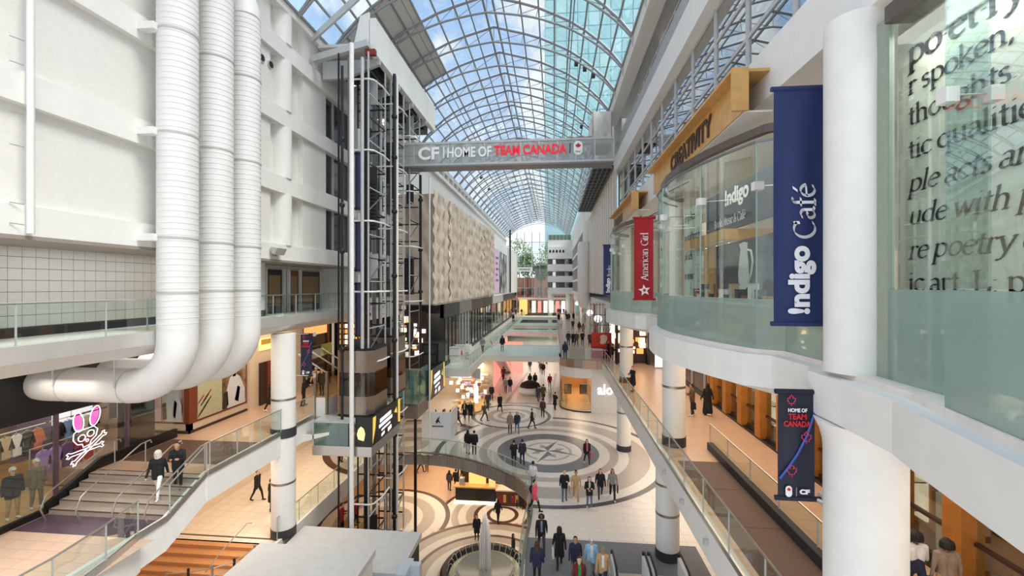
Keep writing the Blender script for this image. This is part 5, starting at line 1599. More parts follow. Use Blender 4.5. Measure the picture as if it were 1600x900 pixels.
# far left shops, level one
SHC = [srgb(48, 46, 46), srgb(70, 60, 54), srgb(36, 36, 40), srgb(90, 84, 78)]
fs_labels = ['dark shop with a red glow at the near end of the far left row', 'glass shop with bright mannequins on the far left row', 'dark brown furniture shop on the far left row', 'black framed shop past the tarpaulin tail', 'pale framed shop near the far end of the left row', 'last dark shop on the far left row']
yy = 37.0
for i, L in enumerate((6.0, 6.5, 8.0, 9.0, 14, 24)):
    s = thing('row_shop', fs_labels[i], 'shop', (-9.6, yy + L / 2, 5.0), 'far left row of shops')
    m = mat('shop_dark_%d' % (i % 4), SHC[i % 4], .5)
    MB().box(-12.8, -12.5, yy, yy + L, 5, 10.4).build('back_wall', m, s)
    MB().box(-12.5, -9.5, yy, yy + .25, 5, 10.4).build('party_wall', m, s)
    MB().box(-9.8, -9.4, yy, yy + L, 9.2, 10.4).build('fascia', [CHAR, MGREY, DKBROWN, BLACK, LGREY, CHAR][i], s)
    for k in range(4):
        y = yy + .3 + k * (L - .3) / 4
        MB().box(-9.5, -9.47, y, y + (L - .3) / 4 - .08, 5.3, 9.1).build('shop_pane', G_SHOP, s)
        MB().box(-9.55, -9.42, y - .06, y, 5, 9.2).build('frame_post', LGREY if i in (1, 4) else BLACK, s)
    MB().box(-9.6, -9.4, yy, yy + L, 5, 5.3).build('stall_riser', WHITE if i == 1 else CHAR, s)
    rr = random.Random(40 + i)
    for k in range(12):
        y = rr.uniform(yy + .5, yy + L - .5); z = rr.uniform(5.9, 8.8); q = rr.uniform(.1, .35)
        mm = [WARMGLOW, mat('warm_glow_goods', srgb(200, 150, 90), .5, emit=(1, .7, .4), estr=.5), mat('pale_goods', srgb(220, 220, 224), .5), mat('dark_goods', srgb(60, 50, 46), .5), SCREEN, mat('red_glow', srgb(196, 30, 30), .5, emit=(1, .05, .05), estr=.5) if i == 0 else mat('gold_goods', srgb(210, 180, 90), .5)][k % 6]  # goods; shop light is put into some as emission
        MB().box(-12.0, -11.8 + q, y - q, y + q, z - q, z + q).build('display_box', mm, s)  # shop goods, some glowing by material
    yy += L + .1
# black stair enclosure at the elevators
be = thing('black_enclosure', 'black panelled enclosure on the platform right of the elevators', 'enclosure', (-9.6, 35.6, 4.3))
MB().box(-10.6, -9.2, 34.2, 36.2, 4.2, 7.4).build('body', BLACK, be)
for z in (5.0, 5.8, 6.6):
    MB().box(-10.4, -9.4, 34.15, 34.2, z, z + .6).build('slat', CHAR, be)
MB().box(-9.5, -9.3, 36.3, 36.5, 5, 6.2).build('white_side', WHITE, be)
# platform column, ladder and planter glimpsed behind
for i, (x, y) in enumerate(((-9.1, 39.5), (-9.0, 41.0))):
    p = thing('white_plinth', ['nearer', 'farther'][i] + ' white display plinth on the far left platform', 'plinth', (x, y, 5.0))
    MB().box(x - .5, x + .5, y - .5, y + .5, 5.0, 6.3).build('body', WHITE, p)
    MB().box(x - .52, x + .52, y - .52, y + .52, 6.3, 6.36).build('top', LGREY, p)
    MB().box(x - .51, x + .51, y - .51, y - .5, 5.6, 5.63).build('joint', SEAM, p)

# ================================================================== concourse left shops (z=0)
ls = thing('gift_shop', 'bright gift shop with sparkling shelves below the platform', 'shop', (-8.5, 43, 0))
PX = mat('shop_cream', srgb(238, 220, 196), .5)
MB().box(-13, -6.6, 47.0, 47.2, 0, 4.3).build('back_wall', PX, ls)
MB().box(-9.9, -6.7, 40.2, 47.0, 0, .1).build('floor_plate', mat('shop_floor_gold', srgb(224, 188, 130), .3), ls)
MB().box(-10.0, -6.8, 40.0, 40.2, 3.4, 4.3).build('fascia', LGREY, ls)
MB().wallstrip([(-9.9, 39.9), (-7.6, 39.9), (-6.9, 40.6), (-6.3, 43.5)], 0, .2, .15, 0, 1).build('kerb', BRONZE, ls)
rr = random.Random(9)
for i in range(46):
    x = rr.uniform(-9.8, -6.9); y = rr.uniform(40.5, 46); z = rr.choice((.6, 1.1, 1.6, 2.1, 2.6))
    mm = [WARMGLOW, SCREEN, mat('goods_a', srgb(226, 160, 120), .5), mat('goods_b', srgb(240, 232, 220), .5), mat('goods_c', srgb(196, 120, 80), .5), mat('goods_d', srgb(190, 180, 220), .5)][i % 6]  # gift goods, some made to glow in place of shop lighting
    MB().box(x - .14, x + .14, y - .12, y + .12, z, z + .28).build('display_box', mm, ls)  # gift goods, some glowing by material
for z in (.5, 1.0, 1.5, 2.0, 2.5):
    MB().box(-9.9, -6.9, 45.6, 46.6, z, z + .05).build('shelf', PX, ls)
MB().box(-8.2, -7.5, 40.5, 41.1, .1, 1.0).build('counter', WOOD, ls)
MB().box(-7.6, -7.2, 41.2, 41.25, .8, 2.6).build('light_panel', SCREEN, ls)
MB().tube([(-8.6, 40.0, 3.9), (-8.6, 40.0, 4.3)], .03, 5).build('chandelier_rod', BRONZE, ls)
for i in range(14):
    t = i * 2.4
    MB().ball((-8.0 + .5 * math.cos(t), 40.2 + .4 * math.sin(t), 3.6 + .1 * (i % 4)), .09, n=6).build('bauble', mat('red_glass', srgb(220, 70, 60), .3, emit=(1, .3, .2), estr=.4), ls)
# pink lit wall further back
pk = struct(MB().box(-7.2, -7.0, 48, 66, 0, 4.3).build('wall_pink', PINKL), 'pink lit wall under the far left gallery', 'wall')
pk2 = struct(MB().box(-7.0, -4.2, 60, 60.2, 0, 4.3).build('wall_pink', PINKL), 'pink lit end wall under the far bridges', 'wall')
struct(MB().box(-13.2, -13.0, 36.5, 116, 0, 4.4).build('wall_left', CREAM), 'cream wall of the concourse under the far left gallery', 'wall')
struct(MB().box(.8, 1.0, 52.2, 116, 0, 4.4).build('wall_right', CREAM), 'cream wall of the concourse under the far right gallery', 'wall')
# white kiosk with a bird mark
kk = thing('bird_kiosk', 'white kiosk counter with a small black bird mark', 'kiosk', (-8.9, 34, 0))
MB().box(-10.2, -7.9, 33.0, 33.2, 0, 2.2).build('front_panel', mat('kiosk_white', srgb(222, 226, 230), .5), kk)
MB().box(-8.0, -7.9, 33.2, 35.3, 0, 2.2).build('side_panel', mat('kiosk_white', srgb(222, 226, 230), .5), kk)
MB().box(-10.2, -7.9, 33.2, 35.3, .9, .95).build('inner_top', BRONZE, kk)
MB().extr([(-9.1, 32.98, 1.5), (-8.95, 32.98, 1.75), (-8.75, 32.98, 1.95), (-8.85, 32.98, 1.68), (-8.7, 32.98, 1.35), (-8.9, 32.98, 1.5), (-9.0, 32.98, 1.32)], (0, -.01, 0)).build('bird_mark', INKY, kk)
for i in range(8):
    MB().box(-9.35 + i * .11, -9.27 + i * .11, 32.97, 32.98, 1.1, 1.2).build('name_mark', INKY, kk)
for i in range(6):
    MB().cyl(-9.8 + i * .3, 34.5, .95, 1.8 + .2 * (i % 2), .05, 8).build('post', BLACK, kk)
# round seat in the far concourse
bs = thing('round_bench', 'round white bench with a dark planted top in the far concourse', 'bench', (-2.6, 48.5, 0))
MB().lathe(-2.6, 48.5, [(1.1, .05), (1.45, .35), (1.5, .8), (1.2, .82)], 28).build('seat', WHITE, bs, True)
MB().lathe(-2.6, 48.5, [(1.15, .8), (1.0, 1.15), (.5, 1.4), (.05, 1.45)], 20).build('planting', mat('plant_dark', srgb(34, 34, 30), .8), bs, True)
MB().box(-5.6, .5, 44.3, 44.45, 0, .06).build('floor_band', T_TAUPE, FLOOR0)

# ================================================================== coffee kiosk, lower level
kf = thing('coffee_kiosk', 'dark coffee kiosk with lit counters', 'kiosk', (-5.4, 37, -5.5))
kf['label'] = 'dark coffee kiosk with lit counters and a round white disc sign'
kz = -5.5
MB().box(-7.9, -4.6, 34.6, 35.2, kz + .2, kz + 1.25).build('dark_counter', BLACK, kf)
MB().box(-8.0, -4.5, 34.5, 35.3, kz + 1.25, kz + 1.35).build('counter_top', WOOD, kf)
MB().box(-8.0, -4.5, 34.45, 35.3, kz, kz + .12).build('glow_strip', WARMGLOW, kf)
MB().box(-4.5, -2.0, 34.4, 35.2, kz, kz + 1.2).build('pastry_case', mat('case_dark', srgb(90, 60, 44), .4), kf)
MB().box(-4.6, -1.9, 34.3, 35.3, kz + 1.2, kz + 1.3).build('case_top', CREAM, kf)
for i in range(7):
    MB().box(-4.3 + i * .32, -4.08 + i * .32, 34.36, 34.42, kz + .3, kz + .9).build('pastry', [CRIM, WOOD, DKBROWN][i % 3], kf)
MB().box(-7.6, -7.2, 34.7, 35.1, kz + 1.35, kz + 1.9).build('espresso_machine', STEEL, kf)
MB().box(-6.9, -5.5, 35.1, 35.2, kz + 1.35, kz + 2.2).build('lit_back_panel', mat('amber_panel', srgb(230, 160, 70), .4, emit=(1, .55, .18), estr=.9), kf)
MB().box(-5.2, -4.7, 34.7, 35.1, kz + 1.35, kz + 1.9).build('display_case', mat('amber_glow_goods', srgb(230, 190, 120), .4, emit=(1, .7, .3), estr=.5), kf)  # lit look of the case painted in as amber emission
MB().box(-8.0, -1.8, 37.9, 38.2, kz, kz + 3.6).build('back_bar', DKBROWN, kf)
rr = random.Random(3)
for i in range(40):
    x = rr.uniform(-7.8, -2.0); z = kz + rr.choice((1.2, 1.7, 2.2, 2.7, 3.2)); q = rr.uniform(.06, .15)
    MB().box(x - q, x + q, 37.7, 37.9, z, z + .3).build('display_box', [WARMGLOW, CRIM, WOOD, WHITE, mat('amber_goods', srgb(210, 120, 40), .4)][i % 5], kf)  # back bar goods; the warm ones glow by material alone
MB().box(-8.1, -1.7, 36.0, 38.2, kz + 3.6, kz + 3.8).build('canopy', BLACK, kf)
for x in (-8.0, -1.8):
    MB().box(x - .06, x + .06, 36.0, 36.12, kz, kz + 3.6).build('canopy_post', BLACK, kf)
MB().box(-3.6, -3.1, 36.0, 36.05, kz + 2.2, kz + 3.6).build('menu_panel', mat('amber_panel', srgb(230, 160, 70), .4, emit=(1, .55, .18), estr=.9), kf)
dz = MB().extr([(-6.1 + .42 * math.cos(t), 35.9, kz + 2.95 + .42 * math.sin(t)) for t in [2 * PI * i / 28 for i in range(28)]], (0, .08, 0)).build('disc_sign', mat('disc_lit', (1, 1, 1), .4, emit=(1, 1, 1), estr=1.4), kf)
MB().tube([(-6.1 + .3 * math.cos(t), 35.89, kz + 2.95 + .3 * math.sin(t)) for t in [2 * PI * i / 24 for i in range(24)]], .012, 4, closed=True).build('disc_ring', mat('leaf_green', srgb(40, 120, 80), .5), dz)
# lower back walls
struct(MB().box(-24, 14, 44, 44.3, -5.5, -.8).build('wall_back', mat('lower_back', srgb(150, 110, 76), .6)), 'warm brown back wall of the lower concourse', 'wall')
struct(MB().box(-22.2, -22, 2, 116, -5.5, 16).build('wall_left', CREAM), 'cream rear wall of the left shops', 'wall')

# ================================================================== fountain
fo = thing('fountain', 'round black-rimmed fountain with one tall water jet', 'fountain', (CF[0], CF[1], -5.5))
MB().lathe(CF[0], CF[1], [(2.65, -5.5), (2.7, -5.1), (2.55, -4.9), (2.3, -4.9), (2.1, -5.2)], 48).build('rim', BLACK, fo, True)
MB().lathe(CF[0], CF[1], [(1.75, -5.45), (1.75, -5.0), (1.62, -4.95), (1.55, -5.0)], 40).build('inner_ring', mat('wet_grey', srgb(130, 134, 130), .2), fo, True)
MB().cyl(CF[0], CF[1], -5.3, -5.15, 2.15, 48).build('water', mat('water_green', srgb(166, 172, 140), .12, spec=.6), fo, True)
WJ = glass('water_jet', (.97, .98, .99), .06, srgb(252, 253, 255), .5)
jet = MB()
rr = random.Random(2)
for i in range(40):
    a = rr.uniform(0, 6.28); q = rr.uniform(0, .34); h = 3.7 - q * 2 + rr.uniform(-.7, .2)
    x = CF[0] + q * math.cos(a); y = CF[1] + q * math.sin(a)
    jet.tube([(x, y, -5.2), (CF[0] + q * .95 * math.cos(a), CF[1] + q * .95 * math.sin(a), -5.2 + h * .6), (CF[0] + q * .75 * math.cos(a), CF[1] + q * .75 * math.sin(a), -5.2 + h)], [.05, .05, .03], 6)
j = jet.build('water_jet', WJ, fo, True); j['kind'] = 'stuff'
for i in range(26):
    a = i / 26 * 2 * PI
    p = []
    for k in range(7):
        t = k / 6
        r = 2.3 - t * .5
        p.append((CF[0] + r * math.cos(a), CF[1] + r * math.sin(a), -5.05 + 2.2 * t * (1 - t)))
    MB().tube(p, .016, 5).build('arc_jet', WJ, fo)

# white two-tier roofed store on the lower level
ROOFW = mat('roof_membrane', srgb(206, 206, 204), .7, var=.05, scale=2)
pv = thing('white_pavilion', 'white flat-roofed pavilion with black side at the bottom of the view', 'pavilion', (-9.5, 17, -5.5))
MB().box(-12.4, -6.4, 17.6, 20.7, -.25, 0).build('rear_roof', ROOFW, pv)
MB().box(-12.5, -7.4, 12, 17.55, .75, 1.0).build('front_roof', ROOFW, pv)
MB().box(-12.3, -6.5, 12, 20.6, -5.5, -.25).build('body', CHAR, pv)
MB().box(-12.4, -7.5, 12.1, 17.5, -.25, .75).build('upper_body', WHITE, pv)
MB().box(-6.4, -6.0, 17.2, 18.3, -5.5, .25).build('blue_grey_pier', mat('pier_blue', srgb(196, 206, 216), .5), pv)
MB().box(-6.0, -5.6, 17.8, 18.1, -5.5, .25).build('blue_grey_pier', mat('pier_blue', srgb(196, 206, 216), .5), pv)

# ================================================================== far right row of shops, level one
fr_labels = ['scaffold-side shop with warm lit window on the far right row', 'brick pillared shop on the far right row', 'white signed shop on the far right row', 'last lit shop on the far right row']
yy = 44.0
for i, L in enumerate((10, 12, 18, 28)):
    s = thing('row_shop', fr_labels[i], 'shop', (5.4, yy + L / 2, 5.0), 'far right row of shops')
    MB().box(6.6, 6.8, yy, yy + L, 5, 9.8).build('back_wall', [CREAM, DKBROWN, CREAM, CHAR][i], s)
    MB().box(5.1, 5.5, yy, yy + L, 8.6, 9.8).build('fascia', [WHITE, WHITE, LGREY, WHITE][i], s)
    MB().box(5.0, 5.5, yy, yy + .9, 5, 9.8).build('pier', [WHITE, BRICKM, WHITE, WHITE][i] if False else (mat('brick_red', srgb(150, 84, 70), .7) if i == 1 else WHITE), s)
    for k in range(4):
        y = yy + 1.0 + k * (L - 1.0) / 4
        MB().box(5.28, 5.3, y, y + (L - 1.0) / 4 - .12, 5.1, 8.6).build('shop_pane', G_SHOP, s)
        MB().box(5.2, 5.34, y - .08, y, 5, 8.6).build('frame_post', LGREY, s)
        MB().box(6.4, 6.55, y + .3, y + (L - 1.0) / 4 - .5, 5.8, 8.2).build('lit_display', [mat('warm_glow_goods', srgb(200, 150, 90), .5, emit=(1, .7, .4), estr=.5), WARMGLOW, SCREEN, mat('pale_goods', srgb(220, 220, 224), .5)][(k + i) % 4], s)  # window goods with shop light put into their material
    MB().tube([(4.95, yy + 2, 8.7), (4.6, yy + 2, 8.7)], .03, 6).build('sign_arm', LGREY, s)
    MB().tube([(4.6, yy + 1.98, 8.6), (4.6, yy + 2.1, 8.6)], .4, 18).build('blade_sign', SCREEN, s)
    yy += L + .1
struct(MB().box(5.3, 14, 33.4, 33.6, 10.5, 16.3).build('wall_right', mat('shop_back', srgb(196, 186, 170), .6)), 'end wall of the second bay shop', 'wall')
struct(MB().box(14.0, 14.3, 1, 118, -5.5, 26).build('wall_right', WHITE2), 'outer wall behind the right shops', 'wall')
for x, z, s_ in ((17.8, 18.15, .5), (18.9, 18.1, .45)):
    MB().extr([(5.26, x - a * s_ * 1.6, z + b * s_ * 1.4) for a, b in LEAF], (-.01, 0, 0)).build('leaf_decal', RED, cw)
# ================================================================== left gallery shops (level one)
# clothing shop with the neon emblem
cs = thing('clothing_shop', 'black clothing shop with racks behind its glass at the left edge', 'shop', (-18.5, 12.5, 4.15)); cs['kind'] = 'structure'
MB().box(-21.5, -21.3, 5, 19, 4.15, 9.6).build('back_wall', mat('shop_tan', srgb(206, 170, 130), .6), cs)
MB().box(-21.4, -17.45, 5, 18.6, 4.15, 4.3).build('shop_floor', mat('shop_wood', srgb(206, 170, 126), .4), cs)
MB().box(-18.2, -17.35, 5, 18.8, 7.5, 9.6).build('black_fascia', BLACK, cs)
MB().box(-17.5, -17.35, 5, 13.4, 4.15, 4.35).build('black_kerb', BLACK, cs)
MB().extr([(-17.5, 13.4, 4.15), (-17.5, 15.2, 5.0), (-17.5, 18.6, 5.0), (-17.5, 18.6, 5.4), (-17.5, 15.2, 5.4), (-17.5, 13.4, 4.5)], (.15, 0, 0)).build('stepped_kerb', BLACK, cs)
for i, y in enumerate((7.0, 9.6, 12.1, 13.8, 16.4)):
    MB().box(-17.46, -17.43, y, y + (2.45, 2.45, 1.55, 2.4, 2.1)[i], 4.4, 7.5).build('shop_pane', G_SHOP, cs)
for y in (9.55, 13.72, 16.3):
    MB().box(-17.5, -17.38, y - .05, y + .05, 4.2, 8.6).build('door_post', mat('mauve_steel', srgb(120, 100, 116), .3, .6), cs)
MB().box(-18.1, -17.5, 16.5, 17.6, 4.3, 7.5).build('black_pier', BLACK, cs)
MB().box(-20.8, -20.5, 14.8, 16.3, 4.3, 7.4).build('mauve_panel', mat('mauve_wall', srgb(112, 84, 118), .6), cs)
MB().box(-20.4, -20.3, 15.9, 17.4, 6.3, 7.2).build('lit_niche', mat('lit_white', srgb(240, 230, 240), .5, emit=(1, .9, 1), estr=.6), cs)
for y0, y1 in ((13.0, 15.2), (15.4, 17.6)):
    MB().box(-20.9, -20.2, y0, y1, 4.3, 5.2).build('low_cabinet', WOOD, cs)
    MB().box(-20.9, -20.2, y0, y1, 7.0, 7.1).build('upper_shelf', WOOD, cs)
SHIRT = [(30, 30, 36, 'black'), (206, 176, 140, 'tan'), (234, 226, 214, 'cream'), (28, 28, 30, 'black'), (206, 110, 70, 'rust orange'), (24, 24, 28, 'black'), (110, 140, 186, 'denim blue'), (52, 58, 84, 'navy'), (214, 190, 160, 'sand'), (40, 40, 44, 'charcoal')]
PL = mat('lilac_cloth', srgb(170, 140, 200), .8)
def shirt(x, y, z, m, label, wide=.42, drop=.85):
    s = thing('hanging_shirt', label, 'shirt', (x, y, z - drop), 'shirts on the left shop racks')
    W_ = wide / 2
    out = [(-.07, 0), (-W_, -.08), (-W_ - .1, -drop * .62), (-W_ + .02, -drop * .64), (-W_ + .03, -.28), (-W_ + .04, -drop), (W_ - .04, -drop), (W_ - .03, -.28), (W_ - .02, -drop * .64), (W_ + .1, -drop * .62), (W_, -.08), (.07, 0), (0, -.06)]
    MB().extr([(x, y + a, z + b) for a, b in out], (.1, 0, 0)).build('garment', m, s)
    MB().tube([(x + .05, y - .16, z - .03), (x + .05, y, z + .04), (x + .05, y + .16, z - .03)], .01, 4).build('hanger', LGREY, s)
    MB().tube([(x + .05, y, z + .03), (x + .05, y, z + .14)], .008, 4).build('hook', LGREY, s)
    return s
k = 0
for rack, (y0, n) in enumerate(((13.55, 5), (15.6, 5))):
    r_ = thing('clothes_rack', ['left', 'right'][rack] + ' wall rail of the clothing shop', 'rack', (-19.9, y0 + 1.2, 6.7))
    MB().tube([(-19.9, y0 - .2, 6.62), (-19.9, y0 + n * .33 + .1, 6.62)], .025, 6).build('rail', STEEL, r_)
    MB().box(-20.3, -19.88, y0 - .2, y0 - .17, 6.58, 6.65).build('rail_bracket', STEEL, r_)
    for i in range(n):
        c = SHIRT[k % 10]
        lab = c[3] + ' shirt hanging ' + ('first' if i == 0 else 'last' if i == n - 1 else 'number %d' % (i + 1)) + ' on the ' + ['left', 'right'][rack] + ' shop rail'
        lab = lab.replace('number 2', 'second').replace('number 3', 'third').replace('number 4', 'fourth').replace('number 5', 'fifth').replace('number 6', 'sixth')
        shirt(-19.95, y0 + .15 + i * .33, 6.48, mat('shirt_%d' % (k % 10), srgb(*c[:3]), .85), lab, .34, .8)
        k += 1
for i in range(5):
    shirt(-18.9, 14.4 + i * .4, 5.9, [PL, PL, mat('plum_cloth', srgb(104, 66, 120), .8), CRIM, mat('coral', srgb(226, 96, 66), .8)][i], ['palest lilac', 'second lilac', 'plum', 'crimson', 'coral'][i] + ' shirt below the neon rabbit emblem', .36, .9)
rk2 = thing('clothes_rack', 'low clothes rail below the neon rabbit emblem', 'rack', (-18.9, 15, 4.3))
MB().tube([(-18.85, 14.0, 6.08), (-18.85, 16.3, 6.08)], .02, 6).build('rail', STEEL, rk2)
for y in (14.0, 16.3):
    MB().tube([(-18.85, y, 4.3), (-18.85, y, 6.08)], .02, 6).build('stand', STEEL, rk2)
# neon emblem: two ears, skull and crossed bones
ne = thing('neon_emblem', 'pink and white neon rabbit skull emblem in the shop window', 'neon sign', (-17.6, 14.9, 5.3))
NWM = mat('neon_tube_white', (1, 1, 1), .4, emit=(1, .86, 1), estr=1.8)
NPM = mat('neon_pink_fill', srgb(250, 70, 140), .4, emit=(1, .12, .42), estr=1.4)
def ns(pts, closed=True, r=.017, m=NWM, nm='neon_tube'):
    MB().tube([(-17.55, 14.82 + a * 1.05, 5.45 + b * 1.08) for a, b in pts], r, 6, closed=closed).build(nm, m, ne)
def ell(cx, cy, rx, ry, rot=0, n=22):
    o = []
    for i in range(n):
        t = 2 * PI * i / n
        x, y = rx * math.cos(t), ry * math.sin(t)
        o.append((cx + x * math.cos(rot) - y * math.sin(rot), cy + x * math.sin(rot) + y * math.cos(rot)))
    return o
for e_, rot in (((-.26, 1.38), .12), ((.3, 1.46), -.22)):
    ns(ell(e_[0], e_[1], .17, .34, rot))
    MB().extr([(-17.57, 14.82 + a * 1.05, 5.45 + b * 1.08) for a, b in ell(e_[0], e_[1], .13, .3, rot)], (-.02, 0, 0)).build('ear_fill', NPM, ne)
ns([(-.42, 1.02), (-.43, .8), (-.3, .62), (-.13, .58), (-.1, .46), (.12, .5), (.16, .62), (.33, .74), (.39, .96), (.26, 1.1), (-.1, 1.08), (-.3, 1.1)])
ns(ell(-.15, .8, .12, .11)); ns(ell(.15, .88, .12, .11))
ns(ell(.03, .67, .045, .045), r=.014)
def bone(x0, y0, x1, y1):
    d = Vector((x1 - x0, y1 - y0)).normalized(); n_ = Vector((-d.y, d.x))
    a = Vector((x0, y0)); b = Vector((x1, y1))
    pts = [a + n_ * .05 + d * .08, a + n_ * .1, a + n_ * .07 - d * .07, a, a - n_ * .07 - d * .07, a - n_ * .1, a - n_ * .05 + d * .08, b - n_ * .05 - d * .08, b - n_ * .1, b - n_ * .07 + d * .07, b, b + n_ * .07 + d * .07, b + n_ * .1, b + n_ * .05 - d * .08]
    ns([(p.x, p.y) for p in pts])
bone(-.58, .33, .54, .36); bone(-.42, .02, .62, .74)
MB().tube([(-17.55, 14.3, 7.2), (-17.55, 14.3, 7.6)], .01, 4).build('hanger_wire', BLACK, ne)
MB().box(-17.6, -17.56, 14.3, 15.6, 7.2, 7.24).build('hanger_bar', BLACK, ne)

# steps handrails
for i, x in enumerate((-16.9, -15.6, -14.3, -13.15)):
    h = thing('step_handrail', ['leftmost', 'second', 'third', 'rightmost'][i] + ' bent steel handrail on the near left steps', 'handrail', (x, 14, 4.15), 'handrails on the near left steps')
    MB().tube([(x, 13.0, 4.16), (x, 12.85, 4.6), (x, 13.0, 5.0), (x, 13.15, 5.1), (x, 15.1, 6.0), (x, 15.5, 6.02), (x, 15.55, 5.9)], .026, 8).build('rail', STEEL, h, True)
    MB().tube([(x, 15.3, 5.0), (x, 15.3, 6.0)], .022, 6).build('post', STEEL, h)

# poster hoarding
ph = thing('poster_hoarding', 'cream hoarding corner with pink and sage posters on the left gallery', 'hoarding', (-17.2, 20, 5)); ph['kind'] = 'structure'
MB().box(-20.2, -17.2, 19.1, 19.3, 5, 9.8).build('front_wall', CREAM, ph)
MB().box(-17.4, -17.2, 19.1, 22.95, 5, 9.8).build('side_wall', CREAM, ph)
MB().box(-20.2, -17.14, 19.04, 19.1, 5, 5.12).build('black_skirting', DKBROWN, ph)
MB().box(-17.2, -17.14, 19.04, 22.95, 5, 5.12).build('black_skirting', DKBROWN, ph)
MB().box(-17.45, -17.17, 19.05, 19.5, 5.5, 8.6).build('wood_corner', WOODD, ph)
MB().box(-20.2, -17.18, 19.06, 19.1, 5.45, 5.52).build('wood_rail', WOODD, ph)
MB().box(-17.2, -17.165, 19.1, 22.9, 5.45, 5.52).build('wood_rail', WOODD, ph)
MB().box(-17.2, -17.165, 22.85, 22.93, 5.45, 8.8).build('wood_rail', WOODD, ph)
PINKP = mat('poster_pink', srgb(238, 196, 200), .6); SAGE = mat('poster_sage', srgb(186, 190, 158), .6)
def poster(nm, lab, a, b, face, m):
    o = thing(nm, lab, 'poster', face(a, 5.55))
    f = [face(a, 5.55), face(b, 5.55), face(b, 8.6), face(a, 8.6)]
    nd = Vector((0, -.02, 0)) if face(0, 0)[1] < 19.2 else Vector((.02, 0, 0))
    MB().extr(f, nd).build('print', m, o)
    return o, nd
FX = lambda a, z: (-19.6 + a, 19.055, z)
FY = lambda a, z: (-17.16, 19.42 + a, z)
inks = [mat('ink_maroon', srgb(110, 34, 44), .6), mat('ink_red', srgb(170, 46, 54), .6), mat('ink_navy', srgb(50, 54, 88), .6)]
for nm, lab, a, b, F, m in (('pink_poster', 'pink poster with slanted maroon bars', 0, 1.0, FX, PINKP), ('sage_poster', 'sage green poster with slanted maroon bars', 0.1, 1.65, FY, SAGE)):
    o, nd = poster('printed_poster', lab, a, b, F, m)
    for i in range(8):
        s0 = .02 + .10 * (i % 4) * (b - a); z0 = 5.62 + .16 * i - (.3 if i > 4 else 0)
        d = .22 * (b - a); zz = .32
        p = [F(a + s0, z0), F(a + s0 + d, z0 + zz), F(a + s0 + d, z0 + zz + .1), F(a + s0, z0 + .1)]
        MB().extr([Vector(q) + nd for q in p], nd * .3).build('slanted_bar', inks[i % 3], o)
    for i in range(4):
        p = [F(a + .12 * (b - a), 7.9 - i * .2), F(a + (.75 - .1 * i) * (b - a), 7.9 - i * .2), F(a + (.75 - .1 * i) * (b - a), 8.0 - i * .2), F(a + .12 * (b - a), 8.0 - i * .2)]
        MB().extr([Vector(q) + nd for q in p], nd * .3).build('print_line', INKY, o)
for lab, a, b, F, cols in (('photo poster of people in white shirts', 1.05, 2.1, FX, [srgb(60, 44, 40), srgb(190, 170, 160), srgb(214, 222, 232)]), ('photo poster of a person bent over a laptop', 1.68, 3.4, FY, [srgb(38, 28, 26), srgb(150, 118, 90), srgb(220, 206, 184)])):
    o, nd = poster('printed_poster', lab, a, b, F, photo_mat('photo_' + lab[16:20].strip(), cols, 1.3))
    w_ = b - a
    def blob(c, zc, rx, rz, m, nm):
        MB().extr([Vector(F(c + rx * math.cos(t), zc + rz * math.sin(t))) + nd for t in [2 * PI * i / 16 for i in range(16)]], nd * .3).build(nm, m, o)
    SK = mat('print_skin', srgb(196, 150, 124), .6); SHW = mat('print_shirt', srgb(216, 222, 230), .6); HR = mat('print_hair', srgb(44, 30, 28), .6)
    c = a + w_ * .55
    def poly(pts, m, nm):
        MB().extr([Vector(F(a + p * w_, 5.55 + q * 3.05)) + nd for p, q in pts], nd * .3).build(nm, m, o)
    poly([(.2, 0), (.16, .3), (.3, .52), (.5, .58), (.72, .5), (.95, .25), (.95, 0)], SHW, 'printed_shirt')
    poly([(.42, .52), (.38, .66), (.46, .76), (.58, .74), (.6, .6), (.54, .52)], SK, 'printed_face')
    poly([(.36, .62), (.3, .78), (.42, .92), (.62, .92), (.7, .76), (.62, .66), (.58, .74), (.46, .76)], HR, 'printed_hair')
    poly([(.5, .1), (.62, .34), (.74, .3), (.66, .05)], SK, 'printed_arm')
    poly([(.02, .02), (.02, .28), (.2, .3), (.24, .05)], mat('print_dark', srgb(52, 40, 38), .6), 'printed_desk')
# pale lit passage left of the hoarding and cream shop wall beyond
lp = struct(thing('wall_pale_lit', 'pale lilac lit shop end left of the poster hoarding', 'wall', (-20, 20, 5)))
MB().box(-21.2, -20.2, 19.3, 19.4, 5, 8.6).build('panel', mat('lilac_lit', srgb(226, 210, 232), .5, emit=(.9, .75, 1), estr=.35), lp)
MB().box(-21.3, -20.1, 19.0, 19.28, 5, 5.6).build('box_base', CREAM, lp)
cw_ = struct(thing('wall_cream_shop', 'cream wall with wood doors and a lit yellow niche on the left gallery', 'wall', (-17, 26, 5)))
MB().box(-17.4, -17.15, 22.95, 28.4, 5, 9.8).build('wall', CREAM, cw_)
MB().box(-17.14, -17.05, 23.9, 26.3, 5, 7.5).build('door_recess', DKBROWN, cw_)
MB().box(-17.06, -17.0, 24.5, 24.8, 5, 7.5).build('door_stile', WOODD, cw_)
MB().box(-17.06, -17.0, 25.5, 25.7, 5, 7.5).build('door_stile', WOODD, cw_)
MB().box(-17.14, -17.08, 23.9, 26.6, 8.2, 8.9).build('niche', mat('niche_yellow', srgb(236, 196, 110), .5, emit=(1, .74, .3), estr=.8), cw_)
MB().box(-17.08, -17.04, 24.0, 26.5, 8.55, 8.85).build('niche_shadow_box', GOLD, cw_)
MB().box(-17.14, -17.0, 22.95, 23.4, 5, 9.8).build('pilaster', CREAM, cw_)
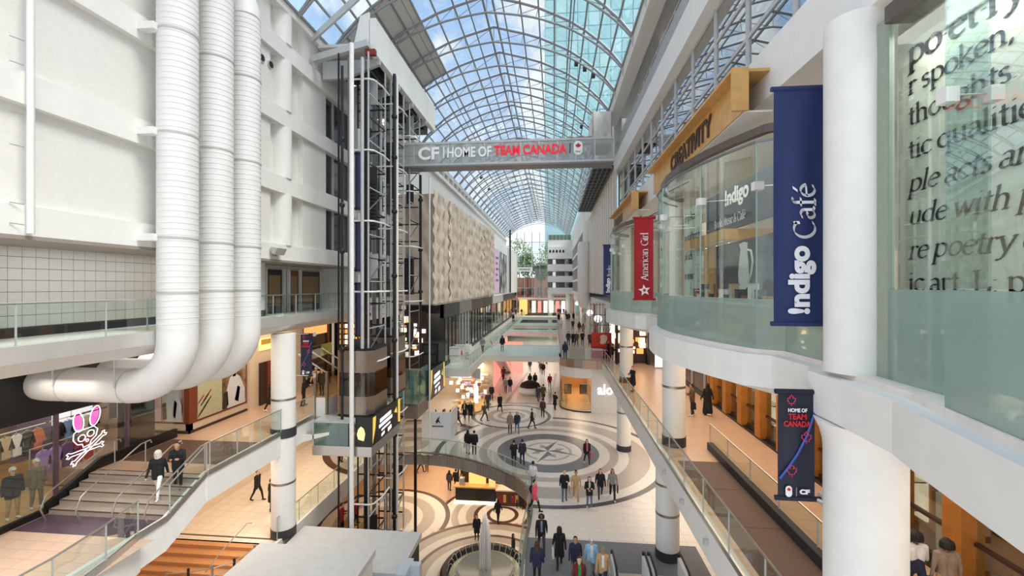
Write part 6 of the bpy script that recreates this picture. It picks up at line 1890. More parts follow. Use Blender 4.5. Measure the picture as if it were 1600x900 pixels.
ds = thing('dark_shop', 'dark shop with amber lit boxes and a green easel sign behind the column banner', 'shop', (-16.5, 30, 5))
MB().box(-17.4, -17.2, 28.4, 32.4, 5, 9.2).build('back', mat('shop_black', srgb(30, 30, 36), .5), ds)
MB().box(-17.4, -17.2, 28.4, 32.4, 9.2, 9.8).build('cream_head', CREAM, ds)
MB().box(-17.4, -13.2, 36.2, 36.4, 5, 9.8).build('end_wall', mat('shop_black', srgb(30, 30, 36), .5), ds)
for i in range(5):
    MB().box(-17.2, -17.1, 28.6 + i * .6, 29.1 + i * .6, 8.5, 9.1).build('amber_box', mat('amber_dim', srgb(210, 130, 50), .5, emit=(1, .5, .15), estr=.8), ds)
MB().box(-17.2, -17.05, 31.6, 31.75, 5, 9.3).build('wood_jamb', WOODD, ds)
for i in range(6):
    MB().box(-17.2, -16.8, 28.8, 30.4, 5.6 + i * .42, 5.66 + i * .42).build('shelf', MGREY, ds)
MB().extr([(-16.9, 30.2, 6.9), (-16.1, 30.2, 7.15), (-16.05, 30.2, 7.95), (-16.85, 30.2, 7.75)], (0, .04, 0)).build('green_sign', mat('lime_sign', srgb(156, 172, 80), .5), ds)
for x_ in (-16.75, -16.2):
    MB().tube([(x_, 30.25, 5.0), (-16.45, 30.22, 7.5)], .025, 6).build('easel_leg', BLACK, ds)
# amber lattice window by the lifts
lw_ = thing('lattice_window', 'amber lit lattice window with red goods behind the elevators', 'window display', (-15, 32.5, 5))
MB().box(-17.1, -13.4, 32.6, 32.8, 5, 9.8).build('black_back', BLACK, lw_)
for i in range(6):
    for j in range(8):
        if (i + j) % 7 == 3: continue
        m = WARMGLOW if (i * j) % 3 else mat('amber_dim', srgb(210, 130, 50), .5, emit=(1, .5, .15), estr=.8)
        if 2 <= i <= 3 and j in (3, 4): m = mat('coral_lit', srgb(240, 90, 70), .5, emit=(1, .2, .15), estr=.6)
        MB().box(-16.6 + i * .42, -16.3 + i * .42, 32.5, 32.58, 5.8 + j * .42, 6.1 + j * .42).build('lit_pane', m, lw_)
# lit shop behind the second elevator
l3 = thing('jewel_shop', 'bright amber shop window behind the second elevator shaft', 'shop', (-11.6, 36.0, 5))
MB().box(-12.8, -10.7, 36.0, 36.2, 5, 9.9).build('back', DKBROWN, l3)
rr = random.Random(12)
for i in range(26):
    x = rr.uniform(-12.6, -10.9); z = rr.uniform(6.2, 9.2); q = rr.uniform(.1, .28)
    MB().box(x - q, x + q, 35.85, 35.98, z - q, z + q).build('lit_display', [WARMGLOW, SCREEN, mat('goods_c', srgb(196, 120, 80), .5)][i % 3], l3)
# mannequins use the figure builder further down

# lower walls under the left gallery (concourse level)
struct(MB().box(-18.7, -18.5, 12, 36, -.9, 4.3).build('wall_left', CREAM), 'cream wall of the concourse under the left gallery', 'wall')
sr = thing('stair_railing', 'steel tube railing beside the lower left steps', 'railing', (-14.5, 17.5, -.9))
for i, (x, y) in enumerate(((-15.8, 16.4), (-15.0, 16.6), (-14.2, 16.9), (-13.6, 17.4), (-13.4, 18.4))):
    MB().box(x - .04, x + .04, y - .03, y + .03, -.9, .35).build('post', BLACK if i % 2 else STEEL, sr)
for z in (-.4, -.1, .2):
    MB().tube([(-15.8, 16.4, z), (-15.0, 16.6, z), (-14.2, 16.9, z), (-13.6, 17.4, z), (-13.4, 18.4, z)], .025, 6).build('rail', STEEL, sr)
MB().tube([(-14.4, 16.8, .1), (-14.3, 17.4, .5), (-14.2, 19.0, .95), (-14.2, 19.3, .8)], .025, 6).build('rail', STEEL, sr)
MB().box(-18.5, -13.0, 19.4, 19.5, -.0, .01).build('floor_band', T_BROWN, FLOOR0)

# ================================================================== stairs and escalators down at the bottom
sd = thing('descending_stairs', 'pale striped stairs descending toward the viewer from the grey matting', 'stairs', (0.2, 16, -3)); sd['kind'] = 'structure'
for i in range(8):
    MB().box(-1.2, 2.2, 17.2 - .3 * (i + 1), 17.2 - .3 * i, -.17 * (i + 1) - .3, -.17 * i + .012).build('step', mat('step_pale', srgb(196, 196, 194), .5), sd)
    MB().box(-1.2, 2.2, 17.2 - .3 * i - .05, 17.2 - .3 * i, -.17 * i + .012, -.17 * i + .02).build('nosing', CHAR, sd)
def esc(x0, x1, label):
    e = thing('escalator', label, 'escalator', ((x0 + x1) / 2, 17, 0), 'escalators from the grey matting')
    for x in (x0, x1):
        MB().extr([(x - .09, 18.6, 0), (x - .09, 18.6, .75), (x - .09, 17.4, .75), (x - .09, 13.0, -1.6), (x - .09, 13.0, -2.5), (x - .09, 17.2, -.05)], (.18, 0, 0)).build('balustrade_panel', WHITE, e)
        MB().tube([(x, 18.4, .2), (x, 18.75, .5), (x, 18.7, .85), (x, 18.4, .98), (x, 17.4, .95), (x, 13.0, -1.4)], .05, 8).build('handrail', BLACK, e, True)
    for i in range(10):
        MB().box(x0 + .1, x1 - .1, 17.4 - .4 * (i + 1), 17.4 - .4 * i, -.22 * (i + 1) - .2, -.22 * i - .05).build('tread', MGREY, e)
    MB().box(x0 + .1, x1 - .1, 17.4, 18.5, .012, .03).build('comb_plate', STEEL, e)
    return e
esc(2.45, 3.75, 'left white escalator going down beside the stairs')
esc(3.95, 5.2, 'right white escalator going down beside the column')
hr = thing('stair_handrail', 'steel handrail between the stairs and the grey matting', 'handrail', (.9, 17, 0))
for x in (-1.15, .75, 2.15):
    MB().tube([(x, 17.6, .0), (x, 17.6, .95), (x, 17.2, .98), (x, 14.8, -.4)], .025, 8).build('rail', STEEL, hr)

# ================================================================== far end of the mall
en = thing('end_block', 'white stepped office block closing the far end of the mall', 'building', (2, 112, 0)); en['kind'] = 'structure'
def ez(py, D=110): return 12 + (447 - py) * D / 680
Y = 112
MB().box(-1.5, 5.0, Y + 2.2, Y + 6, 0, 24).build('core', WHITE2, en)
for z0, z1 in ((10.0, 11.6), (13.0, 14.6), (15.8, 17.6), (19.0, 22.0)):
    MB().box(-1.5, 5.0, Y, Y + 3, z0, z1).build('terrace_band', WHITE, en)
for z0, z1 in ((11.6, 13.0), (14.6, 15.8), (17.6, 19.0)):
    for i in range(6):
        MB().box(-1.3 + i * 1.05, -.5 + i * 1.05, Y + 1.6, Y + 2.1, z0, z1 - .1).build('window', G_DARK if (i + int(z0)) % 3 else G_MIRR, en)
for i in range(5):
    x = -.9 + i * .85
    MB().extr([(x + .26 * math.cos(t), Y - .05, 20.9 + .4 * math.sin(t)) for t in [2 * PI * j / 16 for j in range(16)]], (0, .1, 0)).build('oval_window', BLACK, en)
for x in (-.9, 3.6):
    MB().cyl(x, Y + .8, 0, 10, .55, 20).build('round_leg', WHITE, en)
for i in range(4):
    MB().box(.2 + i * .85, .8 + i * .85, Y + 1.9, Y + 2.15, 7.2, 9.4).build('window', mat('tan_window', srgb(150, 120, 90), .4), en)
MB().box(-1.4, 4.6, Y + 3.2, Y + 3.4, 22.0, 25.5).build('penthouse_glazing', mat('green_glazing', srgb(110, 130, 112), .3), en)
for i in range(7):
    MB().box(-1.4 + i * .98, -1.3 + i * .98, Y + 3.0, Y + 3.2, 22.0, 25.5).build('penthouse_mullion', LGREY, en)
ew = struct(thing('window_6', 'tall end window showing greenery and brick outside', 'window', (-5.5, 114, 0)))
for i in range(6):
    MB().box(-11.6 + i * 2.0 - .08, -11.6 + i * 2.0 + .08, 113.9, 114.1, 5, 26).build('mullion', LGREY, ew)
for z in (8.5, 11.5, 14.5, 17.5, 20.5, 23.5):
    MB().box(-11.6, -1.5, 113.9, 114.1, z - .07, z + .07).build('transom', LGREY, ew)
for i in range(5):
    for k in range(6):
        MB().box(-11.5 + i * 2.0, -9.7 + i * 2.0, 113.98, 114.0, 5.6 + k * 3.0, 8.4 + k * 3.0).build('pane', G_SHOP, ew)
sg_ = thing('end_sign', 'long pale sign hung before the end window', 'sign', (-7, 108, 16.4))
MB().box(-9.2, -5.2, 108, 108.2, 15.6, 16.7).build('board', WHITE, sg_)
MB().box(-8.6, -5.8, 107.98, 108.0, 16.0, 16.3).build('faint_line', GREY, sg_)
for x in (-8.9, -5.5):
    MB().tube([(x, 108.1, 16.7), (x, 108.1, 28.7 if x < -8 else 30.4)], .04, 5).build('wire', LGREY, sg_)
# outside: brick building and trees seen through the end window
bkz = thing('brick_building', 'orange brick building outside the end window', 'building', (-6, 130, 0))
BRK = grid_mat('brick', srgb(176, 106, 78), srgb(150, 100, 80), .5, .2, .8, .02, 'XZ', .5)
MB().box(-16, 6, 128, 136, 0, 14.5).build('wall', BRK, bkz)
MB().box(-16.2, 6.2, 127.7, 128, 8.3, 8.8).build('string_course', mat('brick_orange', srgb(206, 110, 70), .7), bkz)
for i in range(8):
    for z0 in (5.6, 9.4):
        MB().box(-14 + i * 2.3, -12.8 + i * 2.3, 127.9, 128.05, z0, z0 + 2.2).build('window', G_DARK, bkz)
def leafy(x, y, z, r, h, label):
    t = thing('street_tree', label, 'tree', (x, y, 0), 'trees outside the end window')
    MB().tube([(x, y, 0), (x + .1, y, h * .5), (x, y, h)], [.3, .2, .08], 8).build('trunk', DKBROWN, t)
    q = random.Random(int(x * 10))
    b = MB()
    for i in range(900):
        a = q.uniform(0, 6.28); e = q.uniform(-1, 1); rr = r * q.uniform(.5, 1) 
        c = Vector((x + rr * math.sqrt(1 - e * e) * math.cos(a), y + rr * math.sqrt(1 - e * e) * math.sin(a), z + rr * e * 1.25))
        u = Vector((q.uniform(-1, 1), q.uniform(-1, 1), q.uniform(-1, 1))).normalized() * .32; v = u.orthogonal().normalized() * .22
        b.add([c - u, c + v, c + u, c - v], [(0, 1, 2, 3)])
    o = b.build('foliage', mat('leaf_%d' % (int(abs(x)) % 2), srgb(96, 124, 66) if int(abs(x)) % 2 else srgb(70, 96, 52), .8, var=.3, scale=.8), t); o['kind'] = 'stuff'
leafy(-11.4, 119, 17, 2.3, 17, 'leftmost green tree outside the end window')
leafy(-7.4, 123.5, 18, 2.9, 17, 'middle green tree outside the end window')
leafy(-3.4, 120, 16, 2.1, 16, 'rightmost green tree outside the end window')
leafy(-11.5, 146, 22, 5.0, 20, 'big leftmost tree above the brick roof')
leafy(-1.0, 146, 21, 4.8, 20, 'big rightmost tree above the brick roof')
struct(MB().box(-40, 40, 118, 170, -.5, 0).build('floor', GREY), 'street outside the far end', 'ground')
fe = struct(thing('wall_end', 'far end shopfronts with lit windows below the end window', 'wall', (-3, 111, 0)))
MB().box(-12.8, 4.9, 113.5, 113.9, 0, 5).build('base', CHAR, fe)
MB().box(-8.5, -6.5, 108, 108.4, 5, 8.6).build('amber_box', mat('amber_panel', srgb(230, 160, 70), .4, emit=(1, .55, .18), estr=.9), fe)
MB().box(-9, 3.5, 110, 110.3, 8.6, 9.1).build('canopy', WHITE, fe)
for i in range(6):
    MB().box(-5.5 + i * 1.5, -4.6 + i * 1.5, 111, 111.1, 5.2, 8.2).build('lit_shop', [WARMGLOW, PINKL, SCREEN][i % 3], fe)

# glass office tower seen through the vault
tw = thing('glass_tower', 'pale teal glass office tower rising beyond the vault', 'building', (16, 175, 0))
TWG = mat('tower_glass', srgb(168, 214, 216), .15, .0, var=.10, scale=.06, spec=.9)
TWG2 = mat('tower_glass_pale', srgb(190, 226, 226), .15, var=.08, scale=.06, spec=.9)
TWM = mat('tower_frame', srgb(150, 190, 194), .5)
MB().box(-3.2, 44, 160.3, 195, 0, 190).build('core', TWM, tw)
p1_ = p2_ = None
for i in range(12):
    for k in range(24):
        m2 = (i * 5 + k * 3) % 4 == 0
        loc = (-3.0 + i * 3.95, 160.0, 66 + k * 5.1)
        if (p2_ if m2 else p1_) is None:
            o = MB().box(0, 3.7, 0, .3, 0, 4.7).build('window_panel', TWG2 if m2 else TWG, tw)
            for v_ in o.data.vertices: v_.co += ORG[tw.name]
            if m2: p2_ = o
            else: p1_ = o
            o.location = Vector(loc) - ORG[tw.name]
        else:
            clone(p2_ if m2 else p1_, tw, Vector(loc) - ORG[tw.name])
# ================================================================== people
SKIN = [mat('skin_light', srgb(222, 178, 152), .55), mat('skin_tan', srgb(190, 138, 106), .55), mat('skin_brown', srgb(120, 80, 58), .55)]
HAIR = {'black': mat('hair_black', srgb(26, 22, 22), .6), 'brown': mat('hair_brown', srgb(66, 44, 32), .6), 'blond': mat('hair_blond', srgb(170, 130, 84), .6), 'grey': mat('hair_grey', srgb(150, 146, 142), .6), 'cap_white': mat('cap_white', srgb(226, 224, 220), .7), 'cap_green': mat('cap_green', srgb(120, 140, 110), .7), 'hood': mat('hood_cream', srgb(224, 216, 204), .8)}
CL = {'black': srgb(28, 28, 32), 'charcoal': srgb(62, 62, 68), 'navy': srgb(38, 44, 70), 'blue': srgb(84, 108, 150), 'jeans': srgb(92, 110, 140), 'grey': srgb(136, 136, 140), 'lightgrey': srgb(186, 184, 184), 'white': srgb(232, 230, 226), 'cream': srgb(222, 206, 180), 'tan': srgb(196, 160, 116), 'brown': srgb(98, 74, 58), 'olive': srgb(92, 90, 64), 'pink': srgb(232, 90, 120), 'red': srgb(170, 36, 40), 'maroon': srgb(104, 36, 42), 'green': srgb(40, 150, 70), 'sky': srgb(150, 196, 224), 'taupe': srgb(150, 132, 116)}
def cloth(c): return mat('cloth_' + c, CL[c], .85, var=.10, scale=9)
SHOE = {'white': mat('shoe_white', srgb(230, 228, 224), .6), 'black': mat('shoe_black', srgb(28, 26, 26), .5)}
EYE = mat('eye_dark', srgb(30, 22, 20), .3)
PEO = {}
def capsule(b, p0, p1, r0, r1, n=10):
    p0 = Vector(p0); p1 = Vector(p1)
    d = p1 - p0; L = d.length
    u = d.normalized() if L > 1e-6 else Vector((0, 0, 1))
    pts = []; rs = []
    for i in range(4):
        t = PI / 2 * (1 - i / 4)
        pts.append(p0 - u * r0 * math.sin(t)); rs.append(max(.0015, r0 * math.cos(t)))
    pts.append(p0); rs.append(r0); pts.append(p1); rs.append(r1)
    for i in range(1, 5):
        t = PI / 2 * i / 4
        pts.append(p1 + u * r1 * math.sin(t)); rs.append(max(.0015, r1 * math.cos(t)))
    b.tube(pts, rs, n)
def figure_mesh(pose, outfit, hair, fine):
    """one continuous body surface; faces carry a material slot: 0 skin 1 hair 2 top 3 trousers 4 shoes 5 eyes"""
    key = (pose, outfit, hair, fine)
    if key in PEO: return PEO[key]
    S = []     # (p0,p1,r0,r1,slot)
    V3 = lambda x, y, z: Vector((x, y, z))
    lean = {'phone': .02, 'walk': .03, 'walk2': .03, 'stand': 0, 'bag': .0, 'sit': 0, 'lean': .12}.get(pose, 0)
    hipz = .90
    seat = pose == 'sit'
    if seat: hipz = .50
    f = lambda z: -lean * (z - hipz)           # forward is -y
    sh = 1.40 - (.90 - hipz); ck = sh + .05; hd = sh + .20
    # legs
    st_ = {'walk': .26, 'walk2': -.26, 'stand': .02, 'phone': .04, 'bag': -.05, 'lean': .05, 'sit': 0}[pose]
    wide = 1.0 + (.06 if outfit == 'loose' else 0)
    for s in (-1, 1):
        k = st_ * s
        if seat:
            hip = V3(s * .095, 0, hipz); kn = V3(s * .11, -.42, hipz); an = V3(s * .11, -.40, .09); toe = V3(s * .12, -.55, .04)
        else:
            hip = V3(s * .09, 0, hipz - .02)
            kn = V3(s * .10, -k * .62 - .03, .49)
            an = V3(s * .105, -k * 1.0 + (.05 if k < 0 else 0), .09 + (.05 if k < -.1 else 0))
            toe = an + V3(s * .02, -.15, -.05 if k > -.1 else -.075)
        S += [(hip, kn, .088 * wide, .062 * wide, 3), (kn, an + V3(0, 0, .03), .060 * wide, .047 * (1.25 if outfit == 'loose' else 1), 3), (an + V3(0, .03, -.045), toe, .042, .034, 4)]
    # trunk
    pel = V3(0, f(hipz), hipz); wa = V3(0, f(hipz + .2), hipz + .2); chn = V3(0, f(sh - .12), sh - .12)
    bulk = {'coat': 1.16, 'long': 1.12, 'puffer': 1.28, 'tee': .98, 'loose': 1.06, 'robe': 1.15}[outfit]
    for dx in (-.06, .06):
        S.append((pel + V3(dx, 0, .0), wa + V3(dx, 0, 0), .105, .095 * bulk, 3 if outfit == 'tee' else 2))
    for dx in (-.085, .085):
        S.append((wa + V3(dx * .8, 0, 0), chn + V3(dx, 0, 0), .092 * bulk, .105 * bulk, 2))
    S.append((V3(-.13, f(sh), sh - .02), V3(.13, f(sh), sh - .02), .062 * bulk, .062 * bulk, 2))
    if outfit in ('coat', 'puffer'):
        for dx in (-.07, .07):
            S.append((wa + V3(dx, 0, 0), pel + V3(dx * 1.15, 0, -.14), .105 * bulk, .112, 2))
    if outfit in ('long',):
        for dx in (-.07, .07):
            S.append((wa + V3(dx, 0, 0), pel + V3(dx * 1.4, .01, -.38), .1 * bulk, .12, 2))
    if outfit == 'robe':
        for dx in (-.08, .08):
            S.append((wa + V3(dx, 0, 0), V3(dx * 1.7, 0, .16), .12, .16, 2))
    # neck, head, face
    S.append((V3(0, f(ck), ck - .02), V3(0, f(hd) - .005, hd - .05), .052, .05, 0))
    hc = V3(0, f(hd) - .012, hd)
    tilt = -.035 if pose in ('phone', 'lean') else 0
    hc = hc + V3(0, tilt, 0)
    S.append((hc + V3(0, -.005, -.045), hc + V3(0, .008, .035), .072, .085, 0))
    S.append((hc + V3(0, -.075, -.005), hc + V3(0, -.098, -.025), .010, .014, 0))
    S.append((hc + V3(0, -.05, -.075), hc + V3(0, -.055, -.08), .035, .03, 0))
    for s in (-1, 1):
        S.append((hc + V3(s * .085, .012, -.012), hc + V3(s * .088, .02, .018), .014, .016, 0))
    if hair != 'bald':
        S.append((hc + V3(0, .022, .045), hc + V3(0, .035, .015), .088, .09, 1))
    if hair == 'long':
        for dx in (-.055, 0, .055):
            S.append((hc + V3(dx, .055, 0), hc + V3(dx * 1.3, .085, -.26), .05, .042, 1))
        for s in (-1, 1):
            S.append((hc + V3(s * .075, .02, 0), hc + V3(s * .09, .02, -.2), .03, .028, 1))
    if hair == 'curly':
        for a in range(8):
            t = a * PI / 4
            S.append((hc + V3(.085 * math.cos(t), .035 + .05 * math.sin(t), .03), hc + V3(.1 * math.cos(t), .04 + .06 * math.sin(t), -.06), .055, .05, 1))
    if hair == 'bun':
        S.append((hc + V3(0, .07, .1), hc + V3(0, .075, .11), .045, .045, 1))
    if hair == 'cap':
        S.append((hc + V3(-.04, -.07, .055), hc + V3(.04, -.07, .055), .03, .03, 1)); S.append((hc + V3(0, -.08, .052), hc + V3(0, -.13, .045), .03, .022, 1))
    if hair == 'hood':
        S.append((hc + V3(0, .03, .03), hc + V3(0, .05, -.1), .115, .12, 1))
    # arms
    ab = 1.3 if outfit == 'puffer' else (1.12 if outfit in ('coat', 'long', 'robe') else 1.0)
    sleeve = 0 if outfit == 'tee' else 2
    for s in (-1, 1):
        shp = V3(s * .185, f(sh), sh - .03)
        sw = -st_ * s * .9
        if pose == 'phone' or (pose == 'bag' and s > 0) or pose == 'lean':
            el = shp + V3(s * .05, -.06, -.27); wr = el + V3(-s * .10, -.21, .07); hdv = V3(-s * .05, -.07, .03)
        elif seat:
            el = shp + V3(s * .04, -.08, -.26); wr = el + V3(-s * .06, -.22, -.04); hdv = V3(0, -.08, -.02)
        else:
            el = shp + V3(s * .055, -sw * .28 + .02, -.28); wr = el + V3(s * .015, -sw * .5 - .05, -.235); hdv = V3(0, -.02, -.085)
        S += [(shp, el, .058 * ab, .045 * ab, 2), (el, wr, .043 * ab, .034 * ab if sleeve else .029, sleeve)]
        hp = wr + hdv * .55
        S.append((wr, hp, .028, .033, 0))
        if fine:
            u = hdv.normalized(); side = u.cross(Vector((1, 0, 0))); side = side.normalized() if side.length > .1 else Vector((0, 1, 0))
            for q, L in ((-.026, .060), (-.009, .072), (.009, .068), (.026, .052)):
                b0 = hp + side * q + u * .02
                S.append((b0, b0 + u * L * .55, .010, .009, 0)); S.append((b0 + u * L * .55, b0 + u * L + Vector((-s * .018, 0, 0)), .009, .008, 0))
            S.append((hp - side * .028, hp - side * .05 + u * .035, .011, .009, 0))
        else:
            u = hdv.normalized()
            S.append((hp, hp + u * .06 + Vector((-s * .012, 0, 0)), .030, .018, 0)); S.append((hp, hp + u * .03 + Vector((0, -.04, 0)), .014, .011, 0))
    b = MB()
    for p0, p1, r0, r1, _ in S: capsule(b, p0, p1, r0, r1)
    me = bpy.data.meshes.new('figure'); me.from_pydata(b.v, [], b.f)
    ob = bpy.data.objects.new('figure_tmp', me); COL.objects.link(ob)
    md = ob.modifiers.new('r', 'REMESH'); md.mode = 'VOXEL'; md.voxel_size = .0105 if fine else .019
    m2 = ob.modifiers.new('s', 'SMOOTH'); m2.factor = .5; m2.iterations = 3 if fine else 1
    dg = bpy.context.evaluated_depsgraph_get()
    out = bpy.data.meshes.new_from_object(ob.evaluated_get(dg))
    bpy.data.objects.remove(ob); bpy.data.meshes.remove(me)
    n = len(out.polygons)
    ce = np.empty(n * 3); out.polygons.foreach_get('center', ce); ce = ce.reshape(-1, 3)
    best = np.full(n, 1e9); slot = np.zeros(n, int)
    for p0, p1, r0, r1, m in S:
        a = np.array(p0); d = np.array(p1) - a; L2 = max(1e-9, d @ d)
        t = np.clip(((ce - a) @ d) / L2, 0, 1)
        dist = np.linalg.norm(ce - a - t[:, None] * d, axis=1) - (r0 + (r1 - r0) * t)
        w = dist < best
        best[w] = dist[w]; slot[w] = m
    h = np.array(hc)
    for s in (-1, 1):
        q = np.linalg.norm(ce - (h + np.array((s * .032, -.078, .008))), axis=1) < (.014 if fine else .018)
        slot[q] = 5
    fr = (slot == 2) & (np.abs(ce[:, 0]) < .05) & (ce[:, 1] < -.045 + -lean * (ce[:, 2] - hipz)) & (ce[:, 2] > hipz + .04) & (ce[:, 2] < sh + .02)
    slot[fr] = 6
    for _ in range(7): out.materials.append(None)
    out.polygons.foreach_set('material_index', slot.tolist())
    out.polygons.foreach_set('use_smooth', [True] * n)
    out.name = 'body'
    PEO[key] = out
    return out
NPP = [0]
def person(label, x, y, z, face, pose='stand', outfit='coat', top='black', trousers='jeans', hair='short', hcol='black', skin=0, shoes='black', scale=1.0, fine=False, bag=None, group=None, inner=None):
    """face: direction in degrees the figure looks to (0 = toward the viewer, 180 = away)"""
    o = thing('person', label, 'person', (x, y, z), group)
    o.rotation_euler = (0, 0, math.radians(face)); o.scale = (scale,) * 3
    me = figure_mesh(pose, outfit, hair, fine)
    bdy = bpy.data.objects.new('body', me)
    COL.objects.link(bdy); bdy.parent = o
    hm = HAIR['cap_white'] if hair == 'cap' and hcol not in HAIR else HAIR[hcol]
    for i, m in enumerate((SKIN[skin], hm, cloth(top), cloth(trousers), SHOE[shoes], EYE, cloth(inner or top))):
        bdy.material_slots[i].link = 'OBJECT'
        bdy.material_slots[i].material = m
    ORG[o.name] = Vector((0, 0, 0))
    if bag:
        kind, c = bag
        if kind == 'tote':
            q = MB().extr([(.24, -.14, .42), (.24, .14, .42), (.24, .12, .78), (.24, -.12, .78)], (.07, 0, 0)).build('bag', cloth(c), o)
            MB().tube([(.27, -.07, .78), (.26, -.05, .86), (.26, .05, .86), (.27, .07, .78)], .008, 4).build('bag_handle', cloth(c), q)
        elif kind == 'back':
            q = MB().ball((0, .19, 1.18), .14, .10, .22, 12).build('backpack', cloth(c), o, True)
            for s in (-1, 1):
                MB().tube([(s * .1, .12, 1.36), (s * .11, -.02, 1.43), (s * .12, -.12, 1.3), (s * .11, .02, 1.05)], .014, 5).build('strap', cloth(c), q)
        elif kind == 'front':
            q = MB().box(-.16, .16, -.30, -.22, .92, 1.16).build('box', cloth(c), o)
    if pose == 'phone':
        MB().box(-.035, .035, -.36, -.345, sc_(1.12), sc_(1.26)).build('phone', BLACK, o)
    return o
def sc_(v): return v

# figures nearest the viewer
person('person in cream hood and black jacket walking down the left steps', -13.95, 14.15, 4.5, 20, 'walk', 'coat', 'black', 'white', 'hood', 'hood', 0, 'white', .98, True)
person('person in black coat with backpack on the left steps', -13.5, 14.5, 4.68, 25, 'lean', 'coat', 'black', 'black', 'short', 'black', 1, 'black', 1.0, True, ('back', 'black'))
person('person in white t-shirt and dark jeans under the right slab', 7.8, 10.2, 5.0, 175, 'walk', 'tee', 'white', 'navy', 'curly', 'black', 2, 'black', 1.0, True)
person('person in taupe top with black bag under the right slab', 8.28, 10.05, 5.0, 170, 'stand', 'loose', 'taupe', 'tan', 'curly', 'black', 2, 'black', .97, True, ('tote', 'black'))
person('person in brown puffer jacket holding a bag by the wood shopfront', 7.45, 24.3, 5.0, 265, 'phone', 'puffer', 'brown', 'charcoal', 'bun', 'black', 1, 'white', 1.0, True, ('tote', 'black'))
person('person in long black robe by the wood shopfront', 8.35, 24.6, 5.0, 200, 'walk2', 'robe', 'black', 'black', 'long', 'black', 1, 'white', 1.0, True)
# walkers on the compass floor
def at0(px, py, z=0.0):
    u = (px - 800) / 680; v = (447 - py) / 680
    k = (z - 12) / v
    return ((u * math.cos(YAW) - math.sin(YAW)) * k, (u * math.sin(YAW) + math.cos(YAW)) * k)
def walk(label, px, py, face, *a, z=0.0, **kw):
    x, y = at0(px, py, z)
    if z == 5.0 and y > 42 and -7.3 < x < .95 and not any(a < y < b for a, b in ((43.5, 51.6), (66.2, 69.8), (77.2, 82.8), (98.2, 102.8))):
        x = 1.1 if x > -3.3 else -7.6
    if z == 0 and y > 47 and x < -6.5: x = -6.4 + .5 * (px % 3)
    y = min(y, 106)
    return person(label, x, y, z, face, *a, **kw)
walk('person in black hoodie and jeans, leftmost of the compass group', 882, 782, 5, 'bag', 'coat', 'black', 'jeans', 'short', 'blond', fine=True, bag=('tote', 'tan'))
walk('person in beige tracksuit in the compass group', 900, 783, 0, 'walk', 'loose', 'tan', 'tan', 'bun', 'black', skin=1, shoes='white', fine=True)
walk('person in black vest and pale jeans in front of the compass group', 921, 794, 0, 'phone', 'coat', 'black', 'jeans', 'long', 'brown', shoes='white', fine=True, inner='cream')
walk('person in black jacket and grey trousers in the compass group', 938, 780, 0, 'walk2', 'coat', 'black', 'charcoal', 'long', 'black', shoes='white', fine=True)
walk('person in grey top and black trousers, rightmost of the compass group', 957, 780, -5, 'walk', 'loose', 'grey', 'black', 'long', 'black', skin=1, shoes='white', fine=True, bag=('tote', 'black'))
walk('person in dark coat with a pink bag crossing the compass ring', 917, 726, 10, 'walk', 'coat', 'black', 'navy', 'long', 'black', shoes='white', inner='pink', bag=('tote', 'pink'))
walk('person in pink jacket with black backpack by the glass edge', 835, 800, 75, 'walk', 'puffer', 'pink', 'black', 'short', 'black', bag=('back', 'black'), fine=True)
walk('person in white top just beyond the pink jacket', 833, 766, 160, 'stand', 'loose', 'white', 'grey', 'short', 'black', skin=1)
walk('person in black jacket with curly hair on the grey matting', 846, 862, 5, 'walk', 'coat', 'black', 'charcoal', 'curly', 'black', skin=2, fine=True, inner='grey')
walk('person in black carrying a big white bag on the matting', 874, 886, 185, 'walk2', 'long', 'black', 'black', 'hood', 'black', fine=True, bag=('tote', 'white'))
walk('person in navy coat seen from behind at the stair head', 839, 912, 180, 'stand', 'puffer', 'navy', 'black', 'long', 'brown', fine=True)
walk('person in navy jacket with dark hair nearing the stairs', 899, 903, 0, 'walk', 'coat', 'navy', 'black', 'short', 'black', skin=1, fine=True)
walk('person in white cap and pale blue vest nearing the stairs', 924, 905, 0, 'walk2', 'coat', 'sky', 'grey', 'cap', 'cap_white', fine=True, inner='white')
walk('person in tan jacket and green cap nearing the escalator', 942, 922, -5, 'walk', 'coat', 'tan', 'navy', 'cap', 'cap_green', skin=1, fine=True, inner='white')
walk('person in maroon coat over a green top at the bottom edge', 905, 940, 5, 'walk', 'coat', 'maroon', 'black', 'long', 'brown', fine=True, inner='green')
walk('person in navy coat at the curved glass, right of a pair', 816, 726, 200, 'stand', 'coat', 'navy', 'navy', 'short', 'black')
walk('person in black coat at the curved glass, left of a pair', 803, 728, 190, 'phone', 'coat', 'black', 'black', 'short', 'black')
walk('person in black at the glass left of the compass, facing away', 741, 710, 190, 'stand', 'coat', 'black', 'black', 'short', 'black')
walk('person with white bag at the glass left of the compass', 731, 709, 170, 'stand', 'coat', 'black', 'lightgrey', 'long', 'black', bag=('tote', 'white'))
walk('person in dark coat pushing the stroller', 694, 671, 80, 'phone', 'long', 'black', 'black', 'short', 'black')
walk('person in dark coat walking beside the stroller', 716, 668, -80, 'walk', 'coat', 'charcoal', 'black', 'short', 'black')
walk('person in black coat and pale scarf by the gift shop', 726, 656, 0, 'walk', 'long', 'black', 'black', 'long', 'black', inner='cream')
walk('second person in black coat by the gift shop', 735, 657, 5, 'walk2', 'long', 'black', 'charcoal', 'long', 'brown')
walk('person in olive jacket with a bag left of the small ring', 757, 658, 90, 'walk', 'coat', 'olive', 'black', 'short', 'black', bag=('back', 'taupe'))
walk('person in long dark coat on the small ring', 781, 643, 30, 'walk', 'long', 'black', 'black', 'short', 'black')
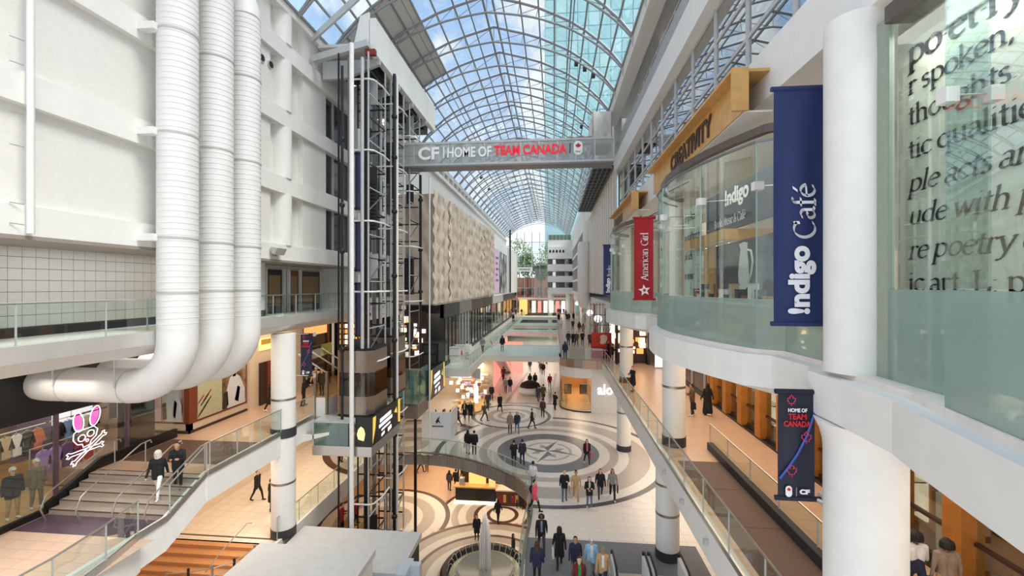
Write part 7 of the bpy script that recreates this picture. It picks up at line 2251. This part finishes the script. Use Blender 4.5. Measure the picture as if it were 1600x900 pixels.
walk('person with backpack striding past the small ring', 831, 670, 90, 'walk', 'coat', 'black', 'black', 'short', 'black')
walk('person in grey coat with red backpack beside the ring edge', 848, 652, 175, 'stand', 'coat', 'charcoal', 'black', 'short', 'black', bag=('back', 'maroon'))
walk('pale-coated person on the small ring, left of two', 797, 677, 0, 'stand', 'coat', 'taupe', 'charcoal', 'long', 'brown')
walk('dark-coated person on the small ring, right of two', 808, 676, 10, 'walk', 'coat', 'navy', 'jeans', 'long', 'black')
walk('person in black leaning at the corner shop glass', 867, 640, 140, 'phone', 'long', 'black', 'black', 'short', 'black')
far0 = [(762, 640, 'charcoal'), (768, 626, 'black'), (780, 594, 'maroon'), (787, 592, 'black'), (790, 614, 'grey'), (797, 613, 'black'), (791, 578, 'navy'), (799, 579, 'black'), (811, 581, 'black'), (828, 580, 'charcoal'), (828, 606, 'black'), (836, 605, 'black'), (845, 584, 'brown'), (849, 586, 'black'), (859, 607, 'red'), (841, 628, 'charcoal'), (849, 626, 'olive'), (767, 577, 'taupe'), (842, 567, 'black'), (848, 567, 'navy'), (854, 568, 'black')]
adj = ['leftmost', 'second', 'third', 'fourth', 'fifth', 'sixth', 'seventh', 'eighth', 'ninth', 'tenth', 'eleventh', 'twelfth', 'thirteenth', 'fourteenth', 'fifteenth', 'sixteenth', 'seventeenth', 'eighteenth', 'nineteenth', 'twentieth', 'twenty-first', 'twenty-second', 'twenty-third', 'twenty-fourth', 'twenty-fifth', 'twenty-sixth', 'twenty-seventh', 'twenty-eighth', 'twenty-ninth', 'thirtieth']
poses = [('walk', 'coat', 'short'), ('walk2', 'long', 'long'), ('stand', 'coat', 'long'), ('walk', 'long', 'short'), ('phone', 'coat', 'short')]
for i, (px, py, c) in enumerate(sorted(far0)):
    p = poses[i % 5]
    walk('%s shopper from the left in %s on the far concourse below the bridges' % (adj[i], c if c != 'lightgrey' else 'pale grey'), px, py, (0, 180, 10, 170, 90)[i % 5], p[0], p[1], c, ('black', 'jeans', 'charcoal')[i % 3], p[2], ('black', 'brown')[i % 2], group='shoppers on the far concourse')
far1 = [(754, 551, 'grey'), (785, 549, 'black'), (878, 561, 'navy'), (888, 540, 'charcoal'), (896, 541, 'black'), (901, 541, 'brown'), (910, 540, 'black'), (922, 542, 'charcoal'), (895, 516, 'navy'), (905, 520, 'maroon'), (911, 524, 'grey'), (886, 502, 'black'), (889, 503, 'charcoal'), (896, 501, 'black'), (884, 496, 'grey'), (875, 491, 'black'), (880, 490, 'black'), (870, 487, 'navy'), (802, 505, 'black'), (806, 493, 'charcoal'), (815, 493, 'black'), (873, 503, 'black'), (877, 513, 'white'), (863, 488, 'brown'), (798, 497, 'taupe')]
for i, (px, py, c) in enumerate(sorted(far1)):
    p = poses[(i * 2) % 5]
    walk('%s shopper from the left in %s on the far upper gallery' % (adj[i], c), px, py, (0, 180, 10, 170, 0)[i % 5], p[0], p[1], c, ('black', 'jeans', 'charcoal')[i % 3], p[2], ('black', 'brown')[i % 2], z=5.0, group='shoppers on the far gallery')
walk('person in black walking behind the gallery column', 985, 569, 20, 'walk', 'coat', 'black', 'black', 'short', 'black', z=5.0)
walk('person in dark coat standing by the right gallery glass', 989, 612, -60, 'phone', 'long', 'black', 'charcoal', 'short', 'black', z=5.0)
walk('person in black before the glowing shop window', 999, 557, 160, 'stand', 'coat', 'black', 'black', 'short', 'black', z=5.0)
walk('person in dark jacket beside the red poster, upper', 950, 560, 60, 'stand', 'coat', 'charcoal', 'black', 'short', 'black', z=5.0)
walk('person with white shoes beside the red poster, lower', 957, 566, 90, 'phone', 'coat', 'black', 'grey', 'short', 'black', z=5.0)
# platform and left gallery
walk('person in plum coat on the platform right of the elevators', 708, 562, 180, 'stand', 'coat', 'maroon', 'jeans', 'short', 'black', z=5.0)
walk('person in white hoodie on the platform right of the elevators', 730, 561, 170, 'stand', 'coat', 'white', 'lightgrey', 'short', 'black', z=5.0)
walk('child in red coat on the platform right of the elevators', 719, 564, 170, 'stand', 'coat', 'red', 'tan', 'short', 'brown', z=5.0, scale=.68)
walk('person in black with bag passing the wood doors', 424, 643, 90, 'walk', 'long', 'black', 'black', 'long', 'black', z=5.0, shoes='white')
walk('person in black leaning over the stroller on the left gallery', 474, 634, 120, 'lean', 'coat', 'black', 'black', 'long', 'black', z=5.0)
walk('person in orange-striped top on the left gallery', 494, 614, 10, 'walk', 'puffer', 'tan', 'black', 'short', 'black', z=5.0)
walk('person in black right of the orange-striped top', 503, 618, 0, 'stand', 'coat', 'black', 'black', 'short', 'black', z=5.0)
person('person in white shirt inside the second elevator cab', -9.9, 25.9, 5.6, 60, 'stand', 'loose', 'white', 'grey', 'short', 'blond')
# concourse under the left gallery and lower level
walk('person in black leaning by the left column, lower concourse', 424, 798, 150, 'stand', 'long', 'black', 'black', 'short', 'black', fine=False)
walk('person in black walking at the far left under the gallery', 402, 782, 90, 'walk', 'coat', 'black', 'black', 'short', 'black')
walk('person in black on the brown ring behind the glass', 533, 722, 170, 'stand', 'long', 'black', 'black', 'long', 'black')
walk('person in navy on the brown ring behind the glass', 543, 714, 180, 'stand', 'coat', 'navy', 'black', 'short', 'black')
low = [(627, 743, 'black', 'robe'), (657, 738, 'black', 'coat'), (667, 737, 'charcoal', 'coat'), (702, 766, 'charcoal', 'coat'), (712, 764, 'black', 'coat'), (745, 843, 'black', 'long'), (778, 816, 'black', 'coat'), (806, 790, 'charcoal', 'coat'), (815, 795, 'black', 'long'), (721, 746, 'black', 'coat'), (802, 876, 'black', 'coat'), (795, 764, 'brown', 'coat')]
for i, (px, py, c, of) in enumerate(sorted(low)):
    walk('%s figure from the left in %s on the lower concourse' % (adj[i], c), px, py, (180, 90, 0, 170)[i % 4], ('stand', 'walk', 'phone')[i % 3], of, c, 'black', ('short', 'long')[i % 2], 'black', z=-5.5, group='figures on the lower concourse')
MB().box(-12.75, -11.55, 20.9, 26.2, -5.5, -2.35).build('rear_terrace', WOOD, pv)
ORG_P = ((-12.3, 24.3, 'left'), (-11.85, 25.2, 'right'))
for x_, y_, w_ in ORG_P:
    person(w_ + ' of two people in red tops behind the pavilion roof', x_, y_, -2.35, 100, 'phone', 'coat', 'red', 'black', 'short', 'black')
# stroller
sx, sy = at0(705, 670)
sv = thing('stroller', 'black folding stroller pushed across the concourse', 'stroller', (sx, sy, 0))
MB().extr([(sx - .25, sy - .2, .45), (sx + .25, sy - .2, .4), (sx + .35, sy - .2, .75), (sx + .05, sy - .2, .7), (sx - .15, sy - .2, 1.0), (sx - .35, sy - .2, .95)], (0, .4, 0)).build('seat', BLACK, sv)
for a, b in (((-.4, 1.05), (.25, .12)), ((.1, .6), (-.3, .12))):
    for y in (-.22, .22):
        MB().tube([(sx + a[0], sy + y, a[1]), (sx + b[0], sy + y, b[1])], .018, 6).build('frame', MGREY, sv)
for x in (-.3, .25):
    for y in (-.22, .22):
        MB().tube([(sx + x, sy + y - .02, .12), (sx + x, sy + y + .02, .12)], .12, 14).build('wheel', CHAR, sv)
# shop mannequins
for i, (y, x, t, b_) in enumerate(((12.75, -17.8, 'charcoal', 'tan'), (13.45, -17.85, 'taupe', 'taupe'))):
    o = person(['mannequin in black vest and tan trousers in the shop window', 'headless-looking mannequin in taupe knitwear in the shop window'][i].replace('headless-looking ', ''), x, y, 4.3, 75, 'stand', 'coat', t, b_, ('cap', 'cap')[i], 'cap_white', 0, 'white')
    o.name = 'shop_mannequin'; o['category'] = 'mannequin'
